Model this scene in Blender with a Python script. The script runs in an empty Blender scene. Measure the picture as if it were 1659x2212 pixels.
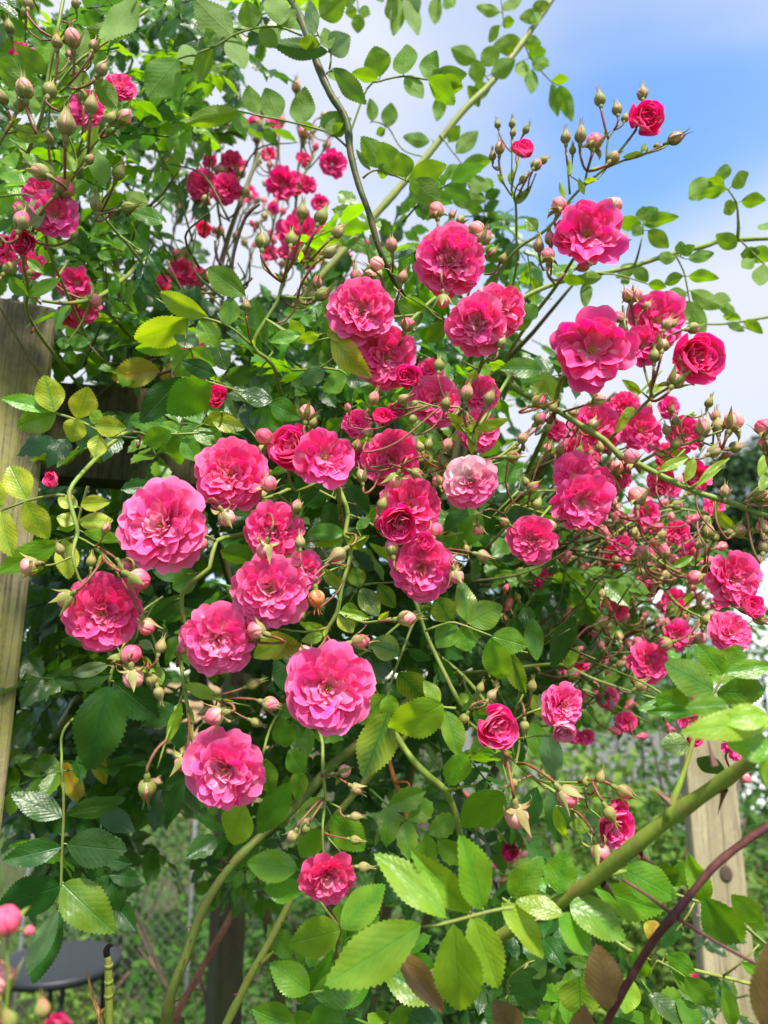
import bpy, math, random
import numpy as np
from mathutils import Vector, Matrix

random.seed(7)
R = random.Random(11)
rad = math.radians
SC = bpy.context.scene
COL = SC.collection

# ------------------------------------------------------------------ camera, light, exposure
PITCH = rad(13.0)
FPX = 1593.0                      # focal length in units of a 1659 px wide frame
CX, CY = 829.5, 1106.0
EYE = Vector((0.0, 0.0, 1.5))
RIGHT = Vector((1, 0, 0))
UP = Vector((0, -math.sin(PITCH), math.cos(PITCH)))
FWD = Vector((0, math.cos(PITCH), math.sin(PITCH)))

cd = bpy.data.cameras.new('camera')
cam = bpy.data.objects.new('camera', cd)
COL.objects.link(cam)
cam.location = EYE
cam.rotation_euler = (math.pi / 2 + PITCH, 0, 0)
cd.sensor_fit = 'HORIZONTAL'
cd.sensor_width = 36.0
cd.lens = 36.0 * FPX / 1659.0
cd.clip_start = 0.02
cd.clip_end = 2000
cd.dof.use_dof = True
cd.dof.focus_distance = 0.45
cd.dof.aperture_fstop = 11.5
SC.camera = cam

SUN_EL, SUN_AZ = rad(55), rad(158)     # azimuth measured clockwise from +Y; the sun is high behind the camera
w = bpy.data.worlds.new('World')
SC.world = w
w.use_nodes = True
nt = w.node_tree
nt.nodes.clear()
o_ = nt.nodes.new('ShaderNodeOutputWorld')
bg = nt.nodes.new('ShaderNodeBackground')
bg.inputs['Strength'].default_value = 0.12
sky = nt.nodes.new('ShaderNodeTexSky')
sky.sky_type = 'NISHITA'
sky.sun_disc = False
sky.sun_elevation = SUN_EL
sky.sun_rotation = SUN_AZ
sky.air_density = 1.0
sky.dust_density = 0.6
sky.ozone_density = 2.2
tc = nt.nodes.new('ShaderNodeTexCoord')
mp = nt.nodes.new('ShaderNodeMapping')
mp.inputs['Location'].default_value = (4.902, 5.642, -1.318)
mp.inputs['Scale'].default_value = (0.9, 0.9, 1.9)
nz = nt.nodes.new('ShaderNodeTexNoise')
nz.inputs['Scale'].default_value = 1.35
nz.inputs['Detail'].default_value = 6
nz.inputs['Roughness'].default_value = 0.42
nz.inputs['Distortion'].default_value = 0.25
cr = nt.nodes.new('ShaderNodeValToRGB')
cr.color_ramp.interpolation = 'EASE'
cr.color_ramp.elements[0].position = 0.29
cr.color_ramp.elements[1].position = 0.60
mx = nt.nodes.new('ShaderNodeMix')
mx.data_type = 'RGBA'
mx.inputs['B'].default_value = (3.15, 3.32, 3.72, 1)
hs = nt.nodes.new('ShaderNodeHueSaturation')
hs.inputs['Saturation'].default_value = 1.12
hs.inputs['Value'].default_value = 1.42
L = nt.links.new
L(tc.outputs['Generated'], mp.inputs['Vector'])
L(mp.outputs['Vector'], nz.inputs['Vector'])
L(nz.outputs['Fac'], cr.inputs['Fac'])
L(cr.outputs['Color'], mx.inputs['Factor'])
L(sky.outputs['Color'], hs.inputs['Color'])
L(hs.outputs['Color'], mx.inputs['A'])
L(mx.outputs['Result'], bg.inputs['Color'])
L(bg.outputs['Background'], o_.inputs['Surface'])

sl = bpy.data.lights.new('sun', 'SUN')
sl.energy = 4.2
sl.angle = rad(6)
sl.color = (1.0, 0.945, 0.84)
sun = bpy.data.objects.new('sun', sl)
COL.objects.link(sun)
sun.rotation_euler = (math.pi / 2 - SUN_EL, 0, math.pi - SUN_AZ)

SC.view_settings.view_transform = 'Standard'
SC.view_settings.look = 'None'
SC.view_settings.gamma = 1
SC.view_settings.use_curve_mapping = False
SC.view_settings.exposure = 1.15
try:
    SC.cycles.max_bounces = 8
    SC.cycles.diffuse_bounces = 4
    SC.cycles.transmission_bounces = 4
    SC.cycles.transparent_max_bounces = 8
    SC.cycles.use_denoising = True
    SC.cycles.sample_clamp_direct = 6
    SC.cycles.sample_clamp_indirect = 4
except Exception:
    pass


def P(u, v, d):
    """a point on the line of sight of the photograph's (u, v), at d metres along the view"""
    return EYE + RIGHT * ((u - CX) / FPX * d) + UP * (-(v - CY) / FPX * d) + FWD * d


# ------------------------------------------------------------------ mesh helpers
class MB:
    def __init__(s):
        s.v, s.f, s.m, s.uv = [], [], [], []

    def add(s, vs, fs, mi=0, uvs=None):
        b = len(s.v)
        s.v.extend([tuple(x) for x in vs])
        for f in fs:
            s.f.append(tuple(i + b for i in f))
            s.m.append(mi)
            if uvs is not None:
                s.uv.extend([uvs[i] for i in f])
            else:
                s.uv.extend([(0.5, 0.5)] * len(f))

    def mesh(s, name, mats, smooth=True):
        me = bpy.data.meshes.new(name)
        me.from_pydata(s.v, [], s.f)
        if not isinstance(mats, (list, tuple)):
            mats = [mats]
        for m in mats:
            me.materials.append(m)
        me.polygons.foreach_set('material_index', s.m)
        me.polygons.foreach_set('use_smooth', [smooth] * len(s.f))
        ul = me.uv_layers.new(name='UVMap')
        ul.data.foreach_set('uv', [c for p in s.uv for c in p])
        me.update()
        return me

    def tube(s, pts, radii, sides=6, mi=0, step=None, bristle=0, blen=0.0015, rnd=R, cap=True, bmi=None, nodes=0):
        pts = [Vector(p) for p in pts]
        if isinstance(radii, (int, float)):
            radii = [radii] * len(pts)
        P_, R_ = [], []
        n = len(pts)
        for i in range(n - 1):
            p0 = pts[i - 1] if i > 0 else pts[i] * 2 - pts[i + 1]
            p1, p2 = pts[i], pts[i + 1]
            p3 = pts[i + 2] if i + 2 < n else pts[i + 1] * 2 - pts[i]
            k = 5 if n > 2 else 3
            if step:
                k = max(2, min(14, int((p2 - p1).length / step)))
            for j in range(k):
                t = j / k
                q = 0.5 * ((2 * p1) + (p2 - p0) * t + (2 * p0 - 5 * p1 + 4 * p2 - p3) * t * t + (3 * p1 - p0 - 3 * p2 + p3) * t ** 3)
                P_.append(q)
                R_.append(radii[i] * (1 - t) + radii[i + 1] * t)
        P_.append(pts[-1])
        R_.append(radii[-1])
        if nodes:
            R_ = [q * rnd.uniform(.965, 1.035) for q in R_]
            for _ in range(nodes):
                j = rnd.randrange(1, max(2, len(R_) - 2))
                for i in range(max(0, j - 2), min(len(R_), j + 3)):
                    R_[i] *= 1 + .13 * math.exp(-((i - j) / .8) ** 2)
        T = [(P_[min(i + 1, len(P_) - 1)] - P_[max(i - 1, 0)]).normalized() for i in range(len(P_))]
        a = T[0].orthogonal().normalized()
        vs, fs = [], []
        frames = []
        for i, p in enumerate(P_):
            a = (a - T[i] * a.dot(T[i]))
            if a.length < 1e-6:
                a = T[i].orthogonal()
            a.normalize()
            b = T[i].cross(a)
            frames.append((a.copy(), b.copy()))
            for k in range(sides):
                an = 2 * math.pi * k / sides
                vs.append(p + (a * math.cos(an) + b * math.sin(an)) * R_[i])
        for i in range(len(P_) - 1):
            for k in range(sides):
                k2 = (k + 1) % sides
                fs.append((i * sides + k, i * sides + k2, (i + 1) * sides + k2, (i + 1) * sides + k))
        if cap:
            fs.append(tuple(range(sides))[::-1])
            fs.append(tuple((len(P_) - 1) * sides + k for k in range(sides)))
        s.add(vs, fs, mi)
        if bristle:
            ln = sum((P_[i + 1] - P_[i]).length for i in range(len(P_) - 1))
            for _ in range(int(ln * bristle)):
                x = rnd.random() * (len(P_) - 1.001)
                i = int(x)
                p = P_[i].lerp(P_[i + 1], x - i)
                an = rnd.random() * 6.283
                a, b = frames[i]
                d = a * math.cos(an) + b * math.sin(an)
                l = blen * rnd.uniform(0.5, 1.2)
                q = p + d * (R_[i] * 0.9)
                e = q + d * l + T[i] * l * rnd.uniform(-0.2, 0.5)
                wv = T[i] * (l * 0.11)
                sd = T[i].cross(d) * (l * 0.11)
                s.add([q - wv, q + wv, q + sd, e], [(0, 1, 3), (1, 2, 3), (2, 0, 3)], mi if bmi is None else bmi)
        return P_

    def box(s, lo, hi, mi=0, M=None):
        vs = [Vector((x, y, z)) for z in (lo[2], hi[2]) for y in (lo[1], hi[1]) for x in (lo[0], hi[0])]
        if M is not None:
            vs = [M @ v for v in vs]
        s.add(vs, [(0, 2, 3, 1), (4, 5, 7, 6), (0, 1, 5, 4), (2, 6, 7, 3), (0, 4, 6, 2), (1, 3, 7, 5)], mi)

    def lathe(s, prof, n=10, mi=0, M=None, wob=None):
        vs, fs, uvs = [], [], []
        for i, (r, z) in enumerate(prof):
            for k in range(n):
                an = 2 * math.pi * k / n
                rr = r * (wob(i / (len(prof) - 1), an) if wob else 1)
                v = Vector((rr * math.cos(an), rr * math.sin(an), z))
                vs.append(M @ v if M is not None else v)
                uvs.append((k / n, i / (len(prof) - 1)))
        for i in range(len(prof) - 1):
            for k in range(n):
                k2 = (k + 1) % n
                fs.append((i * n + k, i * n + k2, (i + 1) * n + k2, (i + 1) * n + k))
        s.add(vs, fs, mi, uvs)


def obj(name, me, parent=None, M=None, col=None):
    o = bpy.data.objects.new(name, me)
    COL.objects.link(o)
    if parent is not None:
        o.parent = parent
    if M is not None:
        o.matrix_local = M
    if col is not None:
        o.color = col
    return o


def thing(name, label, cat, loc=(0, 0, 0), group=None):
    o = bpy.data.objects.new(name, None)
    COL.objects.link(o)
    o.location = loc
    o.empty_display_size = 0.02
    o['label'] = label
    o['category'] = cat
    if group:
        o['group'] = group
    return o


def structure(o):
    o['kind'] = 'structure'
    return o


def frame(x=None, y=None, z=None):
    """matrix from two of three axes"""
    if z is not None and y is not None:
        z = z.normalized()
        x = y.cross(z).normalized()
        y = z.cross(x)
    m = Matrix((x, y, z)).transposed()
    return m.to_4x4()


# ------------------------------------------------------------------ materials
def mat(name):
    m = bpy.data.materials.new(name)
    m.use_nodes = True
    t = m.node_tree
    t.nodes.clear()
    return m, t, t.nodes.new('ShaderNodeOutputMaterial')


class NG:
    """tiny node wiring helper"""
    def __init__(s, t):
        s.t = t

    def n(s, typ, **kw):
        x = s.t.nodes.new(typ)
        for k, v in kw.items():
            setattr(x, k, v)
        return x

    def put(s, sock, val):
        if hasattr(val, 'is_output') or isinstance(val, bpy.types.NodeSocket):
            s.t.links.new(val, sock)
        else:
            if isinstance(val, tuple) and len(val) == 3 and sock.type == 'RGBA':
                val = val + (1,)
            sock.default_value = val

    def m(s, op, a, b=None, c=None, clamp=False):
        x = s.n('ShaderNodeMath', operation=op, use_clamp=clamp)
        s.put(x.inputs[0], a)
        if b is not None:
            s.put(x.inputs[1], b)
        if c is not None:
            s.put(x.inputs[2], c)
        return x.outputs[0]

    def mix(s, f, a, b, blend='MIX'):
        x = s.n('ShaderNodeMix', data_type='RGBA', blend_type=blend)
        x.clamp_factor = True
        s.put(x.inputs['Factor'], f)
        s.put(x.inputs['A'], a)
        s.put(x.inputs['B'], b)
        return x.outputs['Result']

    def noise(s, vec, scale, detail=3, rough=0.55, dist=0.0):
        x = s.n('ShaderNodeTexNoise')
        if vec is not None:
            s.put(x.inputs['Vector'], vec)
        x.inputs['Scale'].default_value = scale
        x.inputs['Detail'].default_value = detail
        x.inputs['Roughness'].default_value = rough
        x.inputs['Distortion'].default_value = dist
        return x.outputs['Fac']

    def ramp(s, f, a, b, ease=True):
        x = s.n('ShaderNodeMapRange', interpolation_type='SMOOTHSTEP' if ease else 'LINEAR')
        s.put(x.inputs['Value'], f)
        s.put(x.inputs['From Min'], a)
        s.put(x.inputs['From Max'], b)
        return x.outputs['Result']

    def scalevec(s, vec, sc):
        x = s.n('ShaderNodeMapping')
        s.put(x.inputs['Vector'], vec)
        x.inputs['Scale'].default_value = sc
        return x.outputs['Vector']

    def offvec(s, vec, off):
        x = s.n('ShaderNodeVectorMath', operation='ADD')
        s.put(x.inputs[0], vec)
        s.put(x.inputs[1], off)
        return x.outputs[0]

    def hsv(s, col, h=0.5, sa=1.0, v=1.0):
        x = s.n('ShaderNodeHueSaturation')
        s.put(x.inputs['Hue'], h)
        s.put(x.inputs['Saturation'], sa)
        s.put(x.inputs['Value'], v)
        s.put(x.inputs['Color'], col)
        return x.outputs['Color']

    def bump(s, h, strength=0.3, dist=0.001):
        x = s.n('ShaderNodeBump')
        x.inputs['Strength'].default_value = strength
        x.inputs['Distance'].default_value = dist
        s.put(x.inputs['Height'], h)
        return x.outputs['Normal']

    def principled(s, col, rough=0.6, spec=0.4, normal=None, coat=0.0, metal=0.0):
        x = s.n('ShaderNodeBsdfPrincipled')
        s.put(x.inputs['Base Color'], col)
        s.put(x.inputs['Roughness'], rough)
        s.put(x.inputs['Specular IOR Level'], spec)
        s.put(x.inputs['Metallic'], metal)
        s.put(x.inputs['Coat Weight'], coat)
        if normal is not None:
            s.put(x.inputs['Normal'], normal)
        return x.outputs['BSDF']

    def translucent(s, base, col, f):
        t = s.n('ShaderNodeBsdfTranslucent')
        s.put(t.inputs['Color'], col)
        x = s.n('ShaderNodeMixShader')
        s.put(x.inputs[0], f)
        s.t.links.new(base, x.inputs[1])
        s.t.links.new(t.outputs[0], x.inputs[2])
        return x.outputs[0]


def leaf_material():
    m, t, out = mat('rose_leaf')
    g = NG(t)
    oi = g.n('ShaderNodeObjectInfo')
    uv = g.n('ShaderNodeUVMap')
    sep = g.n('ShaderNodeSeparateXYZ')
    t.links.new(uv.outputs[0], sep.inputs[0])
    a = g.m('ABSOLUTE', g.m('SUBTRACT', sep.outputs[0], 0.5))            # 0 midrib .. 0.5 margin
    ln = sep.outputs[1]
    # side veins run forward from the midrib
    wob = g.noise(uv.outputs[0], 5.0, 2)
    ph = g.m('ADD', g.m('SUBTRACT', g.m('MULTIPLY', ln, 9.0), g.m('MULTIPLY', a, 6.5)), g.m('MULTIPLY', wob, 0.9))
    tri = g.m('ABSOLUTE', g.m('SUBTRACT', g.m('FRACT', ph), 0.5))        # 0 at a vein
    vein = g.m('SUBTRACT', 1.0, g.ramp(tri, 0.0, 0.07))
    mid = g.m('SUBTRACT', 1.0, g.ramp(a, 0.008, 0.03))
    allv = g.m('MAXIMUM', g.m('MULTIPLY', vein, 0.45), mid)
    rnd = g.n('ShaderNodeCombineXYZ')
    g.put(rnd.inputs[0], g.m('MULTIPLY', oi.outputs['Random'], 37.0))
    g.put(rnd.inputs[1], g.m('MULTIPLY', oi.outputs['Random'], 91.0))
    ov = g.offvec(uv.outputs[0], rnd.outputs[0])
    n1 = g.noise(ov, 3.0, 4)
    n2 = g.noise(ov, 17.0, 3)
    base = oi.outputs['Color']
    # chlorosis: the blade yellows away from the veins, first near the margin (amount in alpha)
    soft = g.m('SUBTRACT', 1.0, g.ramp(tri, 0.0, 0.30))
    away = g.m('ADD', g.m('MULTIPLY', a, 1.35), g.m('MULTIPLY', n1, 0.8))
    away = g.m('SUBTRACT', away, g.m('MULTIPLY', g.m('MAXIMUM', g.m('MULTIPLY', soft, 0.42), mid), 0.5))
    chl = g.m('MULTIPLY', g.ramp(away, 0.10, 0.95), g.m('SUBTRACT', 1.0, oi.outputs['Alpha']), clamp=True)
    col = g.hsv(base, g.m('ADD', 0.485, g.m('MULTIPLY', oi.outputs['Random'], 0.03)), 1.0,
                g.m('ADD', 0.72, g.m('MULTIPLY', n1, 0.55)))
    col = g.mix(chl, col, (0.50, 0.53, 0.032))
    col = g.mix(g.m('MULTIPLY', allv, 0.24), col, g.hsv(col, 0.49, 0.85, 1.5))
    spot = g.m('MULTIPLY', g.ramp(n2, 0.70, 0.76), g.ramp(n1, 0.52, 0.6))
    col = g.mix(g.m('MULTIPLY', spot, 0.7), col, (0.10, 0.055, 0.02))
    geo = g.n('ShaderNodeNewGeometry')
    under = g.mix(0.35, g.hsv(col, 0.485, 0.92, 1.35), (0.16, 0.27, 0.055))
    fc = g.mix(geo.outputs['Backfacing'], col, under)
    quilt = g.m('ADD', g.m('MULTIPLY', g.m('POWER', g.m('MULTIPLY', tri, 2.0), 0.6), 0.14), g.m('MULTIPLY', g.noise(ov, 4.0, 2), 1.2))
    quilt = g.m('SUBTRACT', quilt, g.m('MULTIPLY', mid, 0.35))
    nb = g.bump(quilt, 0.38, 0.0015)
    rough = g.m('ADD', g.m('MULTIPLY', geo.outputs['Backfacing'], 0.35), g.m('ADD', 0.30, g.m('MULTIPLY', n2, 0.14)))
    sh = g.principled(fc, rough, 0.56, nb)
    tcol = g.hsv(g.mix(chl, g.hsv(base, 0.470, 1.08, 2.6), (0.75, 0.70, 0.06)), 0.5, 1.0, g.m('ADD', 0.75, g.m('MULTIPLY', n1, 0.4)))
    tcol = g.mix(g.m('MULTIPLY', allv, 0.35), tcol, g.hsv(tcol, 0.5, 1.0, 0.55))
    fin = g.translucent(sh, tcol, 0.44)
    t.links.new(fin, out.inputs[0])
    return m


def petal_material():
    m, t, out = mat('rose_petal')
    g = NG(t)
    oi = g.n('ShaderNodeObjectInfo')
    uv = g.n('ShaderNodeUVMap')
    sep = g.n('ShaderNodeSeparateXYZ')
    t.links.new(uv.outputs[0], sep.inputs[0])
    a = g.m('ABSOLUTE', g.m('SUBTRACT', sep.outputs[0], 0.5))
    ln = sep.outputs[1]
    rnd = g.n('ShaderNodeCombineXYZ')
    g.put(rnd.inputs[0], g.m('MULTIPLY', oi.outputs['Random'], 53.0))
    g.put(rnd.inputs[1], g.m('MULTIPLY', oi.outputs['Random'], 17.0))
    ov = g.offvec(uv.outputs[0], rnd.outputs[0])
    fan = g.noise(g.scalevec(ov, (22, 1.6, 1)), 1.0, 3)
    blot = g.noise(ov, 1.7, 2)
    base = oi.outputs['Color']
    light = g.mix(0.5, base, (0.96, 0.16, 0.41))
    edge = g.m('ADD', g.ramp(ln, 0.55, 1.0), g.m('MULTIPLY', g.ramp(a, 0.25, 0.5), 0.6))
    edge = g.m('MULTIPLY', edge, g.m('ADD', 0.30, g.m('MULTIPLY', blot, 0.9)))
    rim = g.m('MAXIMUM', g.ramp(ln, 0.90, 1.0), g.m('MULTIPLY', g.ramp(a, 0.43, 0.5), g.ramp(ln, 0.25, 0.6)))
    col = g.mix(g.m('MULTIPLY', edge, 0.70), base, light)
    col = g.hsv(col, g.m('ADD', 0.492, g.m('MULTIPLY', oi.outputs['Random'], 0.016)), 1.0,
                g.m('ADD', 0.86, g.m('MULTIPLY', fan, 0.26)))
    col = g.mix(g.m('MULTIPLY', rim, 0.30), col, (0.97, 0.34, 0.53))
    claw = g.m('MULTIPLY', g.m('SUBTRACT', 1.0, g.ramp(g.m('ADD', ln, g.m('MULTIPLY', fan, 0.22)), 0.20, 0.60)), 0.95)
    col = g.mix(claw, col, (0.95, 0.76, 0.66))
    # a few petals carry a white flash up the middle
    flash = g.m('MULTIPLY', g.m('SUBTRACT', 1.0, g.ramp(g.m('ADD', a, g.m('MULTIPLY', fan, 0.08)), 0.06, 0.15)),
                g.m('MULTIPLY', g.ramp(oi.outputs['Random'], 0.62, 0.74), g.m('SUBTRACT', 1.0, g.ramp(ln, 0.6, 0.95))))
    col = g.mix(g.m('MULTIPLY', flash, 0.8), col, (0.95, 0.80, 0.84))
    geo = g.n('ShaderNodeNewGeometry')
    back = g.mix(0.32, col, (0.95, 0.36, 0.52))
    fc = g.mix(geo.outputs['Backfacing'], col, back)
    nb = g.bump(g.m('ADD', fan, blot), 0.25, 0.0006)
    sh = g.principled(fc, 0.55, 0.25, nb)
    fin = g.translucent(sh, g.hsv(fc, 0.497, 1.12, 1.0), 0.36)
    t.links.new(fin, out.inputs[0])
    return m


def tint_material(name, rough=0.5, spec=0.35, var=0.5, scale=300.0, trans=0.0, mottle=None, bumpd=0.0004, stretch=(1, 1, 1)):
    """colour from the object's own colour, mottled with noise"""
    m, t, out = mat(name)
    g = NG(t)
    oi = g.n('ShaderNodeObjectInfo')
    c = g.n('ShaderNodeTexCoord')
    n1 = g.noise(g.scalevec(c.outputs['Object'], stretch), scale, 4)
    n2 = g.noise(c.outputs['Object'], scale * 0.17, 3)
    col = g.hsv(oi.outputs['Color'], 0.5, 1.0, g.m('ADD', 1.0 - var * 0.5, g.m('MULTIPLY', n1, var)))
    if mottle:
        col = g.mix(g.m('MULTIPLY', g.ramp(n2, 0.46, 0.64), mottle[3]), col, mottle[:3])
        n4 = g.noise(c.outputs['Object'], scale * 0.05, 3)
        col = g.mix(g.m('MULTIPLY', g.ramp(n4, 0.48, 0.68), mottle[3] * 0.8), col, g.hsv(col, 0.44, 0.95, 0.8))
    sh = g.principled(col, rough, spec, g.bump(n1, 0.35, bumpd))
    if trans:
        sh = g.translucent(sh, g.hsv(col, 0.49, 1.0, 1.5), trans)
    t.links.new(sh, out.inputs[0])
    return m


def bud_material():
    m, t, out = mat('bud_skin')
    g = NG(t)
    oi = g.n('ShaderNodeObjectInfo')
    uv = g.n('ShaderNodeUVMap')
    sep = g.n('ShaderNodeSeparateXYZ')
    t.links.new(uv.outputs[0], sep.inputs[0])
    n = g.noise(g.scalevec(uv.outputs[0], (9, 2, 1)), 1.5, 3)
    # pale, yellowish at the foot, pinker to the tip, seam lines where the petals wrap
    col = g.mix(g.ramp(g.m('ADD', sep.outputs[1], g.m('MULTIPLY', n, 0.3)), 0.15, 0.75), (0.83, 0.52, 0.36), oi.outputs['Color'])
    seam = g.m('ABSOLUTE', g.m('SUBTRACT', g.m('FRACT', g.m('ADD', g.m('MULTIPLY', sep.outputs[0], 4.0), g.m('MULTIPLY', sep.outputs[1], 1.7))), 0.5))
    col = g.mix(g.m('MULTIPLY', g.m('SUBTRACT', 1.0, g.ramp(seam, 0.0, 0.10)), 0.55), col, (0.62, 0.035, 0.14))
    sh = g.principled(col, 0.5, 0.3, g.bump(g.ramp(seam, 0.0, 0.2), 0.5, 0.0006))
    t.links.new(g.translucent(sh, col, 0.2), out.inputs[0])
    return m


def wood_material(name, c1, c2, moss=None, grain=(40, 40, 2.2), scale=1.0, bumps=0.5, dark_top=None):
    m, t, out = mat(name)
    g = NG(t)
    c = g.n('ShaderNodeTexCoord')
    v = g.scalevec(c.outputs['Object'], grain)
    n1 = g.noise(v, scale, 6, 0.65, 0.6)
    n2 = g.noise(c.outputs['Object'], 9.0 * scale, 4)
    n3 = g.noise(c.outputs['Object'], 160.0, 4, 0.7)
    crk = g.noise(g.scalevec(c.outputs['Object'], (grain[0] * 4, grain[1] * 4, grain[2] * 1.2)), scale, 4, 0.5, 0.3)
    crack = g.m('SUBTRACT', 1.0, g.ramp(g.m('ABSOLUTE', g.m('SUBTRACT', crk, 0.5)), 0.0, 0.035))
    col = g.mix(g.ramp(n1, 0.3, 0.7), c1, c2)
    col = g.mix(g.m('MULTIPLY', crack, 0.65), col, (c1[0] * .3, c1[1] * .28, c1[2] * .25))
    col = g.hsv(col, 0.5, 1.0, g.m('ADD', 0.6, g.m('MULTIPLY', n3, 0.8)))
    if moss:
        k = g.m('MULTIPLY', g.ramp(g.m('ADD', g.m('MULTIPLY', n2, 0.75), g.m('MULTIPLY', n3, 0.35)), 0.48, 0.66), moss[3])
        col = g.mix(k, col, moss[:3])
    if dark_top:  # blend to two darker browns above the given height, edge broken by noise
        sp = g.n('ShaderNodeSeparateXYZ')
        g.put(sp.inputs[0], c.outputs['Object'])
        k = g.ramp(g.m('ADD', sp.outputs[2], g.m('MULTIPLY', n2, 0.10)), dark_top[0], dark_top[0] + 0.10)
        col = g.mix(g.m('MULTIPLY', k, 0.85), col, g.mix(n3, dark_top[1], dark_top[2]))
    nb = g.bump(g.m('SUBTRACT', g.m('ADD', g.m('MULTIPLY', n1, 0.6), g.m('MULTIPLY', n3, 0.7)), g.m('MULTIPLY', crack, 0.5)), bumps, 0.0022)
    t.links.new(g.principled(col, 0.85, 0.25, nb), out.inputs[0])
    return m


def plain_material(name, col, rough=0.7, spec=0.3, scale=20.0, var=0.35, metal=0.0):
    m, t, out = mat(name)
    g = NG(t)
    c = g.n('ShaderNodeTexCoord')
    n = g.noise(c.outputs['Object'], scale, 5, 0.6)
    k = g.hsv(col + (1,), 0.5, 1.0, g.m('ADD', 1 - var / 2, g.m('MULTIPLY', n, var)))
    t.links.new(g.principled(k, rough, spec, g.bump(n, 0.2, 0.002), metal=metal), out.inputs[0])
    return m


def foliage_material(name, c1, c2, trans=0.3, rough=0.45, rows=None):
    """for masses of small leaves: each leaf's tint comes from its island"""
    m, t, out = mat(name)
    g = NG(t)
    geo = g.n('ShaderNodeNewGeometry')
    r = geo.outputs['Random Per Island']
    col = g.mix(r, c1, c2)
    if rows:
        col = g.mix(g.ramp(r, 1 - rows[3], 1 - rows[3] + 0.01), col, rows[:3])
    sh = g.principled(col, rough + .15, 0.15)
    t.links.new(g.translucent(sh, g.hsv(col, 0.48, 1.0, 2.0), trans), out.inputs[0])
    return m


M_LEAF = leaf_material()
M_PETAL = petal_material()
M_BUD = bud_material()
M_SEPAL = tint_material('sepal_skin', 0.55, 0.3, 0.6, 900.0, 0.15, (0.30, 0.09, 0.06, 0.35))
M_CANE = tint_material('green_bark', 0.5, 0.22, 0.55, 500.0, 0.0, (0.22, 0.10, 0.05, 0.35), stretch=(1, 1, 0.4))
M_PED = tint_material('red_stalk', 0.5, 0.35, 0.5, 900.0, 0.0, (0.16, 0.20, 0.05, 0.45))
M_HAIR = plain_material('gland_hair', (0.30, 0.10, 0.05), 0.5)
M_HAIRG = plain_material('green_hair', (0.22, 0.26, 0.08), 0.5)
M_THORN = plain_material('thorn_skin', (0.12, 0.045, 0.025), 0.4, 0.5, 800.0)
M_STAMEN = plain_material('stamen', (0.88, 0.55, 0.10), 0.6, 0.3, 900.0, 0.5)
M_STIP = M_SEPAL

# ------------------------------------------------------------------ prototypes: petals, buds, leaflets
def petal_mesh(seed, Ln, W, tilt0, bend, cup, ruf, notch=0.025, N=7, K=4):
    """root at the origin, length along +Y leaning out of +Z; the inner face looks up the +Z axis"""
    r = random.Random(seed)
    ph, ph2, tw = r.uniform(0, 6.28), r.uniform(0, 6.28), r.uniform(-0.25, 0.25)
    skew = r.uniform(-0.12, 0.12)
    vs, fs, uvs = [], [], []
    y = z = 0.0
    rows = [(0.0, 0.0, tilt0)]
    for i in range(1, N + 1):
        u = (i - 0.5) / N
        ang = tilt0 + bend * u ** 1.3
        y += math.sin(ang) * Ln / N
        z += math.cos(ang) * Ln / N
        rows.append((y, z, tilt0 + bend * (i / N) ** 1.3))
    for i in range(N + 1):
        u = i / N
        yy, zz, ang = rows[i]
        wd = W * (0.16 + 0.84 * math.sin(min(1.0, u * 1.12) * math.pi / 2) ** 0.85)
        for j in range(-K, K + 1):
            v = j / K
            av = abs(v)
            back = Ln * (0.21 * u * u * av ** 3.0 + notch * u ** 4 * math.exp(-(v / 0.22) ** 2)) + Ln * 0.02 * u ** 3 * math.sin(v * 7 + ph2)
            x = v * wd * 0.5 * (1 - 0.10 * av ** 3 * u) + skew * u * u * Ln * 0.3
            lift = cup * W * (av ** 1.8) * (0.3 + 0.7 * u) + ruf * W * u ** 2 * (math.sin(v * 4.3 + ph) * 0.6 + math.sin(v * 9.1 + ph2) * 0.25 * av)
            lift += tw * v * u * W * 0.4
            d = Vector((0, math.sin(ang), math.cos(ang)))
            nrm = Vector((0, -math.cos(ang), math.sin(ang)))
            p = Vector((x, yy, zz)) - d * back + nrm * lift
            vs.append(p)
            uvs.append((0.5 + v * 0.5, u))
    c = 2 * K + 1
    for i in range(N):
        for j in range(c - 1):
            fs.append((i * c + j, i * c + j + 1, (i + 1) * c + j + 1, (i + 1) * c + j))
    b = MB()
    b.add(vs, fs, 0, uvs)
    return b


def layer(tag, n, Ln, W, tilt0, bend, cup, ruf, notch=0.05, N=7, K=4):
    return [petal_mesh(hash_(tag) + i, Ln, W, rad(tilt0), rad(bend), cup, ruf, notch, N, K).mesh('petal', M_PETAL) for i in range(n)]


def hash_(s):
    h = 7
    for c in s:
        h = (h * 31 + ord(c)) % 100003
    return h


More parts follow.
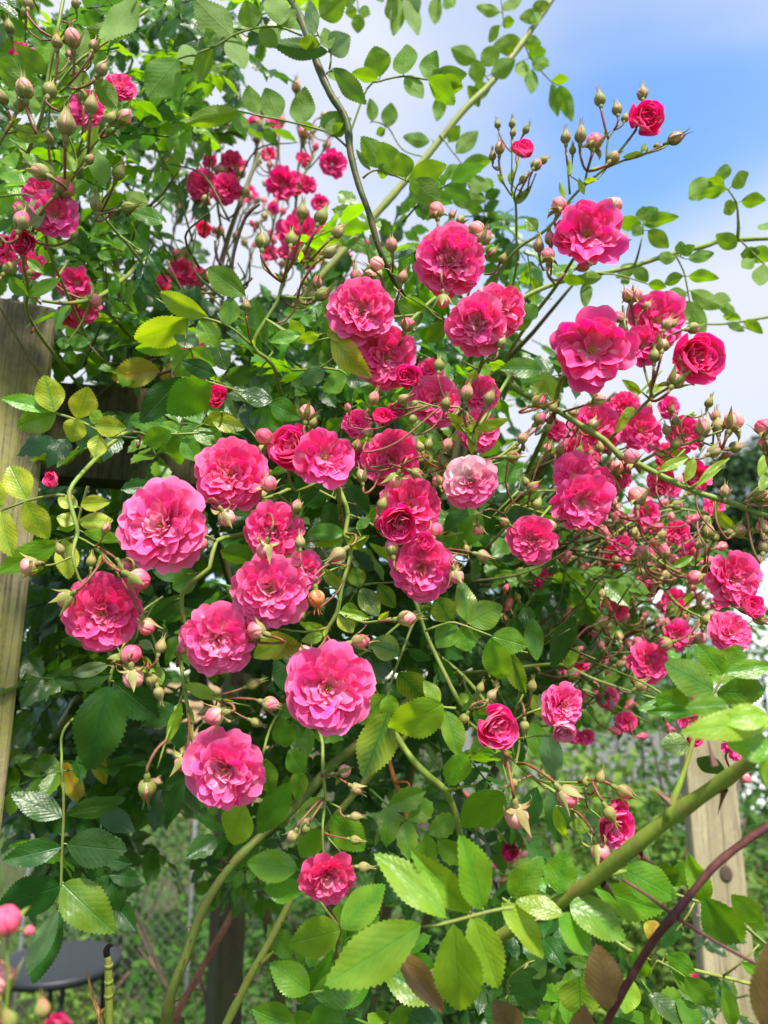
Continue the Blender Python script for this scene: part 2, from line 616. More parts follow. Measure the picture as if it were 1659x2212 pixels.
# (variant meshes, how many, ring radius, height, colour lightness)
PET = {
    'o0': layer('o0', 6, 0.455, 0.36, 62, 34, 0.07, 0.06, 0.02),
    'o1': layer('o1', 6, 0.43, 0.32, 54, 34, 0.09, 0.08, 0.02),
    'o2': layer('o2', 6, 0.395, 0.285, 45, 34, 0.11, 0.11),
    'o3': layer('o3', 6, 0.35, 0.25, 36, 36, 0.14, 0.15, 0.04),
    'o4': layer('o4', 6, 0.29, 0.205, 26, 38, 0.18, 0.20, 0.06, 6, 4),
    'o5': layer('o5', 5, 0.215, 0.155, 6, 46, 0.26, 0.28, 0.07, 5, 3),
    'c0': layer('c0', 4, 0.55, 0.56, 70, -62, 0.14, 0.02, 0.02),
    'c1': layer('c1', 4, 0.50, 0.46, 58, -56, 0.16, 0.04, 0.02),
    'c2': layer('c2', 5, 0.43, 0.32, 42, -36, 0.20, 0.09, 0.04),
    'c3': layer('c3', 5, 0.38, 0.22, 26, -16, 0.24, 0.16, 0.05),
    's0': layer('s0', 5, 0.52, 0.48, 48, 40, 0.12, 0.14, 0.03),
    's1': layer('s1', 5, 0.46, 0.38, 37, 36, 0.14, 0.17, 0.04),
}
LAYERS = {
    'open': [('o0', 11, .035, -.02), ('o1', 12, .032, -.005), ('o2', 13, .03, .01), ('o3', 13, .028, .02), ('o4', 12, .024, .028), ('o5', 11, .020, .03)],
    'cup': [('c0', 6, .03, 0), ('c1', 7, .035, .01), ('c2', 10, .05, .02), ('c3', 12, .045, .03), ('o5', 8, .025, .12)],
    'semi': [('s0', 7, .03, -.01), ('s1', 8, .03, .0), ('o2', 9, .03, .015), ('o3', 9, .028, .03), ('o4', 9, .02, .03)],
}
_b = MB()
for i in range(16):
    an, r_ = i * 2.4, 0.008 + 0.0022 * i
    d = Vector((math.cos(an), math.sin(an), 0))
    _b.tube([d * r_ * 0.6, d * r_ + Vector((0, 0, 0.07)), d * r_ * 1.35 + Vector((0, 0, 0.10 + 0.02 * (i % 3)))], [.003, .003, .003], 4)
    _b.lathe([(0, .0), (.007, .004), (.008, .012), (0, .02)], 5, 0, Matrix.Translation(d * r_ * 1.35 + Vector((0, 0, .10 + .02 * (i % 3)))))
ME_STAMEN = _b.mesh('stamens', M_STAMEN)
_b = MB()
_b.lathe([(0, -.16), (.035, -.155), (.06, -.11), (.062, -.06), (.04, -.02), (.05, .0), (0, .015)], 8)
ME_HIP = _b.mesh('rose_bloom', M_SEPAL)


def place_layers(kind, r):
    out = []
    for name, n, rr, z in LAYERS[kind]:
        off = r.uniform(0, 6.28)
        for k in range(n):
            an = off + 2 * math.pi * k / n + r.uniform(-.22, .22)
            s = r.uniform(.92, 1.06) if name in ('o0', 'c0') else r.uniform(.85, 1.12)
            M = (Matrix.Rotation(an, 4, 'Z') @ Matrix.Translation((0, rr, z + r.uniform(-.008, .008)))
                 @ Matrix.Rotation(rad(r.uniform(-12, 11)), 4, 'X') @ Matrix.Rotation(rad(r.uniform(-16, 16)), 4, 'Y') @ Matrix.Diagonal((s * r.uniform(.92, 1.1), s, s, 1)))
            out.append((name, r.choice(PET[name]), M))
    return out


DEEP = (0.94, 0.038, 0.245)
ROSE = (0.95, 0.056, 0.305)
PINK = (0.95, 0.075, 0.355)
PALE = (0.88, 0.42, 0.56)
CRIM = (0.85, 0.02, 0.13)
PCOL = {'d': DEEP, 'r': ROSE, 'k': PINK, 'w': PALE, 'c': CRIM}


def jit(c, r, s=0.12, a=1.0):
    f = 1 + r.uniform(-s, s)
    return (c[0] * (1 + r.uniform(-.03, .03)), min(1, c[1] * f), min(1, c[2] * f), a)


def merged_bloom(kind, seed, scale=1.0):
    r = random.Random(seed)
    b = MB()
    for name, me, M in place_layers(kind, r):
        vs = [M @ v.co for v in me.vertices]
        fs = [tuple(p.vertices) for p in me.polygons]
        base = len(b.v)
        b.v.extend([tuple(v) for v in vs])
        ul = me.uv_layers[0].data
        for p in me.polygons:
            b.f.append(tuple(i + base for i in p.vertices))
            b.m.append(0)
            b.uv.extend([tuple(ul[i].uv) for i in p.loop_indices])
    return b.mesh('rose_bloom', M_PETAL)


FARB = [merged_bloom(k, 50 + i) for i, k in enumerate(('open', 'open', 'cup', 'semi'))]

# bud: hip and calyx tube, wrapped petals, five sepals
_b = MB()
_b.lathe([(0, -.34), (.05, -.335), (.098, -.28), (.128, -.20), (.133, -.12), (.122, -.05), (.16, .02), (.10, .06), (0, .07)], 10)
ME_BUDHIP = _b.mesh('rosebud', M_SEPAL)
ME_BUDPET = []
for k in range(3):
    _b = MB()
    open_ = (0.0, 0.5, 1.0)[k]
    prof = [(0, 0), (.16, .02), (.27, .13), (.325 + .02 * open_, .28), (.32 + .05 * open_, .42), (.27 + .09 * open_, .56), (.19 + .12 * open_, .68), (.10 + .14 * open_, .77), (.05 + .09 * open_, .81), (.0, .79 - .10 * open_)]
    _b.lathe(prof, 20, 0, None, lambda t, an, o=open_: 1 + (.035 + .03 * o) * ((((an * 4 / 6.283) + t * 1.7) % 1.0) - .5) * 2)
    ME_BUDPET.append(_b.mesh('bud_petal', M_BUD))


def sepal_mesh(seed, mode):
    r = random.Random(seed)
    prof = [(.15, .0), (.255, .10), (.325, .24), (.335, .38), (.29, .53), (.21, .68), (.13, .80), (.10, .94), (.12, 1.10), (.17, 1.24)]
    if mode == 'half':
        prof = [(.15, .0), (.26, .10), (.345, .24), (.40, .38), (.46, .50), (.53, .61), (.60, .70), (.66, .76)]
    if mode == 'back':
        prof = [(.14, .02), (.24, .05), (.34, .04), (.43, -.03), (.49, -.14), (.50, -.26), (.47, -.36)]
    n = len(prof)
    wd = [.10, .175, .20, .19, .155, .115, .075, .05, .032, .008] if mode == 'hug' else [.10, .17, .185, .15, .10, .06, .025, .006][:n]
    if mode == 'back':
        wd = [.09, .15, .16, .13, .085, .04, .008]
    b = MB()
    vs, fs, uvs = [], [], []
    ph = r.uniform(0, 6)
    for i, (q, z) in enumerate(prof):
        for j in (-1, -.5, 0, .5, 1):
            ang = j * wd[i] / max(q, .14)
            bump_ = .012 * (1 - abs(j)) - .006 * abs(j)
            rr = q + .012 + bump_
            sway = .05 * (i / n) ** 3 * math.sin(ph)
            vs.append(Vector((rr * math.cos(ang), rr * math.sin(ang) + sway, z)))
            uvs.append((.5 + j * .5, i / (n - 1)))
    for i in range(n - 1):
        for j in range(4):
            fs.append((i * 5 + j, i * 5 + j + 1, (i + 1) * 5 + j + 1, (i + 1) * 5 + j))
    b.add(vs, fs, 0, uvs)
    return b.mesh('sepal', M_SEPAL)


SEP = {m_: [sepal_mesh(i + 3, m_) for i in range(3)] for m_ in ('hug', 'half', 'back')}
# a tiny one-mesh bud for sprays too far back to show their parts
_b = MB()
_b.lathe([(0, -.34), (.12, -.29), (.17, -.15), (.13, -.03), (.2, .05)], 8, 0)
_b.lathe([(.2, .05), (.31, .22), (.31, .40), (.20, .64), (0, .82)], 8, 1)
for k in range(4):
    M = Matrix.Rotation(k * 1.57, 4, 'Z')
    _b.add([M @ Vector(p) for p in ((.16, -.1, .02), (.16, .1, .02), (.35, -.12, .25), (.35, .12, .25), (.2, 0, .75))], [(0, 1, 3, 2), (2, 3, 4)], 0)
ME_FARBUD = _b.mesh('rosebud', [M_SEPAL, M_BUD])


def leaflet_mesh(seed, wr=0.58, fold=0.22, curl=0.25, teeth=17, wave=0.02, curly=False):
    """unit length along +Y, upper face +Z, saw-toothed margin"""
    r = random.Random(seed)
    N = teeth * 2
    vs, fs, uvs = [], [], []
    ph = r.uniform(0, 6.28)
    pk = r.uniform(.40, .5)
    asym = r.uniform(-.05, .05)
    y = z = 0.0
    for i in range(N + 1):
        u = i / N
        if i:
            a = curl * (u - .25)
            y += math.cos(a) / N
            z -= math.sin(a) / N
        t = u
        prof = (math.sin(math.pi * t ** (math.log(.5) / math.log(pk))) ** .80) * (1 - .22 * t ** 3)
        if i == N:
            prof = 0.0
        if i == 0:
            prof = 0.03
        hw = wr * .5 * max(prof, .012 if i == N else 0)
        tooth = min(.05, .52 / teeth) * wr * (1 if i % 2 == 0 else -0.45) * (0 if (i < 2 or i > N - 1) else 1)
        for s_, j in ((-1, -1), (-1, -.66), (-1, -.33), (1, 0), (1, .33), (1, .66), (1, 1)):
            aj = abs(j)
            ww = hw + (tooth if aj == 1 else 0)
            x = j * ww * (1 + asym * (1 if j > 0 else -1))
            yo = (.012 if (aj == 1 and i % 2 == 0 and 2 <= i < N) else 0)
            zz = z + fold * abs(x) - .30 * abs(x) ** 2 * 1.5 + wave * math.sin(u * 11 + ph + (2 if j > 0 else 0)) * aj * min(1, hw * 6)
            if curly:
                zz += .10 * math.sin(u * 5 + ph) * (j + .3) * wr
            vs.append(Vector((x, y + yo, zz)))
            uvs.append((.5 + j * .5 * min(1, hw / (wr * .5) + .02), u))
    for i in range(N):
        for j in range(6):
            fs.append((i * 7 + j, i * 7 + j + 1, (i + 1) * 7 + j + 1, (i + 1) * 7 + j))
    b = MB()
    b.add(vs, fs, 0, uvs)
    return b.mesh('leaflet', M_LEAF)


LEAFM = [leaflet_mesh(1), leaflet_mesh(2, fold=.35, curl=.5), leaflet_mesh(3, fold=.1, curl=.1, teeth=19), leaflet_mesh(4, fold=.28, curl=.8, wave=.035),
         leaflet_mesh(5, fold=.45, curl=.3, teeth=15), leaflet_mesh(6, fold=.15, curl=-.25, wave=.03)]
LEAFC = [leaflet_mesh(11, curly=True, fold=.4, curl=1.2, wave=.04), leaflet_mesh(12, curly=True, fold=.3, curl=.9, wave=.05)]
LEAFLOW = [leaflet_mesh(21, fold=.3, curl=.5, teeth=5, wave=.03), leaflet_mesh(22, fold=.15, curl=.9, teeth=5, wave=.04), leaflet_mesh(23, fold=.4, curl=.2, teeth=5)]
for me in LEAFLOW:
    me.name = 'leaf'

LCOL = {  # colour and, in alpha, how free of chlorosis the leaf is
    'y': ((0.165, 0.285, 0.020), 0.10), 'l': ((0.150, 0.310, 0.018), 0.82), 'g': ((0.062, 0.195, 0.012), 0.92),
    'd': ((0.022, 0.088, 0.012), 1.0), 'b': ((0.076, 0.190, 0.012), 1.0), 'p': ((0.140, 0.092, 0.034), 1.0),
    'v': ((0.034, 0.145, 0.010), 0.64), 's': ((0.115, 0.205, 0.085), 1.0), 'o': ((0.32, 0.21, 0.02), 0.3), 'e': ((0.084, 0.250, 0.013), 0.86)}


def lcol(c, r, s=.18):
    k, a = LCOL[c]
    f = 1 + r.uniform(-s, s)
    return (k[0] * f * (1 + r.uniform(-.12, .12)), k[1] * f, k[2] * f, min(1, a + r.uniform(-.08, .08)))


# ------------------------------------------------------------------ builders for the rose's members
def leaflet(parent, org, bu, bv, tu, tv, wpx, d, c, r, dd=None, roll=None, under=None, name='leaflet', curly=False):
    b = P(bu, bv, d)
    ln2 = math.hypot(tu - bu, tv - bv) / FPX * d
    if dd is None:
        dd = r.uniform(-.35, .25) * ln2
    t = P(tu, tv, d + dd)
    yv = (t - b)
    ln = yv.length
    yv.normalize()
    view = (EYE - b).normalized()
    z = (view - yv * view.dot(yv)).normalized()
    if under is None:
        under = (bv < 470 and r.random() < .9)
    if under:
        z = -z
    z = Matrix.Rotation(rad(roll if roll is not None else r.uniform(-32, 32)), 3, yv) @ z
    M = frame(y=yv, z=z)
    wd = wpx / FPX * d
    me = r.choice(LEAFC if curly else LEAFM)
    sx = min(1.8, max(.35, wd / (0.58 * ln))) * ln
    M = Matrix.Translation(b - org) @ M @ Matrix.Diagonal((sx, ln, ln * .8, 1))
    return obj(name, me, parent, M, lcol(c, r))


def leaf(root, org, rach, leafs, d, c, r, rr=0.0008, colr=(0.17, 0.24, 0.05, 1), under=None):
    """a compound leaf: its stalk, and each leaflet a child of it"""
    b = MB()
    pts = [P(p[0], p[1], p[2] if len(p) > 2 else d) - org for p in rach]
    b.tube(pts, [rr * 1.15] + [rr] * (len(pts) - 2) + [rr * .7], 5, 0, .006, 500, .0009, r, bmi=1)
    smp = []
    for p, q in zip(pts[:-1], pts[1:]):
        smp += [p.lerp(q, t / 6) for t in range(7)]
    for q in leafs:
        lb = P(q[0], q[1], d) - org
        k = min(smp, key=lambda e: (e - lb).length)
        if .0015 < (k - lb).length < .016:
            b.tube([k, k.lerp(lb, .5) + FWD * .0008, lb], [rr * .75, rr * .65, rr * .6], 4)
    lf = obj('leaf', b.mesh('leaf', [M_CANE, M_HAIRG]), root, None, colr)
    for q in leafs:
        cc = q[5] if len(q) > 5 and q[5] else c
        leaflet(lf, org, q[0], q[1], q[2], q[3], q[4], d + (q[6] if len(q) > 6 else r.uniform(-.004, .004)), cc, r, under=under, curly=(len(q) > 7 and q[7] == 'c'),
                roll=(q[7] if len(q) > 7 and q[7] != 'c' else None), dd=(q[8] if len(q) > 8 else None))
    return lf


def auto_leaf(root, org, base, tip, n, ln, d, c, r, dd=0.0, wr=.58, under=None, rr=.0007):
    """a pinnate leaf of n leaflets along base -> tip (frame units)"""
    bu, bv = base
    tu, tv = tip
    dx, dy = tu - bu, tv - bv
    L_ = math.hypot(dx, dy)
    ex, ey = dx / L_, dy / L_
    items = [(tu, tv, tu + ex * ln, tv + ey * ln, ln * wr)]
    pairs = (n - 1) // 2
    for k in range(pairs):
        t = 1 - (k + .25) * (1.0 / (pairs + .2))
        for s_ in (-1, 1):
            an = math.atan2(ey, ex) + s_ * rad(r.uniform(48, 72))
            l_ = ln * r.uniform(.75, 1.0) * (1 - .12 * k)
            x, y = bu + dx * t, bv + dy * t
            items.append((x, y, x + math.cos(an) * l_, y + math.sin(an) * l_, l_ * wr * r.uniform(.75, 1.05)))
    return leaf(root, org, [(bu, bv, d), ((bu + tu) / 2, (bv + tv) / 2 - L_ * .04, d + dd * .5), (tu, tv, d + dd)], items, d + dd * .6, c, r, rr, under=under)


def axis_of(a, b):
    return (-FWD + RIGHT * a + UP * b).normalized()


def bloom(root, org, u, v, dia, kind, d, tilt, pc, r, split=True, label=None, light=0.0):
    D = dia / FPX * d * 1.06
    ax = axis_of(tilt[0] + r.uniform(-.22, .22), tilt[1] + r.uniform(-.18, .20))
    ax = (ax + (EYE - P(u, v, d)).normalized() * .35).normalized()
    x = ax.orthogonal().normalized()
    M = frame(y=ax.cross(x), z=ax)
    cen = P(u, v, d)
    if kind == 'cup':
        cen = cen - ax * D * .18
        D *= 1.06
    else:
        cen = cen - ax * D * .10
    M = Matrix.Translation(cen - org) @ M @ Matrix.Rotation(r.uniform(0, 6.28), 4, 'Z') @ Matrix.Diagonal((D, D, D, 1))
    col0 = PCOL[pc]
    if not split:
        o = obj('rose_bloom', FARB[{'open': r.choice((0, 1)), 'cup': 2, 'semi': 3}[kind]], root, M, jit(col0, r))
        if label:
            o['label'] = label
        return o
    o = obj('rose_bloom', ME_HIP, root, M, (0.16, 0.22, 0.06, 1))
    if label:
        o['label'] = label
    for name, me, Q in place_layers(kind, r):
        k = {'o0': .30, 'o1': .18, 'o2': .06, 's0': .15, 'o3': .05, 'o4': .34, 'o5': .80}.get(name, 0.0) * ((0.3 + light) if name < 'o3' or name[0] == 's' else (0.5 + light))
        c = tuple(a + (b - a) * k for a, b in zip(col0, (0.96, .40, .54)))
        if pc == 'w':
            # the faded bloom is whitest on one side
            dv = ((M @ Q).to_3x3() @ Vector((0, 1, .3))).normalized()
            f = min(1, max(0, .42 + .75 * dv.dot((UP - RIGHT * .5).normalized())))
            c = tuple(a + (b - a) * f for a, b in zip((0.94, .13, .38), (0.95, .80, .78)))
        obj('petal', me, o, Q, jit(c, r))
    if kind != 'cup':
        obj('stamens', ME_STAMEN, o, Matrix.Translation((0, 0, .02)), (1, 1, 1, 1))
    for k in range(5):
        M2 = Matrix.Rotation(k * 1.2566 + r.uniform(-.2, .2), 4, 'Z') @ Matrix.Translation((0, 0, -.02)) @ Matrix.Scale(.42, 4)
        obj('sepal', r.choice(SEP['back' if kind != 'cup' else 'half']), o, M2, (0.20, 0.26, 0.07, 1))
    return o


GRN = [(0.26, 0.30, 0.07, 1), (0.20, 0.26, 0.05, 1), (0.30, 0.29, 0.10, 1)]


def bud(root, org, u, v, size, ang, st, d, r, far=False):
    """size: length of the bud in frame units; ang: where its tip points on the picture plane, 90 is up"""
    h = size / FPX * d * (.98 if st != 'g' and d < .445 else .86)
    a = rad(ang)
    k = r.uniform(-.5, .35)
    z = (RIGHT * math.cos(a) + UP * math.sin(a) - FWD * k).normalized()
    x = z.orthogonal().normalized()
    R0 = frame(y=z.cross(x), z=z) @ Matrix.Rotation(r.uniform(0, 6.28), 4, 'Z')
    cen = P(u, v, d) - z * (h * .33)
    M = Matrix.Translation(cen - org) @ R0 @ Matrix.Scale(h, 4)
    foot = cen - z * (h * .33) - org
    g_ = r.choice(GRN)
    pc = jit(r.choice([(0.88, 0.19, 0.26), (0.88, .30, .30), (0.87, .12, .23)]), r, .15)
    if far:
        obj('rosebud', ME_FARBUD, root, M, pc if st != 'g' else (.34, .32, .10, 1))
        return foot, z
    o = obj('rosebud', ME_BUDHIP, root, M, (g_[0] * .8, g_[1] * .9, g_[2] * .8, 1))
    if st == 'o':            # a spent, dried bud
        pc, g_ = (.80, .24, .05, 1), (.50, .16, .04, 1)
    if st == 'g':
        fat, mode = .92, 'hug'
        me = ME_BUDPET[0]
    elif st == 'p':
        fat, mode = 1.0, 'hug'
        me = ME_BUDPET[0 if r.random() < .6 else 1]
    else:
        fat, mode = 1.16, 'half'
        me = ME_BUDPET[1 if r.random() < .6 else 2]
    obj('bud_petal', me, o, Matrix.Diagonal((fat, fat, 1.0, 1)), pc)
    for k in range(5):
        md = mode
        if st == 'o':
            md = 'hug'
        if st == 'r' and r.random() < .35:
            md = 'back'
        if st == 'p' and r.random() < .3:
            md = 'half'
        wsc = {'g': 1.1, 'p': .86, 'r': .85, 'o': .7}[st] * r.uniform(.9, 1.1)
        M2 = Matrix.Rotation(k * 1.2566 + r.uniform(-.12, .12), 4, 'Z') @ Matrix.Diagonal((fat * (1.03 if st == 'g' else 1.0) + (.03 if md == 'hug' else 0), wsc * fat, r.uniform(.9, 1.08), 1))
        obj('sepal', r.choice(SEP[md]), o, M2, jit((g_[0], g_[1], g_[2]), r, .15))
    return foot, z


GREENC = (0.17, 0.25, 0.045, 1)
REDP = (0.21, 0.070, 0.042, 1)


def stem_near(stems, p):
    best = None
    for s_ in stems:
        for i, q in enumerate(s_):
            dd = (q - p).length
            if best is None or dd < best[0]:
                best = (dd, s_, i)
    return best


def thorn(root, p, d, h, r):
    z = d.normalized()
    x = z.orthogonal().normalized()
    M = Matrix.Translation(p) @ frame(y=z.cross(x), z=z) @ Matrix.Diagonal((h * .42, h * .42, h, 1))
    return obj('thorn', ME_THORN, root, M, (1, 1, 1, 1))


_b = MB()
_b.lathe([(.55, -.12), (.42, .08), (.24, .34), (.12, .68), (0, 1.0)], 7, 0, None)
_b.v = [(x + .35 * z * z, y * .6, z) for x, y, z in _b.v]
ME_THORN = _b.mesh('thorn', M_THORN)


def bract(root, org, p, dirv, ln, r):
    y = dirv.normalized()
    z = (EYE - (p + org)).normalized()
    z = (z - y * z.dot(y)).normalized()
    z = Matrix.Rotation(rad(r.uniform(-50, 50)), 3, y) @ z
    M = Matrix.Translation(p) @ frame(y=y, z=z) @ Matrix.Diagonal((ln * .62, ln, ln, 1))
    return obj('bract', r.choice(LEAFLOW), root, M, lcol('l', r))


def spray(label, stems, blooms=(), buds=(), leaves=(), d=.45, seed=0, group=None, name='rose_spray', cat='rose spray', col=GREENC, rpx=4.0, thorns=0,
          far=False, hair=700, under=None, bracts=True, ped=True):
    """stems: lists of (u, v[, depth, radius]) points, the first point the foot. Buds and blooms get a stalk from the nearest stem point behind them."""
    r = random.Random(seed or hash_(label))
    p0 = stems[0][0]
    org = P(p0[0], p0[1], p0[2] if len(p0) > 2 and p0[2] else d)
    root = thing(name, label, cat, org, group)
    b = MB()
    lines = []
    for k, s_ in enumerate(stems):
        pts, rs = [], []
        for q in s_:
            dd = q[2] if len(q) > 2 and q[2] else d
            pts.append(P(q[0], q[1], dd) - org)
            rs.append((q[3] if len(q) > 3 else rpx * (1 if k == 0 else .75)) / FPX * dd)
        if k == 0 and len(pts) > 1 and .38 < d < 1.0 and 60 < s_[0][0] < 1600 and 60 < s_[0][1] < 2150:
            back = (pts[0] - pts[1]).normalized() * .035 + FWD * .10 + Vector((0, 0, -.02))
            pts.insert(0, pts[0] + back)
            rs.insert(0, rs[0])
        if len(s_[-1]) < 4 and not far:
            rs[-1] *= .6
        lines.append(b.tube(pts, rs, 8 if rs[0] > .0015 else 6, 0, .006, 0 if far else hair * .4, .0012, r, bmi=1, nodes=(len(pts) if rs[0] > .0016 else 0)))
        if thorns:
            L_ = lines[-1]
            for i in range(thorns):
                j = int(r.uniform(.05, .95) * (len(L_) - 2))
                t = (L_[j + 1] - L_[j]).normalized()
                an = r.uniform(0, 6.28)
                a = t.orthogonal().normalized()
                dv = (a * math.cos(an) + t.cross(a) * math.sin(an))
                rr_ = rs[min(len(rs) - 1, int(j / len(L_) * len(rs)))]
                thorn(root, L_[j] + dv * rr_ * .8, dv + t * -.15, max(rr_ * 1.7, .003), r)
    for q in buds:
        u, v, s_, an, st = q[:5]
        dd = q[5] if len(q) > 5 else d + r.uniform(-.012, .008)
        foot, z = bud(root, org, u, v, s_, an, st, dd, r, far)
        # stalk
        if not ped:
            continue
        tgt = foot - z * (s_ / FPX * dd * 1.0)
        best = stem_near(lines, tgt)
        i = max(0, best[2] - r.randint(0, 2))
        q0 = best[1][i]
        mid = foot - z * ((foot - q0).length * .45)
        pr = MB()
        pr.tube([q0, (q0 * .45 + mid * .55 + foot * .0), foot - z * ((foot - q0).length * .16), foot], [.00072 * s_ / 42 * dd / .45] * 4, 6, 0, .004, 0 if far else 1900, .0011, r, bmi=1)
        obj('stalk', pr.mesh('stalk', [M_PED, M_HAIR]), root, None, jit(REDP[:3], r, .3))
        if bracts and not far and r.random() < .45:
            bract(root, org, q0, (mid - q0) + Vector((r.uniform(-1, 1), 0, r.uniform(-1, 1))) * .006, s_ / FPX * dd * r.uniform(.5, .9), r)
    for q in blooms:
        u, v, dia, kind, tilt, pc = q[:6]
        dd = q[6] if len(q) > 6 and q[6] else d
        o = bloom(root, org, u, v, dia, kind, dd, tilt, pc, r, split=not far and dia >= 75, label=q[7] if len(q) > 7 else None, light=q[8] if len(q) > 8 else 0)
        if not ped:
            continue
        z = o.matrix_local.to_3x3() @ Vector((0, 0, 1))
        z.normalize()
        foot = o.matrix_local.translation - z * (dia / FPX * dd * .15)
        best = stem_near(lines, foot - z * .01)
        q0 = best[1][max(0, best[2] - 1)]
        mid = foot - z * ((foot - q0).length * .35)
        pr = MB()
        pr.tube([q0, q0.lerp(mid, .6), mid, foot], [.0009, .0009, .0010, .0013], 6, 0, .005, 0 if far else 1500, .0011, r, bmi=1)
        obj('stalk', pr.mesh('stalk', [M_PED, M_HAIR]), root, None, jit(REDP[:3], r, .3))
    obj('stem', b.mesh('stem', [M_CANE, M_HAIRG]), root, None, col)
    for q in leaves:
        # (rachis points, leaflets, colour[, depth])
        leaf(root, org, q[0], q[1], q[3] if len(q) > 3 else d, q[2], r, under=q[4] if len(q) > 4 else under)
    return root, org, r


def extra_petal(root, org, which, bu, bv, tu, tv, w, d, c, turn=0):
    bl = [o for o in root.children if o.name.split('.')[0] == 'rose_bloom'][which]
    b, t = P(bu, bv, d), P(tu, tv, d + .002)
    y = (t - b)
    ln = y.length
    y.normalize()
    z = (EYE - b).normalized()
    z = Matrix.Rotation(rad(turn), 3, y) @ (z - y * z.dot(y)).normalized()
    M = Matrix.Translation(b - org) @ frame(y=y, z=z) @ Matrix.Diagonal((w / FPX * d / .36, ln / .42, ln / .42, 1))
    return obj('petal', PET['o0'][1], bl, bl.matrix_local.inverted() @ M, c + (1,))

# ------------------------------------------------------------------ the garden: ground, trees, posts, fences
def ground_material():
    m, t, out = mat('lawn_soil')
    g = NG(t)
    c = g.n('ShaderNodeTexCoord')
    n1 = g.noise(c.outputs['Object'], 0.9, 5)
    n2 = g.noise(c.outputs['Object'], 40.0, 5, 0.7)
    col = g.mix(g.ramp(n1, .4, .62), (0.045, 0.085, 0.022), (0.075, 0.060, 0.038))
    col = g.hsv(col, 0.5, 1.0, g.m('ADD', 0.55, g.m('MULTIPLY', n2, 0.9)))
    t.links.new(g.principled(col, 0.95, 0.2, g.bump(n2, 0.8, 0.02)), out.inputs[0])
    return m


b = MB()
S = 400
NG_ = 24
gv = [Vector(((i / NG_ - .5) * 2, (j / NG_ - .5) * 2, 0)) for j in range(NG_ + 1) for i in range(NG_ + 1)]
gv = [Vector((math.copysign(abs(p.x) ** 2.2, p.x) * S, math.copysign(abs(p.y) ** 2.2, p.y) * S, 0)) for p in gv]
gv = [p + Vector((0, 0, .06 * math.sin(p.x * 1.3 + 1) * math.sin(p.y * .9) if p.length < 12 else 0)) for p in gv]
b.add(gv, [(j * (NG_ + 1) + i, j * (NG_ + 1) + i + 1, (j + 1) * (NG_ + 1) + i + 1, (j + 1) * (NG_ + 1) + i) for j in range(NG_) for i in range(NG_)])
structure(obj('ground', b.mesh('ground', ground_material())))

M_FOL = foliage_material('shrub_leaf', (0.024, 0.080, 0.015), (0.065, 0.150, 0.022))
M_FOLL = foliage_material('fresh_leaf', (0.075, 0.150, 0.026), (0.150, 0.240, 0.040))
M_FOLD = foliage_material('far_leaf', (0.018, 0.050, 0.018), (0.040, 0.085, 0.026), 0.2)
M_FLOW = plain_material('small_flower', (0.72, 0.05, 0.10), 0.6, 0.2)
M_BARK = wood_material('bark', (0.05, 0.035, 0.025), (0.13, 0.095, 0.065))
M_GRASS = foliage_material('grass_blade', (0.045, 0.110, 0.022), (0.110, 0.180, 0.040), 0.3, 0.5)


def leaf_cloud(b, centre, rads, n, size, r, mi=0, shell=.55):
    """bent leaf blades through an uneven volume"""
    for _ in range(n):
        while True:
            p = Vector((r.uniform(-1, 1), r.uniform(-1, 1), r.uniform(-1, 1)))
            if shell * r.random() < p.length < 1:
                break
        p = Vector((p.x * rads[0], p.y * rads[1], p.z * rads[2])) + centre
        s = size * r.uniform(.6, 1.3)
        y = Vector((r.gauss(0, 1), r.gauss(0, 1), r.gauss(-.2, .7))).normalized()
        z = Vector((r.gauss(0, .8), r.gauss(0, .8), 1)).normalized()
        x = y.cross(z).normalized()
        z = x.cross(y)
        b.add([p, p + y * s * .45 + x * s * .27 + z * s * .06, p + y * s - z * s * .1, p + y * s * .45 - x * s * .27 + z * s * .06], [(0, 1, 2), (0, 2, 3)], mi)


def shrub(name, label, cat, x, y, w, h, n, size, fm, seed, group=None, flowers=0, fcol=(0.75, .05, .1, 1)):
    r = random.Random(seed)
    root = thing(name, label, cat, (x, y, 0), group)
    b = MB()
    for k in range(7):
        a = r.uniform(0, 6.28)
        b.tube([(0, 0, -.02), (math.cos(a) * w * .2, math.sin(a) * w * .2, h * .45), (math.cos(a) * w * .42, math.sin(a) * w * .42, h * r.uniform(.7, .95))], [.012, .009, .004], 5)
    obj('stem', b.mesh('stem', M_BARK), root)
    b = MB()
    for k in range(9):
        c = Vector((r.uniform(-.6, .6) * w * .5, r.uniform(-.6, .6) * w * .5, h * r.uniform(.2, .85)))
        leaf_cloud(b, c, (w * .30, w * .30, h * .22), n // 9, size, r)
    obj('foliage', b.mesh('foliage', fm, False), root)
    for k in range(flowers):
        a = r.uniform(3.5, 6.0)
        p = Vector((math.cos(a) * w * .5 * r.uniform(.3, 1), math.sin(a) * w * .5, h * r.uniform(.3, .95)))
        obj('rose_bloom', FARB[k % 4], root, Matrix.Translation(p) @ frame(y=Vector((0, .3, 1)).normalized(), z=Vector((r.uniform(-.5, .5), -1, .3))) @ Matrix.Scale(.055 * r.uniform(.7, 1.2), 4), jit(fcol[:3], r))
    return root


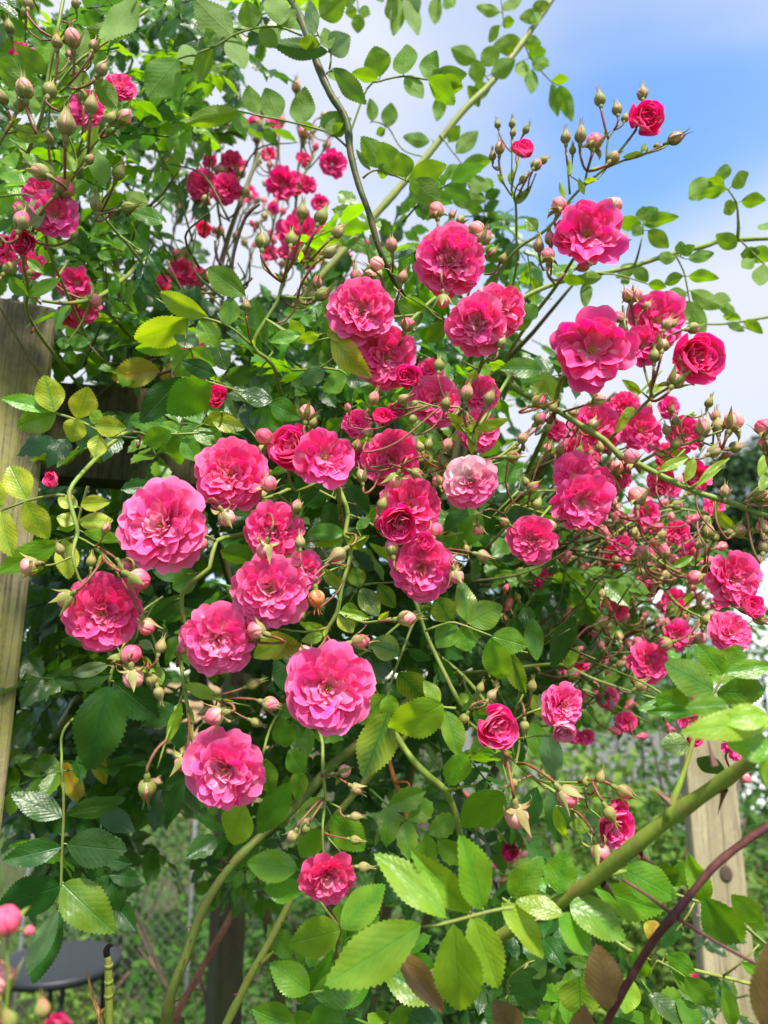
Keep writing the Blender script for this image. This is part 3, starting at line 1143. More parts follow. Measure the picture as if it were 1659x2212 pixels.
def tree(label, x, y, h, w, n, seed, fm, size, group=None):
    r = random.Random(seed)
    root = thing('tree', label, 'tree', (x, y, 0), group)
    b = MB()
    b.tube([(0, 0, -.1), (.1, 0, h * .3), (-.1, .1, h * .6), (0, 0, h * .9)], [h * .028, h * .022, h * .014, h * .004], 8)
    for k in range(9):
        a, z0 = r.uniform(0, 6.28), h * r.uniform(.3, .75)
        e = Vector((math.cos(a) * w * .42, math.sin(a) * w * .42, z0 + h * .12))
        b.tube([(0, 0, z0), e * .5 + Vector((0, 0, z0 * .55)), e], [h * .010, h * .007, h * .002], 5)
    obj('trunk', b.mesh('trunk', M_BARK), root)
    b = MB()
    for k in range(34):
        a, q = r.uniform(0, 6.28), r.random() ** .6
        z0 = r.uniform(.25, .97)
        wr = w * .5 * math.sin(math.pi * min(1, (1.04 - z0) * 1.05)) ** .6
        c = Vector((math.cos(a) * q * wr, math.sin(a) * q * wr, h * z0))
        leaf_cloud(b, c, (w * .15, w * .15, h * .055), n // 34, size, r)
    obj('crown', b.mesh('crown', fm, False), root)
    return root


def at(u, d, z=0.0):
    """where the sight line of column u stands on level z at distance d along the ground"""
    x = (u - CX) / FPX
    return (x * d / math.cos(PITCH) * 1.0, d)


# trees beyond the garden; the crowns show through the thin side of the rose
for i, (u, y, h, w_, lab) in enumerate([
        (1640, 26, 10.4, 7.0, 'dark evergreen tree beyond the garden, tallest where cloud meets the tree line'),
        (1500, 30, 8.6, 7.5, 'rounded dark tree beyond the garden, seen through the buds'),
        (1360, 28, 7.4, 7.0, 'mid-height tree behind the rose, mostly hidden by blooms'),
        (1180, 32, 7.4, 8.0, 'broad far tree hidden behind the thick of the rose bush'),
        (430, 30, 5.2, 8.0, 'low wide tree far behind the tan slats'),
        (620, 34, 5.6, 8.0, 'far tree beyond the white trough, low in the central gap'),
        (1760, 22, 8.2, 6.0, 'edge tree beyond the tunnel, just entering the frame')]):
    x, yy = at(u, y)
    tree(lab, x, yy, h, w_, 6500, 300 + i, M_FOLD if i in (0, 1, 3) else M_FOL, .34, 'trees beyond the garden')

# garden shrubs
for i, (u, y, w_, h, n, sz, fm, lab, fl) in enumerate([
        (1330, 2.6, .9, 1.35, 2600, .05, M_FOLL, 'loose yellow-green shrub filling the gap beside the pale post', 2),
        (1440, 3.4, 1.0, 1.5, 2600, .05, M_FOL, 'leafy green shrub behind the pale fence post', 3),
        (1640, 2.2, .8, 1.25, 2400, .04, M_FOLL, 'fine-leaved shrub with small red flowers at the outer side of the pale post', 9),
        (1180, 3.0, 1.0, 1.2, 2400, .05, M_FOL, 'mid green bush low behind the orange-brown dry stem', 4),
        (1000, 3.6, 1.0, 1.15, 2400, .05, M_FOL, 'dim green bush under the middle of the rose', 4),
        (760, 3.2, .8, .95, 1800, .045, M_FOL, 'low green bush between the dark post and the smooth cane', 3),
        (640, 4.4, 1.1, .95, 1800, .05, M_FOL, 'shaded shrub beside the end of the wire fence', 2),
        (1250, 3.9, 1.0, 1.25, 2200, .05, M_FOL, 'bush in front of the grey board fence', 3),
        (540, 2.9, .8, .8, 1600, .045, M_FOL, 'low bush right behind the dark stained post', 1),
        (330, 4.2, 1.0, .85, 1800, .05, M_FOL, 'dull green bush just behind the wire netting', 0),
        (470, 5.0, 1.1, .95, 1800, .05, M_FOLL, 'light green bush between the netting and the tan slats', 1),
        (1560, 6.0, 2.0, 2.3, 3000, .08, M_FOL, 'tall hedge shrub in front of the far trees', 0),
        (1280, 6.5, 2.2, 2.1, 3000, .08, M_FOLL, 'pale green tall shrub seen through the tangle of buds', 0),
        (1020, 7.0, 2.4, 2.0, 3000, .08, M_FOL, 'dense tall shrub hidden behind the bush centre', 0),
        (300, 10.5, 2.4, 2.3, 2600, .09, M_FOL, 'tall shrub beyond the wire fence in the low gap', 0),
        (640, 11.0, 2.4, 2.1, 2600, .08, M_FOLD, 'dark shrub at the end of the garden behind the slats', 0)]):
    x, yy = at(u, y)
    shrub('garden_shrub', lab, 'shrub', x, yy, w_, h, n, sz, fm, 500 + i, 'shrubs in the garden', fl)

# low plants and grass under the bush
r = random.Random(5)
b = MB()
for _ in range(15000):
    y = 0.9 + 7.5 * r.random() ** 1.5
    x = r.uniform(-.62, .62) * (y + .4)
    h = r.uniform(.04, .13) * (1 + .5 * math.sin(x * 3) * math.sin(y * 2))
    a = r.uniform(0, 6.28)
    dx, dy = math.cos(a) * .004, math.sin(a) * .004
    lx, ly = r.gauss(0, .4) * h, r.gauss(0, .4) * h
    b.add([(x - dx, y - dy, 0), (x + dx, y + dy, 0), (x + lx * .4 + dx * .7, y + ly * .4 + dy * .7, h * .6), (x + lx * .4 - dx * .7, y + ly * .4 - dy * .7, h * .6), (x + lx, y + ly, h)], [(0, 1, 2, 3), (3, 2, 4)])
g_ = obj('grass', b.mesh('grass', M_GRASS, False))
g_['kind'] = 'stuff'
g_['label'] = 'rough green grass under and beyond the rose bush'
for i, (u, y, lab) in enumerate([(330, 2.0, 'clump of feathery weeds on the grass past the low table'), (420, 2.7, 'tuft of green weeds at the foot of the dark post'), (560, 2.3, 'leafy weeds between the two slanting canes'),
                                (260, 3.4, 'weeds along the bottom of the wire fence'), (880, 2.2, 'pink-flowered weeds low under the hanging rosette')]):
    x, yy = at(u, y)
    shrub('garden_plant', lab, 'plant', x, yy, .45, .42, 900, .035, M_FOLL if i % 2 else M_FOL, 700 + i, 'weeds in the grass', 3 if i == 4 else 0, (.8, .3, .45, 1))

# the mossy post of the arch, with its rail running back into the leaves
M_POST = wood_material('weathered_post', (0.150, 0.125, 0.070), (0.275, 0.235, 0.135), (0.235, 0.225, 0.045, .75), dark_top=(P(60, 790, .63).z, (0.065, 0.050, 0.034), (0.17, 0.14, 0.09)))  # mossy wood, turning darker brown towards the top of the post
M_POSTD = wood_material('dark_rail', (0.040, 0.030, 0.018), (0.085, 0.065, 0.035), (0.06, 0.07, 0.02, .6))
M_POSTP = wood_material('pale_post', (0.30, 0.25, 0.155), (0.44, 0.375, 0.24), (0.22, 0.20, 0.10, .5), bumps=.4)
c = P(100, 900, .62)
ang = math.atan2(c.x, c.y)
root = thing('timber_arch', 'weathered mossy square timber post with a dark rail, cut off at the side', 'wooden post', (c.x, c.y, 0))
root.rotation_euler = (0, 0, -ang)
top = P(127, 650, .63).z
b = MB()
W_ = .10
ch = .0025
prof = [(-W_ + ch, 0), (-ch, 0), (0, ch), (0, W_ - ch), (-ch, W_), (-W_ + ch, W_), (-W_, W_ - ch), (-W_, ch)]
zs = [-.3, .3, .6, .9, 1.2, 1.4, 1.55, top - .003, top]
rp = random.Random(3)
vs = []
for i, z in enumerate(zs):
    for (x, y) in prof:
        k = .97 if i == len(zs) - 1 else 1
        vs.append(((x + W_ / 2) * k - W_ / 2 + rp.uniform(-.0006, .0006), (y - W_ / 2) * k + W_ / 2 + rp.uniform(-.0006, .0006), z))
fs = [(i * 8 + k, i * 8 + (k + 1) % 8, (i + 1) * 8 + (k + 1) % 8, (i + 1) * 8 + k) for i in range(len(zs) - 1) for k in range(8)] + [tuple((len(zs) - 1) * 8 + k for k in range(8))]
b.add(vs, fs)
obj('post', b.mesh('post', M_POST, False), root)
q1 = P(150, 955, .72)
b = MB()
b.box((.002, -.02, -.045), (.40, .018, .045))
rail = obj('rail', b.mesh('rail', M_POSTD, False), root)
rail.matrix_local = Matrix.Translation((0.0, .085, q1.z)) @ Matrix.Rotation(ang * .6 + rad(-6), 4, 'Z') @ Matrix.Rotation(rad(2.5), 4, 'Y')
for i in range(9):       # dead curled leaf scraps and moss on the cut top
    s = r.uniform(.006, .016)
    obj('moss_scrap', LEAFLOW[i % 3], root, Matrix.Translation((-r.uniform(.0, .09), r.uniform(.0, .03), top + .002)) @ Matrix.Rotation(r.uniform(0, 6), 4, 'Z') @ Matrix.Rotation(r.uniform(-.5, .6), 4, 'X') @ Matrix.Diagonal((s * .5, s, s * 2, 1)), (.16 + .1 * r.random(), .10, .03, 1))

# pale post at the other side
c = P(1534, 1750, 1.34)
root = thing('fence_post', 'pale square timber fence post with a dark knot and a thin wire round it', 'fence post', (c.x, c.y, 0))
root.rotation_euler = (0, 0, rad(-14))
tz = P(1500, 1500, 1.36).z
b = MB()
hw = .041
prof = [(-hw + ch, -hw), (hw - ch, -hw), (hw, -hw + ch), (hw, hw - ch), (hw - ch, hw), (-hw + ch, hw), (-hw, hw - ch), (-hw, -hw + ch)]
vs = [(x, y, z) for z in (-.3, tz - .01, tz) for (x, y) in [(p[0] * (.93 if z == tz else 1), p[1] * (.93 if z == tz else 1)) for p in prof]]
b.add(vs, [(i * 8 + k, i * 8 + (k + 1) % 8, (i + 1) * 8 + (k + 1) % 8, (i + 1) * 8 + k) for i in range(2) for k in range(8)] + [tuple(16 + k for k in range(8))])
obj('post', b.mesh('post', M_POSTP, False), root)
b = MB()
kz = P(1545, 1868, 1.34).z
b.lathe([(.0135, -.0005), (.013, .001), (.008, .0015), (0, .0012)], 14, 0, Matrix.Translation((.010, -hw, kz)) @ Matrix.Rotation(math.pi / 2, 4, 'X') @ Matrix.Diagonal((.8, 1.1, 1, 1)))
obj('knot', b.mesh('knot', plain_material('wood_knot', (0.085, 0.062, 0.040), .8, .2, 300, .8)), root)
b = MB()
wz = P(1540, 1952, 1.34).z
k_ = hw + .0012
b.tube([(-k_, -k_, wz), (0, -k_ - .0006, wz - .001), (k_, -k_, wz + .001), (k_, k_, wz), (-k_, k_, wz), (-k_, -k_, wz)], .0009, 5, 0, .01)
obj('wire', b.mesh('wire', plain_material('tie_wire', (.45, .42, .36), .5, .5)), root)

# the dark thin post in the middle of the low gap and the stick leaning on it
c = P(495, 1900, 1.5)
root = thing('fence_post', 'dark brown stained post standing in the grass behind the knobbly cane', 'fence post', (c.x, c.y, 0))
root.rotation_euler = (0, 0, rad(34))
b = MB()
b.box((-.027, -.027, -.2), (.027, .027, 1.75))
obj('post', b.mesh('post', M_POSTD, False), root)
b = MB()
b.box((-.030, -.030, 1.7525), (.030, .030, 1.77))
obj('post_cap', b.mesh('post_cap', M_POSTD, False), root)
p0, p1 = P(405, 2150, 1.2), P(545, 1890, 1.38)
root = thing('garden_cane', 'reddish brown garden stick leaning towards the dark post', 'stick', p0)
b = MB()
dv = (p1 - p0)
b.tube([dv * -.7, dv * .2, dv * .6 + Vector((0.002, 0, 0)), dv * 1.1], [.0062, .006, .0058, .005], 7)
for t in (-.4, 0, .4, .8):
    b.tube([dv * (t - .006), dv * (t + .006)], [.0071, .0071], 7)
obj('cane', b.mesh('cane', wood_material('cane_wood', (0.17, 0.065, 0.035), (0.27, 0.12, 0.07))), root)

# low round garden table
x, y = at(128, 2.55)
c = P(128, 2072, 2.55)
root = thing('round_table', 'low round dark grey metal garden table on the grass beneath drooping leaves', 'table', (c.x, c.y, 0))
M_TAB = plain_material('dark_metal', (0.014, 0.017, 0.021), .5, .35, 30, .4)
tz = c.z
b = MB()
b.lathe([(0, tz), (.185, tz), (.203, tz - .003), (.207, tz - .012), (.203, tz - .03), (.19, tz - .03), (.19, tz - .008), (0, tz - .009)], 40)
obj('tabletop', b.mesh('tabletop', M_TAB), root)
for k in range(4):
    a = k * 1.5708 + .5
    b = MB()
    b.tube([(math.cos(a) * .15, math.sin(a) * .15, tz - .01), (math.cos(a) * .16, math.sin(a) * .16, tz * .5), (math.cos(a) * .20, math.sin(a) * .20, .0)], .009, 8)
    obj('leg', b.mesh('leg', M_TAB), root)

# cut cane stub and dry twig near the bottom edge
p0 = P(236, 2230, .42)
root = thing('cut_cane', 'pruned green cane stub with a blackened withered tip at the bottom edge', 'cane stub', p0)
b = MB()
pts = [P(236, 2230, .42) - p0, P(235, 2150, .42) - p0, P(234, 2085, .42) - p0, P(232, 2065, .42) - p0]
b.tube(pts, [8 / FPX * .42, 8.5 / FPX * .42, 8 / FPX * .42, 7 / FPX * .42], 9, 0, .005)
for t in (2150, 2120, 2085):
    b.tube([P(235, t + 3, .42) - p0, P(235, t - 3, .42) - p0], [9.6 / FPX * .42] * 2, 9)
obj('stub', b.mesh('stub', M_CANE), root, None, (0.16, 0.20, 0.03, 1))
b = MB()
b.tube([P(232, 2070, .42) - p0, P(230, 2052, .42) - p0, P(236, 2043, .42) - p0, P(245, 2042, .42) - p0], [.0017, .0019, .0013, .0006], 7, 0, .003)
obj('withered_tip', b.mesh('withered_tip', plain_material('dead_tissue', (.03, .018, .014), .8, .2, 900)), root)
p0 = P(222, 2240, .43)
root = thing('dry_twig', 'thin bleached orange twig next to the pruned green stub', 'twig', p0)
b = MB()
b.tube([P(222, 2240, .43) - p0, P(214, 2190, .43) - p0, P(199, 2150, .43) - p0, P(188, 2096, .43) - p0], [.0022, .0016, .001, .0006], 6, 0, .004)
b.tube([P(214, 2190, .43) - p0, P(228, 2180, .43) - p0, P(232, 2200, .43) - p0], [.0014, .0011, .0004], 5)
obj('twig', b.mesh('twig', wood_material('dry_wood', (.42, .22, .07), (.55, .33, .12))), root)

# wire netting between the slats and the grass
M_WIRE = plain_material('galvanised_wire', (0.20, 0.21, 0.21), .6, .3, 60, .3, .3)
c = P(420, 1780, 3.4)
root = thing('wire_fence', 'grey chain-link netting on thin steel posts at the end of the grass', 'wire fence', (c.x, c.y, 0))
top = P(420, 1655, 3.4).z
wd, z0 = 1.5, .05
b = MB()
pit = .05
nx = int(wd / pit)
nz_ = int((top - z0) / pit)
for i in range(nx):
    pts = [((i + .5 * (k % 2)) * pit - wd / 2, .004 * (k % 2), z0 + k * pit * .5) for k in range(int((top - z0) / (pit * .5)) + 1)]
    for a_, b_ in zip(pts[:-1], pts[1:]):
        b.tube([a_, b_], .0008, 3, cap=False)
    pts = [((i + 1 - .5 * (k % 2)) * pit - wd / 2, .004 * ((k + 1) % 2), z0 + k * pit * .5) for k in range(int((top - z0) / (pit * .5)) + 1)]
    for a_, b_ in zip(pts[:-1], pts[1:]):
        b.tube([a_, b_], .0008, 3, cap=False)
obj('wire_mesh', b.mesh('wire_mesh', M_WIRE), root)
for xx in (-wd / 2, 0, wd / 2):
    b = MB()
    b.tube([(xx, .012, -.1), (xx, .012, top + .04)], .010, 8)
    obj('fence_pole', b.mesh('fence_pole', M_WIRE), root)

# tan slatted timber bay and white board behind the netting
M_SLAT = wood_material('tan_timber', (0.36, 0.22, 0.11), (0.50, 0.34, 0.19))
M_WHITE = plain_material('white_board', (0.72, 0.74, 0.76), .5, .4, 12, .15)
c = P(420, 1580, 8.5)
root = thing('timber_bay', 'tan slatted timber compost bay beyond the netting', 'compost bay', (c.x, c.y, 0))
tz = P(400, 1452, 8.5).z
for k, xx in enumerate((-.42, .0, .45, .9)):
    b = MB()
    b.box((xx - .035, -.035, -.1), (xx + .035, .035, tz + .04 * (k % 2)))
    obj('post', b.mesh('post', M_SLAT, False), root)
_b = MB()
_b.box((-.46, -.062, 0), (.94, -.037, .085))
me_ = _b.mesh('slat', M_SLAT, False)
for k in range(9):
    obj('slat', me_, root, Matrix.Translation((r.uniform(-.01, .01), 0, .05 + k * (tz - .1) / 9)) @ Matrix.Rotation(rad(r.uniform(-.6, .6)), 4, 'Y'))
c = P(610, 1545, 7.6)
root = thing('white_trough', 'long white plastic trough on two blocks in front of the slats', 'trough', (c.x, c.y, 0))
b = MB()
zz = c.z
b.add([(-.4, -.1, zz), (.4, -.1, zz), (.4, .1, zz), (-.4, .1, zz), (-.36, -.07, zz - .14), (.36, -.07, zz - .14), (.36, .07, zz - .14), (-.36, .07, zz - .14),
       (-.37, -.075, zz - .003), (.37, -.075, zz - .003), (.37, .075, zz - .003), (-.37, .075, zz - .003), (-.34, -.055, zz - .12), (.34, -.055, zz - .12), (.34, .055, zz - .12), (-.34, .055, zz - .12)],
      [(4, 5, 1, 0), (5, 6, 2, 1), (6, 7, 3, 2), (7, 4, 0, 3), (7, 6, 5, 4), (0, 1, 9, 8), (1, 2, 10, 9), (2, 3, 11, 10), (3, 0, 8, 11), (8, 9, 13, 12), (9, 10, 14, 13), (10, 11, 15, 14), (11, 8, 12, 15), (12, 13, 14, 15)])
obj('trough', b.mesh('trough', M_WHITE, False), root)
for xx in (-.25, .25):
    b = MB()
    b.box((xx - .05, -.06, -.02), (xx + .05, .06, zz - .142))
    obj('block', b.mesh('block', M_SLAT, False), root)

# grey panel fence in the gap under the side of the rose
M_GREYW = wood_material('grey_timber', (0.15, 0.155, 0.145), (0.24, 0.25, 0.24))
c = P(1310, 1640, 4.6)
root = thing('panel_fence', 'weathered grey vertical board fence behind the shrubs', 'fence', (c.x, c.y, 0))
tz = P(1310, 1580, 4.6).z
_b = MB()
_b.box((-.068, -.01, .02), (.068, .01, tz))
me_ = _b.mesh('board', M_GREYW, False)
for k in range(12):
    obj('board', me_, root, Matrix.Translation(((k - 6) * .15, .012 * (k % 2), r.uniform(-.02, .02))))
for zz in (.35, tz - .25):
    b = MB()
    b.box((-1.0, .0235, zz - .04), (.85, .06, zz + .04))
    obj('rail', b.mesh('rail', M_GREYW, False), root)

# white polytunnel at the side
M_POLY = plain_material('white_polythene', (0.78, 0.80, 0.82), .35, .4, 3, .12)
c = P(1720, 1474, 9.0)
root = thing('polytunnel', 'white plastic growing tunnel past the edge of the bush', 'polytunnel', (c.x, c.y, 0))
b = MB()
n = 16
rad_ = 1.15
hgt = P(1690, 1185, 9.0).z
for yy in (0, 4.0):
    pass
vs = []
for j, yy in enumerate((0, 1.3, 2.6, 4.0)):
    for k in range(n + 1):
        a = math.pi * k / n
        vs.append((-math.cos(a) * rad_, yy, math.sin(a) ** .8 * hgt))
b.add(vs, [(j * (n + 1) + k, j * (n + 1) + k + 1, (j + 1) * (n + 1) + k + 1, (j + 1) * (n + 1) + k) for j in range(3) for k in range(n)])
vv = [(-math.cos(math.pi * k / n) * rad_, 0, math.sin(math.pi * k / n) ** .8 * hgt) for k in range(n + 1)]
b.add(vv, [tuple(range(n + 1))])
obj('cover', b.mesh('cover', M_POLY), root)
for yy in (-.02, 1.3, 2.6, 4.0):
    b = MB()
    b.tube([(-math.cos(math.pi * k / n) * (rad_ + .02), yy, math.sin(math.pi * k / n) ** .8 * (hgt + .02)) for k in range(n + 1)], .022, 6)
    obj('hoop', b.mesh('hoop', M_WIRE), root)
b = MB()
b.box((-.4, -.06, .02), (.4, -.03, 1.9))
obj('door', b.mesh('door', M_WHITE, False), root)

# ------------------------------------------------------------------ the body of the climbing rose
M_LEAFM = M_LEAF.copy()      # the same leaf for the joined mass behind: its tint comes from each leaf instead of each object
M_LEAFM.name = 'rose_leaf_mass'
t = M_LEAFM.node_tree
oi = [n for n in t.nodes if n.type == 'OBJECT_INFO'][0]
gg = NG(t)
geo = gg.n('ShaderNodeNewGeometry')
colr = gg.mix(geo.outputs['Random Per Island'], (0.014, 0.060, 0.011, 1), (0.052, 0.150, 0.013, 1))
for lk in list(t.links):
    if lk.from_node == oi:
        to = lk.to_socket
        nm = lk.from_socket.name
        t.links.remove(lk)
        if nm == 'Color':
            t.links.new(colr, to)
        elif nm == 'Random':
            t.links.new(geo.outputs['Random Per Island'], to)
        else:
            to.default_value = 1.0


def compound(seed):
    """one pinnate leaf of seven leaflets, about a unit long, drooping a little, low in faces"""
    r = random.Random(seed)
    b = MB()
    L_ = .62
    droop = r.uniform(.15, .5)
    path = lambda t: Vector((0.03 * math.sin(t * 3), t * L_, -droop * .35 * t * t))
    b.tube([path(0), path(.5), path(1)], [.012, .010, .006], 4)
    spots = [(1, 0)] + [(t, s) for t in (.88, .58, .30) for s in (-1, 1)]
    for t, s in spots:
        me = r.choice(LEAFLOW)
        ln = .38 * r.uniform(.8, 1.05) * (1 if s == 0 else (.75 + .2 * t))
        an = 0 if s == 0 else -s * rad(r.uniform(50, 70))
        M = Matrix.Translation(path(t)) @ Matrix.Rotation(an, 4, 'Z') @ Matrix.Rotation(rad(r.uniform(-30, 12)), 4, 'X') @ Matrix.Rotation(rad(r.uniform(-30, 30)), 4, 'Y') @ Matrix.Scale(ln, 4)
        ul = me.uv_layers[0].data
        base = len(b.v)
        b.v.extend([tuple(M @ v.co) for v in me.vertices])
        for p in me.polygons:
            b.f.append(tuple(i + base for i in p.vertices))
            b.m.append(0)
            b.uv.extend([tuple(ul[i].uv) for i in p.loop_indices])
    return b


COMP = [compound(40 + i) for i in range(6)]
COMPM = [c_.mesh('leaf', M_LEAF) for c_ in COMP]
COMPA = [(np.array(c_.v), c_) for c_ in COMP]


def in_poly(x, y, poly):
    c = False
    j = len(poly) - 1
    for i in range(len(poly)):
        if (poly[i][1] > y) != (poly[j][1] > y) and x < (poly[j][0] - poly[i][0]) * (y - poly[i][1]) / (poly[j][1] - poly[i][1]) + poly[i][0]:
            c = not c
        j = i
    return c


def leaf_frames(poly, n, d0, d1, size, r, tilt=.6):
    xs, ys = [p[0] for p in poly], [p[1] for p in poly]
    out = []
    while len(out) < n:
        u, v = r.uniform(min(xs), max(xs)), r.uniform(min(ys), max(ys))
        if not in_poly(u, v, poly):
            continue
        d = d0 + (d1 - d0) * r.random()
        y = (RIGHT * r.gauss(0, 1) + UP * r.gauss(-.25, .8) - FWD * r.gauss(.2, .5)).normalized()
        z = (-FWD * r.uniform(.1, 1) + Vector((0, 0, 1)) * r.uniform(.3, 1.2) + RIGHT * r.gauss(0, tilt)).normalized()
        s = size * r.uniform(.75, 1.25)
        out.append(Matrix.Translation(P(u, v, d)) @ frame(y=y, z=(z - y * z.dot(y))) @ Matrix.Scale(s, 4))
    return out


root = thing('climbing_rose', 'body of the climbing rose, dark layered leaves and woody canes behind all the blooms', 'climbing rose', (0.05, .95, 0))
BORG = Vector((0.05, .95, 0))
r = random.Random(77)
b = MB()
for k, pts in enumerate([
        [(700, 2400, 1.2, 14), (720, 1900, 1.05, 13), (760, 1500, .95, 12), (820, 1150, .9, 11), (900, 800, .86, 9), (1000, 560, .8, 6)],
        [(760, 2400, 1.25, 12), (830, 2000, 1.1, 12), (900, 1600, 1.0, 11), (1000, 1250, .9, 10), (1180, 1000, .8, 8), (1330, 850, .72, 5)],
        [(640, 2400, 1.2, 12), (560, 1900, 1.05, 12), (430, 1450, .95, 11), (330, 1050, .9, 10), (260, 650, .85, 8), (220, 200, .8, 6), (200, -60, .8, 5)],
        [(800, 2400, 1.3, 12), (900, 2050, 1.1, 11), (1050, 1700, .95, 10), (1200, 1480, .85, 8), (1400, 1350, .76, 6), (1560, 1310, .7, 4)],
        [(600, 1600, 1.0, 9), (480, 1200, .9, 8), (420, 900, .85, 7), (480, 560, .85, 6), (560, 330, .9, 4)],
        [(880, 1400, .92, 8), (1100, 1230, .8, 7), (1300, 1160, .72, 5), (1480, 1100, .68, 3)],
        [(900, 1200, .9, 8), (1000, 900, .8, 7), (1150, 720, .72, 5), (1250, 600, .68, 3)],
        [(300, 800, .8, 5), (420, 720, .72, 4), (560, 640, .68, 3)], [(160, 900, .7, 4), (330, 760, .66, 4), (470, 670, .62, 3)]]):
    b = MB()
    b.tube([P(q[0], q[1], q[2]) - BORG for q in pts], [q[3] / FPX * q[2] for q in pts], 8, 0, .03)
    obj('cane', b.mesh('cane', M_CANE), root, None, (0.085, 0.095, 0.035, 1))
# thin twiggy stems of the thinner side
for k in range(46):
    u, v, d = r.uniform(980, 1300), r.uniform(1050, 1500), r.uniform(.6, .85)
    e = (u + r.uniform(60, 330), v - r.uniform(-60, 240), d - r.uniform(0, .1))
    b = MB()
    b.tube([P(u, v, d) - BORG, P((u + e[0]) / 2 + r.uniform(-45, 45), (v + e[1]) / 2 + r.uniform(-50, 50), (d + e[2]) / 2) - BORG, P(*e) - BORG], [.0013, .001, .0006], 5, 0, .01)
    obj('twig', b.mesh('twig', M_CANE), root, None, (0.13 * r.uniform(.6, 1.3), 0.12, 0.045, 1))
for k in range(26):
    u, v, d = r.uniform(100, 520), r.uniform(420, 900), r.uniform(.6, .85)
    e = (u + r.uniform(-160, 160), v - r.uniform(40, 260), d - r.uniform(0, .1))
    b = MB()
    b.tube([P(u, v, d) - BORG, P((u + e[0]) / 2 + r.uniform(-45, 45), (v + e[1]) / 2 + r.uniform(-50, 50), (d + e[2]) / 2) - BORG, P(*e) - BORG], [.0013, .001, .0006], 5, 0, .01)
    obj('twig', b.mesh('twig', M_CANE), root, None, (0.13 * r.uniform(.6, 1.3), 0.12, 0.045, 1))
for pts in ([(560, 440), (530, 470), (505, 550), (500, 610), (490, 660), (485, 720)], [(505, 600), (470, 560), (465, 520)], [(505, 590), (520, 620), (545, 600)], [(240, 790), (330, 770), (440, 720), (480, 690)], [(300, 830), (370, 800), (480, 785)], [(370, 805), (385, 860), (410, 890)]):
    b = MB()
    b.tube([P(p[0], p[1], .62) - BORG for p in pts], [.0016, .0015] + [.0012] * (len(pts) - 2), 6, 0, .006, 300, .001, r)
    obj('dead_twig', b.mesh('dead_twig', [M_CANE, M_CANE]), root, None, (0.045, 0.026, 0.022, 1))

UL = [(-60, -60), (430, -60), (390, 120), (430, 300), (330, 480), (380, 700), (150, 700), (140, 600), (-60, 560)]
UM = [(380, -60), (620, -60), (560, 60), (520, 300), (430, 360), (360, 300)]
MIDL = [(190, 640), (560, 620), (760, 640), (1000, 800), (980, 1000), (300, 1000), (190, 900)]
CEN = [(200, 960), (1000, 900), (1180, 1000), (1270, 1200), (1200, 1480), (900, 1560), (620, 1420), (300, 1400), (160, 1500)]
TOPC = [(620, 520), (900, 440), (1100, 420), (1200, 640), (1120, 900), (760, 900)]
LOWL = [(130, 1250), (330, 1300), (300, 1560), (235, 1760), (200, 1850), (70, 1880), (110, 1500)]
LOWR = [(760, 1560), (1100, 1560), (1300, 1900), (1500, 1960), (1660, 2060), (1660, 2260), (540, 2260), (600, 2080), (800, 1950)]
LEFT2 = [(135, 640), (420, 540), (430, 900), (140, 960)]
LEFTG = [(40, 900), (230, 880), (260, 1420), (20, 1480)]
GAPL = [(290, 1560), (700, 1500), (760, 1780), (520, 1930), (400, 1900), (300, 1720)]
LOWM = [(500, 1480), (900, 1500), (1000, 1700), (760, 1760), (560, 1640)]
RIGHTP = [(1100, 800), (1400, 900), (1560, 1050), (1600, 1300), (1450, 1500), (1150, 1530)]
plan_parts = [(UL, 70, .54, .75, .070), (UM, 22, .62, .80, .072), (MIDL, 50, .56, .72, .080), (CEN, 46, .54, .70, .085), (TOPC, 28, .62, .78, .072), (LOWL, 22, .56, .75, .09), (LOWR, 30, .50, .64, .075), (RIGHTP, 26, .62, .85, .055), (LEFT2, 14, .66, .85, .075), (GAPL, 16, .60, .85, .07)]
n_ = 0
for poly, n, d0, d1, sz in plan_parts:
    for M in leaf_frames(poly, n, d0, d1, sz, r):
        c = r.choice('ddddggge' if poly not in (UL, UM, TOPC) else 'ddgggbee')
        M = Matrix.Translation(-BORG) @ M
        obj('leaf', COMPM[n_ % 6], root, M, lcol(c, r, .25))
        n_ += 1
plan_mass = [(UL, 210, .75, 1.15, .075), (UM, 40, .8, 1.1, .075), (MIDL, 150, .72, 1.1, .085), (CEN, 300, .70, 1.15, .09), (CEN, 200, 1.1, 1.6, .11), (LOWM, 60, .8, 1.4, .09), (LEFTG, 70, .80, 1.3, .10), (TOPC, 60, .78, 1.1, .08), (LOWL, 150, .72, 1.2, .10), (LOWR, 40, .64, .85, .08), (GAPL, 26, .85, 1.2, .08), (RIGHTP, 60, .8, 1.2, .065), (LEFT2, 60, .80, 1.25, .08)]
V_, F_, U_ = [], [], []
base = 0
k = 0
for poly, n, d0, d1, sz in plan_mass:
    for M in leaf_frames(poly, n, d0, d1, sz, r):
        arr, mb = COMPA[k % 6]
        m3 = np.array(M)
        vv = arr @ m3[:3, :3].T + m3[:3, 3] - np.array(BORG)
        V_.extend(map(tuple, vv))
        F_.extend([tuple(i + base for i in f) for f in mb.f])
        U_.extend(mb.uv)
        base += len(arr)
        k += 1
me = bpy.data.meshes.new('foliage')
me.from_pydata(V_, [], F_)
me.materials.append(M_LEAFM)
ul = me.uv_layers.new(name='UVMap')
ul.data.foreach_set('uv', [c for p in U_ for c in p])
me.polygons.foreach_set('use_smooth', [True] * len(F_))
fo = obj('foliage', me, root)
fo['kind'] = 'stuff'
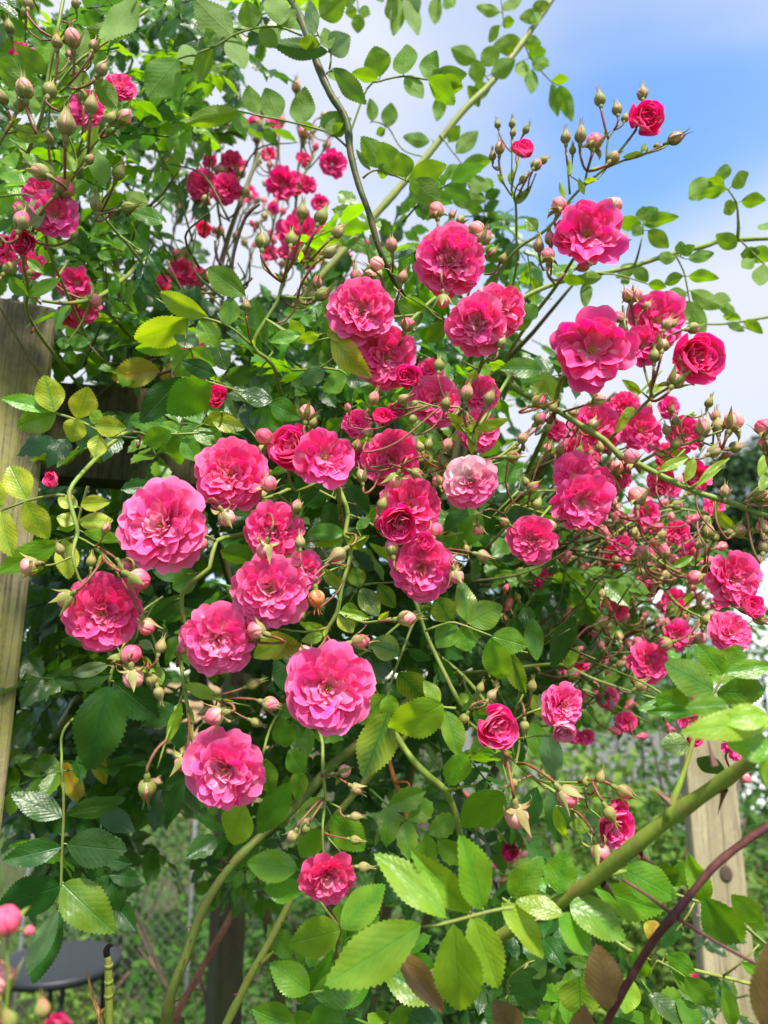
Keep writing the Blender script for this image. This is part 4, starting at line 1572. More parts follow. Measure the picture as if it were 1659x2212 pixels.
# loose yellowed leaves caught in the shade
for (u, v, tu, tv, w_, d, c) in ((345, 800, 238, 815, 66, .62, 'o'), (400, 800, 345, 815, 50, .63, 'o'), (880, 970, 930, 985, 40, .6, 'o'), (560, 1390, 655, 1400, 60, .47, 'o'), (620, 1380, 545, 1420, 52, .46, 'y'), (210, 1600, 225, 1700, 40, .6, 'o'), (130, 1640, 180, 1740, 44, .62, 'o'), (625, 1500, 590, 1420, 40, .5, 'd'), (70, 1900, 40, 1950, 40, .6, 'o'), (690, 1180, 660, 1290, 50, .5, 'd'), (1180, 1550, 1150, 1500, 36, .6, 'y')):
    leaflet(root, BORG, u, v, tu, tv, w_, d, c, r, name='leaf')

# ------------------------------------------------------------------ the roses, spray by spray
# blooms: (u, v, width, kind, tilt, colour[, depth, label, lightness]); buds: (u, v, length, angle, stage[, depth])
spray('spray of mottled yellow leaves before the mossy post, crimson bloom at its hanging end',
      [[(300, 935, .50, 4), (240, 958, .47, 4.5), (205, 993, .44, 5), (157, 1047, .42, 5), (150, 1079, .415, 5), (166, 1137, .41, 4.5), (166, 1159, .41, 4.5), (157, 1195, .40, 4), (170, 1249, .40, 3), (205, 1290, .405, 2.5)],
       [(166, 1159, .41, 2.5), (205, 1180, .405, 2), (240, 1215, .40, 2), (262, 1235, .40, 2)], [(160, 1200, .40, 2), (120, 1218, .395, 2), (95, 1222, .39, 2)]],
      [(222, 1322, 178, 'open', (.0, -.22), 'd', .405, None, .1), (115, 1038, 44, 'cup', (-.5, .3), 'd', .40)],
      [(228, 1142, 30, 70, 'p', .40), (130, 1188, 34, 110, 'g', .40), (197, 1213, 36, 95, 'g', .40), (68, 1222, 46, 195, 'r', .39), (270, 1222, 44, -35, 'r', .40), (297, 1250, 58, -25, 'r', .39), (145, 1292, 48, 215, 'r', .39), (315, 1350, 44, -70, 'r', .40)],
      [([(265, 940), (240, 945), (179, 912), (122, 893), (112, 888)], [(118, 890, 96, 810, 62), (116, 888, 0, 858, 40, 'e'), (121, 893, 26, 922, 62, 'e'), (167, 904, 192, 836, 62), (172, 906, 148, 957, 52), (205, 918, 272, 924, 46), (200, 915, 215, 885, 30, 'l'), (215, 940, 205, 990, 42)], 'y', .42),
       ([(140, 1070), (112, 1070), (58, 1082), (6, 1102)], [(58, 1079, 19, 1003, 64), (54, 1083, 104, 1166, 62), (2, 1102, 24, 1204, 60), (2, 1098, -12, 1030, 40)], 'y', .40),
       ([(190, 1050), (175, 1100), (160, 1165)], [(174, 1089, 237, 1084, 36), (170, 1127, 245, 1124, 44), (168, 1095, 124, 1072, 36), (163, 1130, 122, 1115, 36), (163, 1135, 124, 1142, 26, 'e'), (180, 1150, 270, 1168, 30, 'l')], 'y', .425),
       ([(160, 1160), (128, 1169), (100, 1180)], [(128, 1169, -4, 1236, 58, 'e'), (140, 1165, 148, 1252, 50)], 'y', .43)], d=.42)

spray('leggy green cane with the widest, palest pink bloom above two paler blooms',
      [[(600, 1110, .50, 4), (560, 1135, .47, 4.5), (528, 1153, .45, 5), (467, 1169, .43, 5), (453, 1226, .42, 5), (413, 1258, .42, 5.5), (393, 1287, .42, 5.5), (397, 1342, .42, 5), (420, 1372, .42, 3)],
       [(467, 1169, .43, 3.5), (440, 1155, .42, 3), (400, 1150, .42, 3)], [(528, 1153, .45, 3.5), (570, 1140, .44, 3)]],
      [(352, 1134, 206, 'open', (-.06, .05), 'k', .40, None, .9), (590, 1146, 128, 'open', (.1, -.15), 'r', .425, None, .2), (470, 1380, 165, 'open', (.0, -.12), 'k', .405, None, .7)],
      [(487, 1115, 44, -60, 'r', .40), (640, 1095, 36, 70, 'p', .42), (648, 1172, 40, 92, 'g', .405), (572, 1186, 46, 250, 'r', .40), (430, 1172, 44, -80, 'r', .43), (558, 1362, 48, 160, 'r', .40), (398, 1400, 34, 190, 'r', .42)],
      [([(450, 1235), (420, 1240), (405, 1240)], [(430, 1240, 368, 1270, 58, 'g', .02), (405, 1240, 322, 1228, 48, 'd', .03)], 'g', .44),
       ([(393, 1290), (365, 1300)], [(388, 1285, 318, 1345, 40, 'd')], 'g', .43)], d=.42, thorns=5)

spray('lowest pale bloom on a bristly drooping stem hung round with peach buds',
      [[(386, 1400, .43, 4.5), (390, 1424, .42, 4.5), (397, 1478, .415, 4.5), (409, 1552, .41, 4.5), (416, 1603, .41, 3.5), (440, 1650, .42, 2)],
       [(398, 1490, .415, 3), (372, 1560, .41, 2.5), (358, 1600, .405, 2.5), (340, 1660, .40, 2)], [(397, 1478, .415, 3), (440, 1490, .41, 2.5), (480, 1512, .41, 2), (540, 1525, .41, 2)]],
      [(485, 1664, 182, 'open', (.05, -.2), 'k', .405, None, .6)],
      [(395, 1645, 46, -110, 'r', .41), (317, 1702, 56, -95, 'p', .40), (467, 1546, 50, 195, 'r', .40), (582, 1520, 46, -10, 'p', .405), (546, 1478, 42, 20, 'g', .41), (552, 1560, 36, -20, 'g', .41), (445, 1535, 34, 210, 'g', .415)],
      [([(397, 1485), (440, 1500), (475, 1515)], [(400, 1478, 478, 1512, 30, 'l')], 'l', .41), ([(380, 1525), (370, 1600)], [(392, 1520, 360, 1605, 26, 'l')], 'l', .41)], d=.41)

spray('close knot of peach and green buds under the crimson bloom beside the post',
      [[(300, 1330, .43, 3), (325, 1365, .42, 3), (338, 1400, .41, 3), (340, 1440, .41, 2.5), (335, 1470, .41, 2)], [(325, 1440, .41, 2.5), (310, 1445, .40, 2)]],
      (), [(280, 1415, 54, 25, 'r', .395), (287, 1460, 52, -85, 'r', .39), (327, 1468, 36, -85, 'p', .395), (347, 1398, 42, 80, 'g', .40), (343, 1496, 40, -75, 'g', .395)],
      [([(345, 1445), (355, 1460)], [(338, 1440, 350, 1480, 22, 'l'), (330, 1400, 300, 1385, 22, 's')], 'l', .41)], d=.41)

spray('deep pink rosette with white flashes, above and to the side of the widest bloom',
      [[(640, 1060, .50, 4), (600, 1068, .48, 4), (560, 1078, .46, 3.5), (520, 1060, .455, 3)], [(560, 1078, .46, 2.5), (575, 1000, .455, 2)]],
      [(497, 1026, 160, 'open', (.08, .1), 'd', .435, None, .2)], [(580, 1047, 42, 60, 'r', .43), (570, 946, 42, 90, 'r', .44), (560, 1068, 32, 30, 'p', .45)],
      [([(600, 1068), (640, 1100)], [(590, 1070, 500, 1110, 50, 'd', .03), (600, 1075, 690, 1060, 55, 'd', .03)], 'd', .46)], d=.46)

rt, og, r_ = spray('pair of loose blooms, one turned sideways, one with a hanging petal, on a smooth stem',
      [[(735, 1100, .455, 5), (731, 1047, .44, 5), (715, 1020, .445, 4), (690, 1005, .45, 3)], [(690, 1040, .455, 4), (640, 1062, .46, 4), (625, 1035, .455, 3), (620, 1005, .455, 2.5)]],
      [(632, 968, 112, 'cup', (-.55, .55), 'r', .445, None, .5), (700, 988, 124, 'semi', (.35, -.05), 'r', .43, None, .5)], [(662, 894, 44, 85, 'r', .44), (676, 915, 30, 60, 'g', .46)],
      [([(690, 1060), (730, 1080), (770, 1090)], [(735, 1050, 800, 1110, 60, 'd', .04), (725, 1050, 640, 1085, 62, 'd', .04), (705, 1085, 740, 1160, 70, 'd', .05)], 'd', .47)], d=.45)
extra_petal(rt, og, 1, 692, 1018, 684, 1062, 34, .428, ROSE)
extra_petal(rt, og, 1, 720, 1010, 738, 1040, 40, .43, ROSE)

spray('zigzag light green stem carrying a pale rosette, a dried orange hip and red stalked buds',
      [[(735, 1060, .46, 5), (752, 1111, .45, 5), (745, 1153, .445, 5), (758, 1185, .44, 5), (752, 1223, .435, 5), (737, 1271, .43, 5), (729, 1322, .43, 5), (707, 1358, .43, 4.5), (702, 1377, .43, 4)],
       [(752, 1223, .435, 3.5), (705, 1235, .43, 2.5), (680, 1260, .43, 2)], [(729, 1325, .43, 3), (790, 1345, .42, 2.5), (845, 1335, .415, 2)], [(710, 1355, .43, 3), (660, 1365, .425, 2.5), (600, 1358, .42, 2)], [(752, 1111, .45, 3), (790, 1125, .45, 2.5), (830, 1150, .45, 2)]],
      [(582, 1276, 172, 'open', (.05, -.05), 'k', .405, None, .8), (655, 1232, 92, 'open', (.6, -.1), 'k', .44, None, .5)],
      [(731, 1197, 46, 215, 'p', .42), (876, 1336, 50, 10, 'p', .405), (776, 1386, 50, 8, 'p', .425), (636, 1434, 46, 205, 'p', .42), (683, 1290, 46, -85, 'o', .415), (650, 1330, 38, 200, 'g', .42), (660, 1410, 36, 120, 'r', .42)],
      [([(745, 1153), (700, 1165), (660, 1170)], [(745, 1153, 660, 1150, 42, 'g'), (740, 1158, 680, 1180, 26, 'l')], 'g', .45), ([(745, 1185), (790, 1160)], [(752, 1180, 800, 1160, 32, 'l'), (770, 1140, 800, 1120, 24, 'g')], 'l', .435),
       ([(737, 1271), (700, 1270)], [(733, 1268, 692, 1225, 28, 'l'), (730, 1290, 735, 1240, 20, 'l')], 'l', .43), ([(729, 1322), (770, 1325)], [(732, 1320, 800, 1336, 24, 'l'), (735, 1322, 762, 1368, 40, 'y')], 'l', .43), ([(707, 1358), (660, 1360)], [(702, 1360, 645, 1348, 24, 'l'), (702, 1372, 650, 1385, 26, 'l')], 'l', .43)],
      d=.44, thorns=9)

spray('large full bloom with an orange heart at the bottom of the main cluster',
      [[(885, 1330, .52, 3), (800, 1400, .49, 3), (740, 1440, .46, 3.5), (710, 1500, .45, 3.5)]],
      [(709, 1487, 202, 'open', (.06, -.05), 'k', .40, None, .45)], (), (), d=.44)

rt, og, r_ = spray('slender hanging stem with small green buds and a tight rosette at its tip',
      [[(690, 1560, .46, 4), (697, 1610, .44, 4), (697, 1660, .43, 4), (703, 1720, .42, 3.6), (697, 1780, .41, 3), (698, 1840, .41, 2.6), (700, 1870, .41, 2.4)],
       [(699, 1670, .43, 2.5), (730, 1680, .42, 2)], [(703, 1730, .42, 2.5), (735, 1745, .41, 2)], [(700, 1800, .41, 2), (735, 1840, .41, 2)], [(702, 1725, .42, 2.5), (670, 1765, .41, 2)]],
      [(706, 1895, 126, 'open', (.12, -.42), 'd', .395, 'tight crimson rosette with one pale drooping petal', .3)],
      [(742, 1666, 34, 10, 'r', .415), (768, 1704, 36, -40, 'p', .41), (767, 1764, 34, 0, 'g', .405), (660, 1790, 34, 240, 'g', .40), (632, 1806, 34, 240, 'p', .395), (766, 1814, 34, 0, 'g', .40), (785, 1873, 38, -10, 'g', .40)],
      [([(703, 1725), (660, 1750)], [(700, 1722, 640, 1768, 34, 'l'), (715, 1760, 790, 1840, 70, 'e'), (690, 1790, 650, 1850, 60, 'e')], 'l', .42)], d=.42)
extra_petal(rt, og, 0, 676, 1878, 632, 1896, 56, .398, (.93, .30, .42))

spray('crimson rosettes stacked three deep with a globe shaped one in front of them',
      [[(960, 960, .54, 4), (930, 1010, .52, 4), (900, 1060, .50, 4), (880, 1110, .48, 4), (880, 1160, .46, 3.5), (900, 1200, .455, 3)], [(880, 1160, .46, 3), (960, 1190, .45, 2.5), (1010, 1200, .44, 2)], [(900, 1060, .5, 3), (850, 1010, .47, 2), (800, 1010, .46, 2)]],
      [(845, 992, 132, 'open', (-.05, .1), 'd', .47, None, .1), (884, 1096, 142, 'open', (.1, .15), 'd', .455, None, .1), (863, 1128, 98, 'cup', (-.05, -.25), 'r', .43, None, .4), (911, 1230, 142, 'open', (-.1, -.2), 'r', .435, None, .3), (916, 1172, 54, 'cup', (.3, .2), 'k', .43)],
      [(781, 1030, 42, 100, 'p', .445), (853, 1036, 42, 240, 'r', .44), (898, 1022, 40, -20, 'p', .445), (940, 1146, 38, 60, 'r', .44), (976, 1226, 34, 80, 'p', .435), (985, 1242, 38, -70, 'r', .43), (1042, 1200, 36, -15, 'p', .43), (1008, 1187, 26, 100, 'g', .44), (825, 1090, 40, 70, 'g', .43), (846, 1185, 44, 100, 'p', .43)],
      [([(960, 1160), (1000, 1150)], [(905, 1250, 800, 1170, 30, 'l', .01)], 'l', .45)], d=.48)

spray('small bleached bloom, whitish along its top edge, ringed by red stalked buds',
      [[(1130, 950, .54, 3), (1080, 985, .50, 3), (1030, 1010, .47, 3), (985, 1015, .455, 2.5)], [(985, 1015, .455, 2.5), (945, 1000, .45, 2), (915, 985, .45, 2)], [(1030, 1010, .47, 2.5), (1080, 1000, .46, 2)]],
      [(1016, 1040, 120, 'open', (-.05, .1), 'w', .44, 'bleached pink bloom, nearly white at the top', 0)],
      [(908, 966, 34, 110, 'g', .445), (925, 962, 34, 75, 'g', .445), (964, 963, 40, 60, 'p', .445), (1106, 986, 42, 5, 'p', .445), (946, 1040, 36, 110, 'r', .45), (925, 997, 30, 60, 'g', .45), (770, 963, 36, 70, 'p', .45), (995, 1075, 30, -60, 'r', .46)],
      [([(1120, 1060), (1060, 1120)], [(1040, 1112, 988, 1186, 56, 'g', .04), (1130, 1010, 1064, 1032, 58, 'g', .05), (1010, 1100, 960, 1160, 50, 'd', .06)], 'g', .48)], d=.48)

spray('even crimson rosette alone on a reddish stalk, with three buds above it',
      [[(1260, 1010, .56, 3), (1210, 1070, .52, 3), (1175, 1110, .48, 3), (1155, 1140, .46, 2.5)], [(1175, 1110, .48, 2.5), (1110, 1090, .47, 2), (1090, 1110, .46, 2)]],
      [(1150, 1166, 112, 'open', (-.1, .0), 'd', .45, None, .2)], [(1150, 1052, 38, 35, 'p', .455), (1160, 1090, 36, 70, 'g', .45), (1090, 1128, 34, 150, 'p', .445), (1136, 1042, 28, 120, 'g', .46), (1128, 948, 36, 50, 'p', .46), (1033, 1142, 32, -85, 'r', .45), (1180, 969, 28, 60, 'p', .47)],
      [([(1200, 1060), (1160, 1060)], [(1060, 1400, 1055, 1330, 40, 'd', .1)], 'g', .5)], d=.48)

spray('loose double-headed bloom with big upright back petals, below the arching green cane',
      [[(1330, 930, .62, 4), (1310, 1000, .56, 4), (1280, 1060, .53, 3.5)], [(1310, 1000, .56, 3), (1340, 1060, .54, 2.5)]],
      [(1256, 1085, 128, 'semi', (.05, -.1), 'r', .50, None, .4), (1240, 1030, 100, 'semi', (-.15, .5), 'd', .51, None, .1), (1290, 1050, 90, 'semi', (.4, .2), 'r', .51, None, .2)],
      [(1377, 1075, 54, 80, 'r', .50), (1332, 1010, 40, 70, 'r', .51), (1190, 1135, 40, 200, 'r', .5), (1335, 1120, 42, 80, 'r', .51), (1320, 1085, 40, 110, 'r', .52)], (), d=.54)

spray('two rosettes one above the other behind a lime leaf, high in the bush',
      [[(960, 640, .56, 4), (900, 680, .52, 4), (860, 730, .49, 3.5), (830, 770, .475, 3)], [(900, 680, .52, 3), (800, 690, .48, 3)], [(860, 620, .53, 2.5), (840, 570, .50, 2)]],
      [(782, 671, 146, 'open', (-.05, -.05), 'r', .455, None, .4), (834, 772, 138, 'open', (.1, -.25), 'r', .47, None, .3)],
      [(815, 574, 46, 110, 'r', .47), (870, 600, 38, 75, 'p', .47), (846, 531, 42, 95, 'p', .48), (880, 704, 40, 70, 'r', .46), (770, 600, 44, 100, 'p', .48), (800, 598, 36, 100, 'r', .48), (838, 655, 30, 60, 'r', .48)],
      [([(850, 620), (880, 650)], [(860, 650, 915, 690, 40, 'g', .03)], 'g', .5)], d=.5)

spray('half-open globe and red stalked buds over the bush-centre blooms',
      [[(1110, 800, .56, 4), (1060, 880, .50, 3.5), (1030, 930, .47, 3.5), (1026, 975, .46, 3)], [(1035, 920, .47, 3), (990, 880, .46, 2.5), (950, 880, .45, 2), (905, 868, .45, 2)], [(1026, 960, .46, 2.5), (1060, 890, .455, 2)], [(1026, 960, .46, 2.5), (1008, 890, .455, 2)]],
      [(940, 868, 118, 'open', (.05, .1), 'r', .49, None, .5), (1040, 850, 86, 'open', (.2, .2), 'r', .50, None, .2), (1034, 930, 96, 'open', (.2, -.1), 'r', .495, None, .3), (880, 815, 68, 'cup', (-.1, .25), 'r', .45, None, .4), (826, 903, 52, 'cup', (-.15, .6), 'd', .445), (852, 890, 44, 'cup', (.4, .4), 'k', .45), (770, 915, 66, 'open', (-.3, .3), 'r', .49), (775, 985, 60, 'open', (-.3, .1), 'd', .49), (930, 800, 60, 'open', (.1, .4), 'r', .5)],
      [(948, 790, 42, 85, 'g', .45), (1008, 851, 46, 80, 'p', .445), (1056, 861, 42, 65, 'g', .445), (963, 872, 36, 80, 'g', .445), (870, 862, 36, 30, 'g', .445), (806, 862, 40, 65, 'p', .445), (752, 882, 28, 100, 'p', .46), (795, 935, 38, 80, 'p', .45), (890, 905, 36, 100, 'g', .45)],
      [([(1026, 960), (960, 880)], [(1020, 940, 965, 890, 26, 'l'), (1028, 930, 1100, 905, 26, 'l'), (1022, 905, 1020, 985, 24, 'l'), (880, 872, 930, 880, 22, 'l')], 'l', .455)], d=.49)

spray('wide ruffled bloom in front of the sky gap, a bud pressed to its shoulder',
      [[(1060, 700, .58, 4), (1010, 660, .55, 4), (985, 620, .52, 3.5), (975, 590, .49, 3)], [(1010, 640, .54, 2.5), (1040, 560, .5, 2), (1040, 520, .5, 2)], [(985, 620, .52, 2.5), (950, 560, .50, 2), (945, 480, .49, 2)], [(1030, 690, .55, 3.5), (960, 695, .5, 3), (925, 668, .49, 2.5), (905, 655, .49, 2)]],
      [(972, 563, 156, 'open', (-.05, .0), 'r', .465, None, .4)],
      [(943, 456, 48, 95, 'r', .475), (995, 476, 34, 70, 'p', .48), (1030, 500, 48, 100, 'r', .48), (1046, 515, 48, 60, 'p', .465), (1085, 560, 32, 60, 'g', .48), (957, 648, 42, -85, 'r', .46), (976, 465, 26, 90, 'p', .49), (1060, 545, 34, 40, 'p', .47)],
      [([(1010, 720), (930, 670), (880, 640)], [(925, 665, 865, 645, 32, 'g'), (960, 700, 920, 740, 40, 'g')], 'g', .5)], d=.52)

spray('broad pale-edged bloom overlapping a second one, on a fan of dark red stalks',
      [[(1010, 850, .56, 4), (1035, 800, .52, 4), (1045, 760, .50, 3.5), (1045, 710, .48, 3)], [(1040, 790, .51, 2.5), (1075, 750, .49, 2)]],
      [(1030, 702, 136, 'open', (-.1, -.3), 'r', .455, None, .7), (1082, 668, 116, 'open', (.25, .2), 'd', .475, None, .3)],
      [(1082, 741, 38, 70, 'p', .455), (990, 712, 40, 120, 'p', .46), (985, 708, 34, 150, 'r', .47), (1040, 635, 30, 90, 'r', .49)],
      [([(1035, 800), (1000, 780)], [(1030, 800, 1010, 830, 22, 'l')], 'l', .5)], d=.5)

spray('tilted crimson bloom against the sky, side petals drooping, buds crowding its foot',
      [[(1090, 780, .62, 4), (1140, 700, .58, 4), (1200, 620, .54, 4), (1235, 565, .52, 3.5), (1255, 535, .51, 3)], [(1200, 615, .54, 2.5), (1180, 580, .53, 2), (1210, 480, .52, 2)], [(1235, 565, .52, 2.5), (1300, 500, .52, 2), (1320, 460, .52, 2)]],
      [(1268, 506, 152, 'semi', (.12, -.1), 'r', .50, None, .1)],
      [(1207, 446, 44, 75, 'r', .50), (1325, 444, 44, 25, 'r', .515), (1184, 553, 42, 85, 'r', .50), (1188, 517, 38, 100, 'p', .51), (1164, 533, 38, 95, 'g', .51), (1343, 520, 34, 10, 'r', .52), (1262, 575, 40, 200, 'p', .51)],
      [([(1140, 700), (1110, 640)], [(1150, 690, 1100, 700, 40, 'g'), (1160, 660, 1130, 690, 38, 'g'), (1215, 600, 1265, 612, 24, 'b')], 'g', .54), ([(1180, 560), (1165, 500)], [(1160, 500, 1135, 470, 30, 'b')], 'g', .53)], d=.54)

spray('topmost flowering spray, one globe bloom among tall stalked buds in open blue sky',
      [[(1060, 640, .60, 3.5), (1075, 592, .58, 3.5), (1120, 536, .56, 3.5), (1184, 493, .55, 3.5), (1231, 432, .54, 3.3), (1264, 399, .535, 3), (1307, 363, .53, 3), (1340, 325, .525, 3), (1375, 280, .525, 2.5)],
       [(1264, 399, .535, 3), (1268, 370, .53, 2.4), (1282, 330, .53, 2)], [(1231, 420, .54, 2.6), (1228, 380, .535, 2.2), (1224, 330, .53, 2)], [(1307, 363, .53, 2.6), (1370, 338, .53, 2.4), (1420, 325, .525, 2.2), (1440, 315, .525, 2)], [(1310, 355, .53, 2.5), (1314, 300, .53, 2), (1340, 265, .53, 1.8)]],
      [(1394, 257, 82, 'cup', (.12, -.1), 'd', .52, None, .1)],
      [(1296, 216, 42, 92, 'g', .53), (1333, 237, 38, 92, 'g', .53), (1350, 256, 28, 70, 'g', .53), (1388, 203, 40, 85, 'p', .53), (1457, 300, 46, 25, 'p', .525), (1222, 298, 38, 92, 'g', .53), (1254, 294, 44, 90, 'g', .53), (1284, 308, 50, 75, 'r', .525), (1325, 341, 46, 48, 'g', .525), (1237, 325, 26, 92, 'g', .535), (1418, 316, 22, 60, 'g', .53)],
      [([(1264, 399), (1290, 388)], [(1262, 392, 1292, 386, 14, 'l'), (1310, 365, 1336, 330, 16, 'l'), (1230, 378, 1230, 345, 14, 'l'), (1345, 340, 1390, 330, 14, 'l'), (1262, 420, 1250, 385, 14, 'l'), (1385, 330, 1396, 308, 12, 'l'), (1222, 430, 1208, 395, 14, 'l')], 'l', .53)], d=.55, hair=300)

spray('wiry spray of small round buds round one little half-open flower, before the sky',
      [[(1118, 560, .60, 2.8), (1116, 520, .59, 2.8), (1114, 440, .57, 2.8), (1105, 410, .565, 2.6), (1112, 375, .56, 2.2), (1122, 345, .56, 2)], [(1112, 430, .57, 2.2), (1090, 400, .56, 2), (1078, 350, .56, 1.6)], [(1114, 440, .57, 2.2), (1140, 415, .56, 2), (1158, 375, .56, 1.6)], [(1105, 410, .565, 1.8), (1106, 330, .56, 1.5), (1106, 300, .56, 1.4)], [(1112, 375, .56, 1.6), (1130, 300, .56, 1.2)]],
      [(1127, 328, 56, 'cup', (.1, .75), 'r', .55, None, .4)],
      [(1075, 270, 24, 100, 'g', .56), (1106, 268, 26, 90, 'g', .56), (1108, 288, 24, 85, 'g', .56), (1136, 281, 26, 60, 'g', .56), (1079, 322, 36, 90, 'p', .555), (1158, 357, 38, 55, 'p', .555), (1174, 346, 30, 40, 'g', .56), (1064, 338, 28, 95, 'g', .56), (1130, 388, 30, 50, 'g', .56)],
      [([(1114, 440), (1128, 415)], [(1114, 440, 1136, 412, 20, 'b'), (1100, 395, 1108, 365, 14, 'l'), (1116, 440, 1150, 400, 16, 'b')], 'b', .565)], d=.57, hair=200)

rt, og, r_ = spray('great open bloom with one flat side petal, on the upper bend of the arching cane',
      [[(1200, 884, .53, 6), (1203, 860, .52, 5.5), (1213, 819, .51, 5), (1240, 790, .505, 4)], [(1290, 860, .53, 2.5), (1250, 830, .52, 2)]],
      [(1276, 757, 164, 'semi', (-.05, .0), 'r', .485, None, .45)],
      [(1292, 864, 42, 20, 'r', .50), (1162, 867, 46, 30, 'p', .49), (1165, 905, 40, 50, 'p', .49), (1195, 882, 30, 60, 'g', .51), (1182, 925, 30, 30, 'g', .5)],
      [([(1200, 884), (1180, 850)], [(1185, 850, 1145, 830, 44, 'l'), (1200, 870, 1170, 800, 40, 'l'), (1170, 800, 1080, 795, 50, 'g', .03)], 'l', .52)], d=.51)
extra_petal(rt, og, 0, 1235, 762, 1184, 772, 74, .485, PINK)
extra_petal(rt, og, 0, 1232, 745, 1196, 712, 50, .49, ROSE)

spray('long bare lime green cane arching down across the buds to the far edge',
      [[(1085, 800, .58, 7), (1110, 835, .56, 7), (1150, 860, .54, 6.5), (1200, 884, .52, 6.5), (1260, 923, .51, 6.5), (1307, 952, .505, 6.5), (1343, 988, .50, 6.5), (1379, 1003, .50, 6.5), (1454, 1041, .495, 6), (1523, 1069, .49, 6), (1584, 1087, .485, 6), (1638, 1109, .48, 5.5), (1700, 1125, .47, 5)],
       [(1490, 1055, .49, 3), (1530, 1030, .49, 2.5), (1575, 990, .49, 2.2)], [(1420, 1025, .495, 3), (1450, 1000, .5, 2.5), (1480, 970, .5, 2)], [(1600, 1095, .485, 3), (1630, 1060, .48, 2.5), (1655, 1040, .48, 2)]],
      (), [(1461, 1092, 38, 5, 'p', .49), (1566, 1063, 40, 80, 'p', .485), (1652, 1075, 44, 30, 'r', .48), (1364, 990, 46, 85, 'r', .49), (1595, 1148, 42, 25, 'r', .485), (1652, 1182, 44, 60, 'p', .48), (1648, 1140, 42, 80, 'r', .48), (1575, 1150, 30, 0, 'p', .485)],
      [([(1490, 1055), (1560, 1005)], [(1505, 1052, 1575, 985, 22, 'l'), (1640, 1030, 1672, 965, 30, 'l'), (1420, 1020, 1490, 985, 24, 'l'), (1540, 1100, 1590, 1150, 26, 'l'), (1480, 1040, 1500, 985, 26, 'l')], 'l', .49)], d=.5, cat='rose cane', name='rose_cane', thorns=4)

spray('cup shaped crimson bloom in profile at the right with two smaller ones behind it',
      [[(1314, 952, .54, 4), (1361, 905, .53, 4), (1404, 862, .52, 4), (1440, 840, .51, 3.5), (1480, 810, .505, 3)], [(1404, 862, .52, 3), (1414, 800, .51, 2.5)], [(1410, 855, .52, 3), (1390, 780, .53, 2.5), (1410, 720, .535, 2.5)], [(1390, 760, .53, 2), (1350, 710, .53, 2), (1345, 660, .53, 2)]],
      [(1501, 774, 120, 'cup', (.35, .05), 'd', .50, None, .1), (1418, 692, 120, 'semi', (.2, .1), 'r', .54, None, .2), (1386, 746, 84, 'semi', (-.2, .0), 'r', .53, None, .3)],
      [(1414, 770, 42, 82, 'g', .505), (1432, 747, 44, 70, 'p', .505), (1459, 823, 54, 50, 'r', .495), (1497, 709, 42, 15, 'p', .52), (1358, 640, 44, 110, 'p', .53), (1372, 640, 40, 60, 'r', .53), (1440, 702, 40, 60, 'p', .52), (1337, 686, 36, 120, 'r', .53), (1345, 708, 34, 90, 'g', .53), (1397, 662, 32, 50, 'p', .53), (1452, 700, 30, 40, 'g', .52)],
      [([(1404, 862), (1380, 840)], [(1385, 850, 1345, 820, 20, 'l'), (1395, 850, 1440, 830, 20, 'l'), (1350, 900, 1370, 880, 24, 'l'), (1330, 935, 1360, 880, 22, 'l')], 'l', .525)], d=.53)

spray('bunch of long-sepalled buds standing up against pale cloud at the far side',
      [[(1380, 1000, .53, 3.5), (1430, 975, .52, 3.5), (1480, 960, .51, 3), (1520, 945, .505, 2.6), (1560, 930, .50, 2.4)], [(1480, 960, .51, 2.6), (1470, 910, .52, 2), (1500, 890, .52, 1.8)], [(1500, 950, .51, 2.4), (1560, 970, .50, 2)]],
      [(1480, 940, 76, 'semi', (-.1, .3), 'r', .53, None, .2), (1381, 930, 92, 'semi', (.1, .2), 'r', .54, None, .2), (1503, 1030, 70, 'semi', (.4, -.1), 'd', .53, None, 0), (1428, 1040, 66, 'open', (.2, .1), 'd', .54), (1440, 985, 60, 'open', (.2, .3), 'd', .55)],
      [(1518, 926, 54, 80, 'p', .50), (1551, 922, 48, 80, 'g', .505), (1583, 914, 56, 60, 'r', .50), (1588, 966, 44, 15, 'p', .50), (1541, 976, 44, 25, 'p', .50), (1531, 871, 32, 70, 'g', .52), (1459, 910, 30, 80, 'g', .52), (1450, 886, 26, 90, 'g', .525), (1459, 961, 36, 60, 'g', .51), (1545, 900, 36, 85, 'p', .51), (1440, 930, 32, 100, 'g', .52), (1566, 985, 26, 30, 'p', .51)],
      [([(1430, 975), (1400, 960)], [(1420, 985, 1480, 1000, 24, 'l'), (1450, 970, 1500, 1010, 22, 'l')], 'l', .52)], d=.52)

spray('two ruffled blooms partly hidden by buds where the arching cane crosses',
      [[(1310, 1040, .60, 3), (1290, 990, .57, 3), (1270, 950, .55, 3)], [(1290, 990, .57, 2), (1240, 900, .53, 2)]],
      [(1285, 925, 118, 'open', (.1, .2), 'r', .55, None, .2), (1250, 985, 96, 'open', (-.1, .1), 'd', .545, None, .1), (1330, 1030, 70, 'open', (.2, .0), 'r', .56)],
      [(1236, 892, 34, 60, 'g', .52), (1280, 918, 40, 60, 'p', .52), (1251, 976, 32, 70, 'g', .52), (1296, 968, 32, 90, 'g', .52), (1274, 980, 28, 60, 'p', .525), (1185, 968, 30, 70, 'p', .53), (1210, 975, 28, 60, 'g', .53)], (), d=.56)

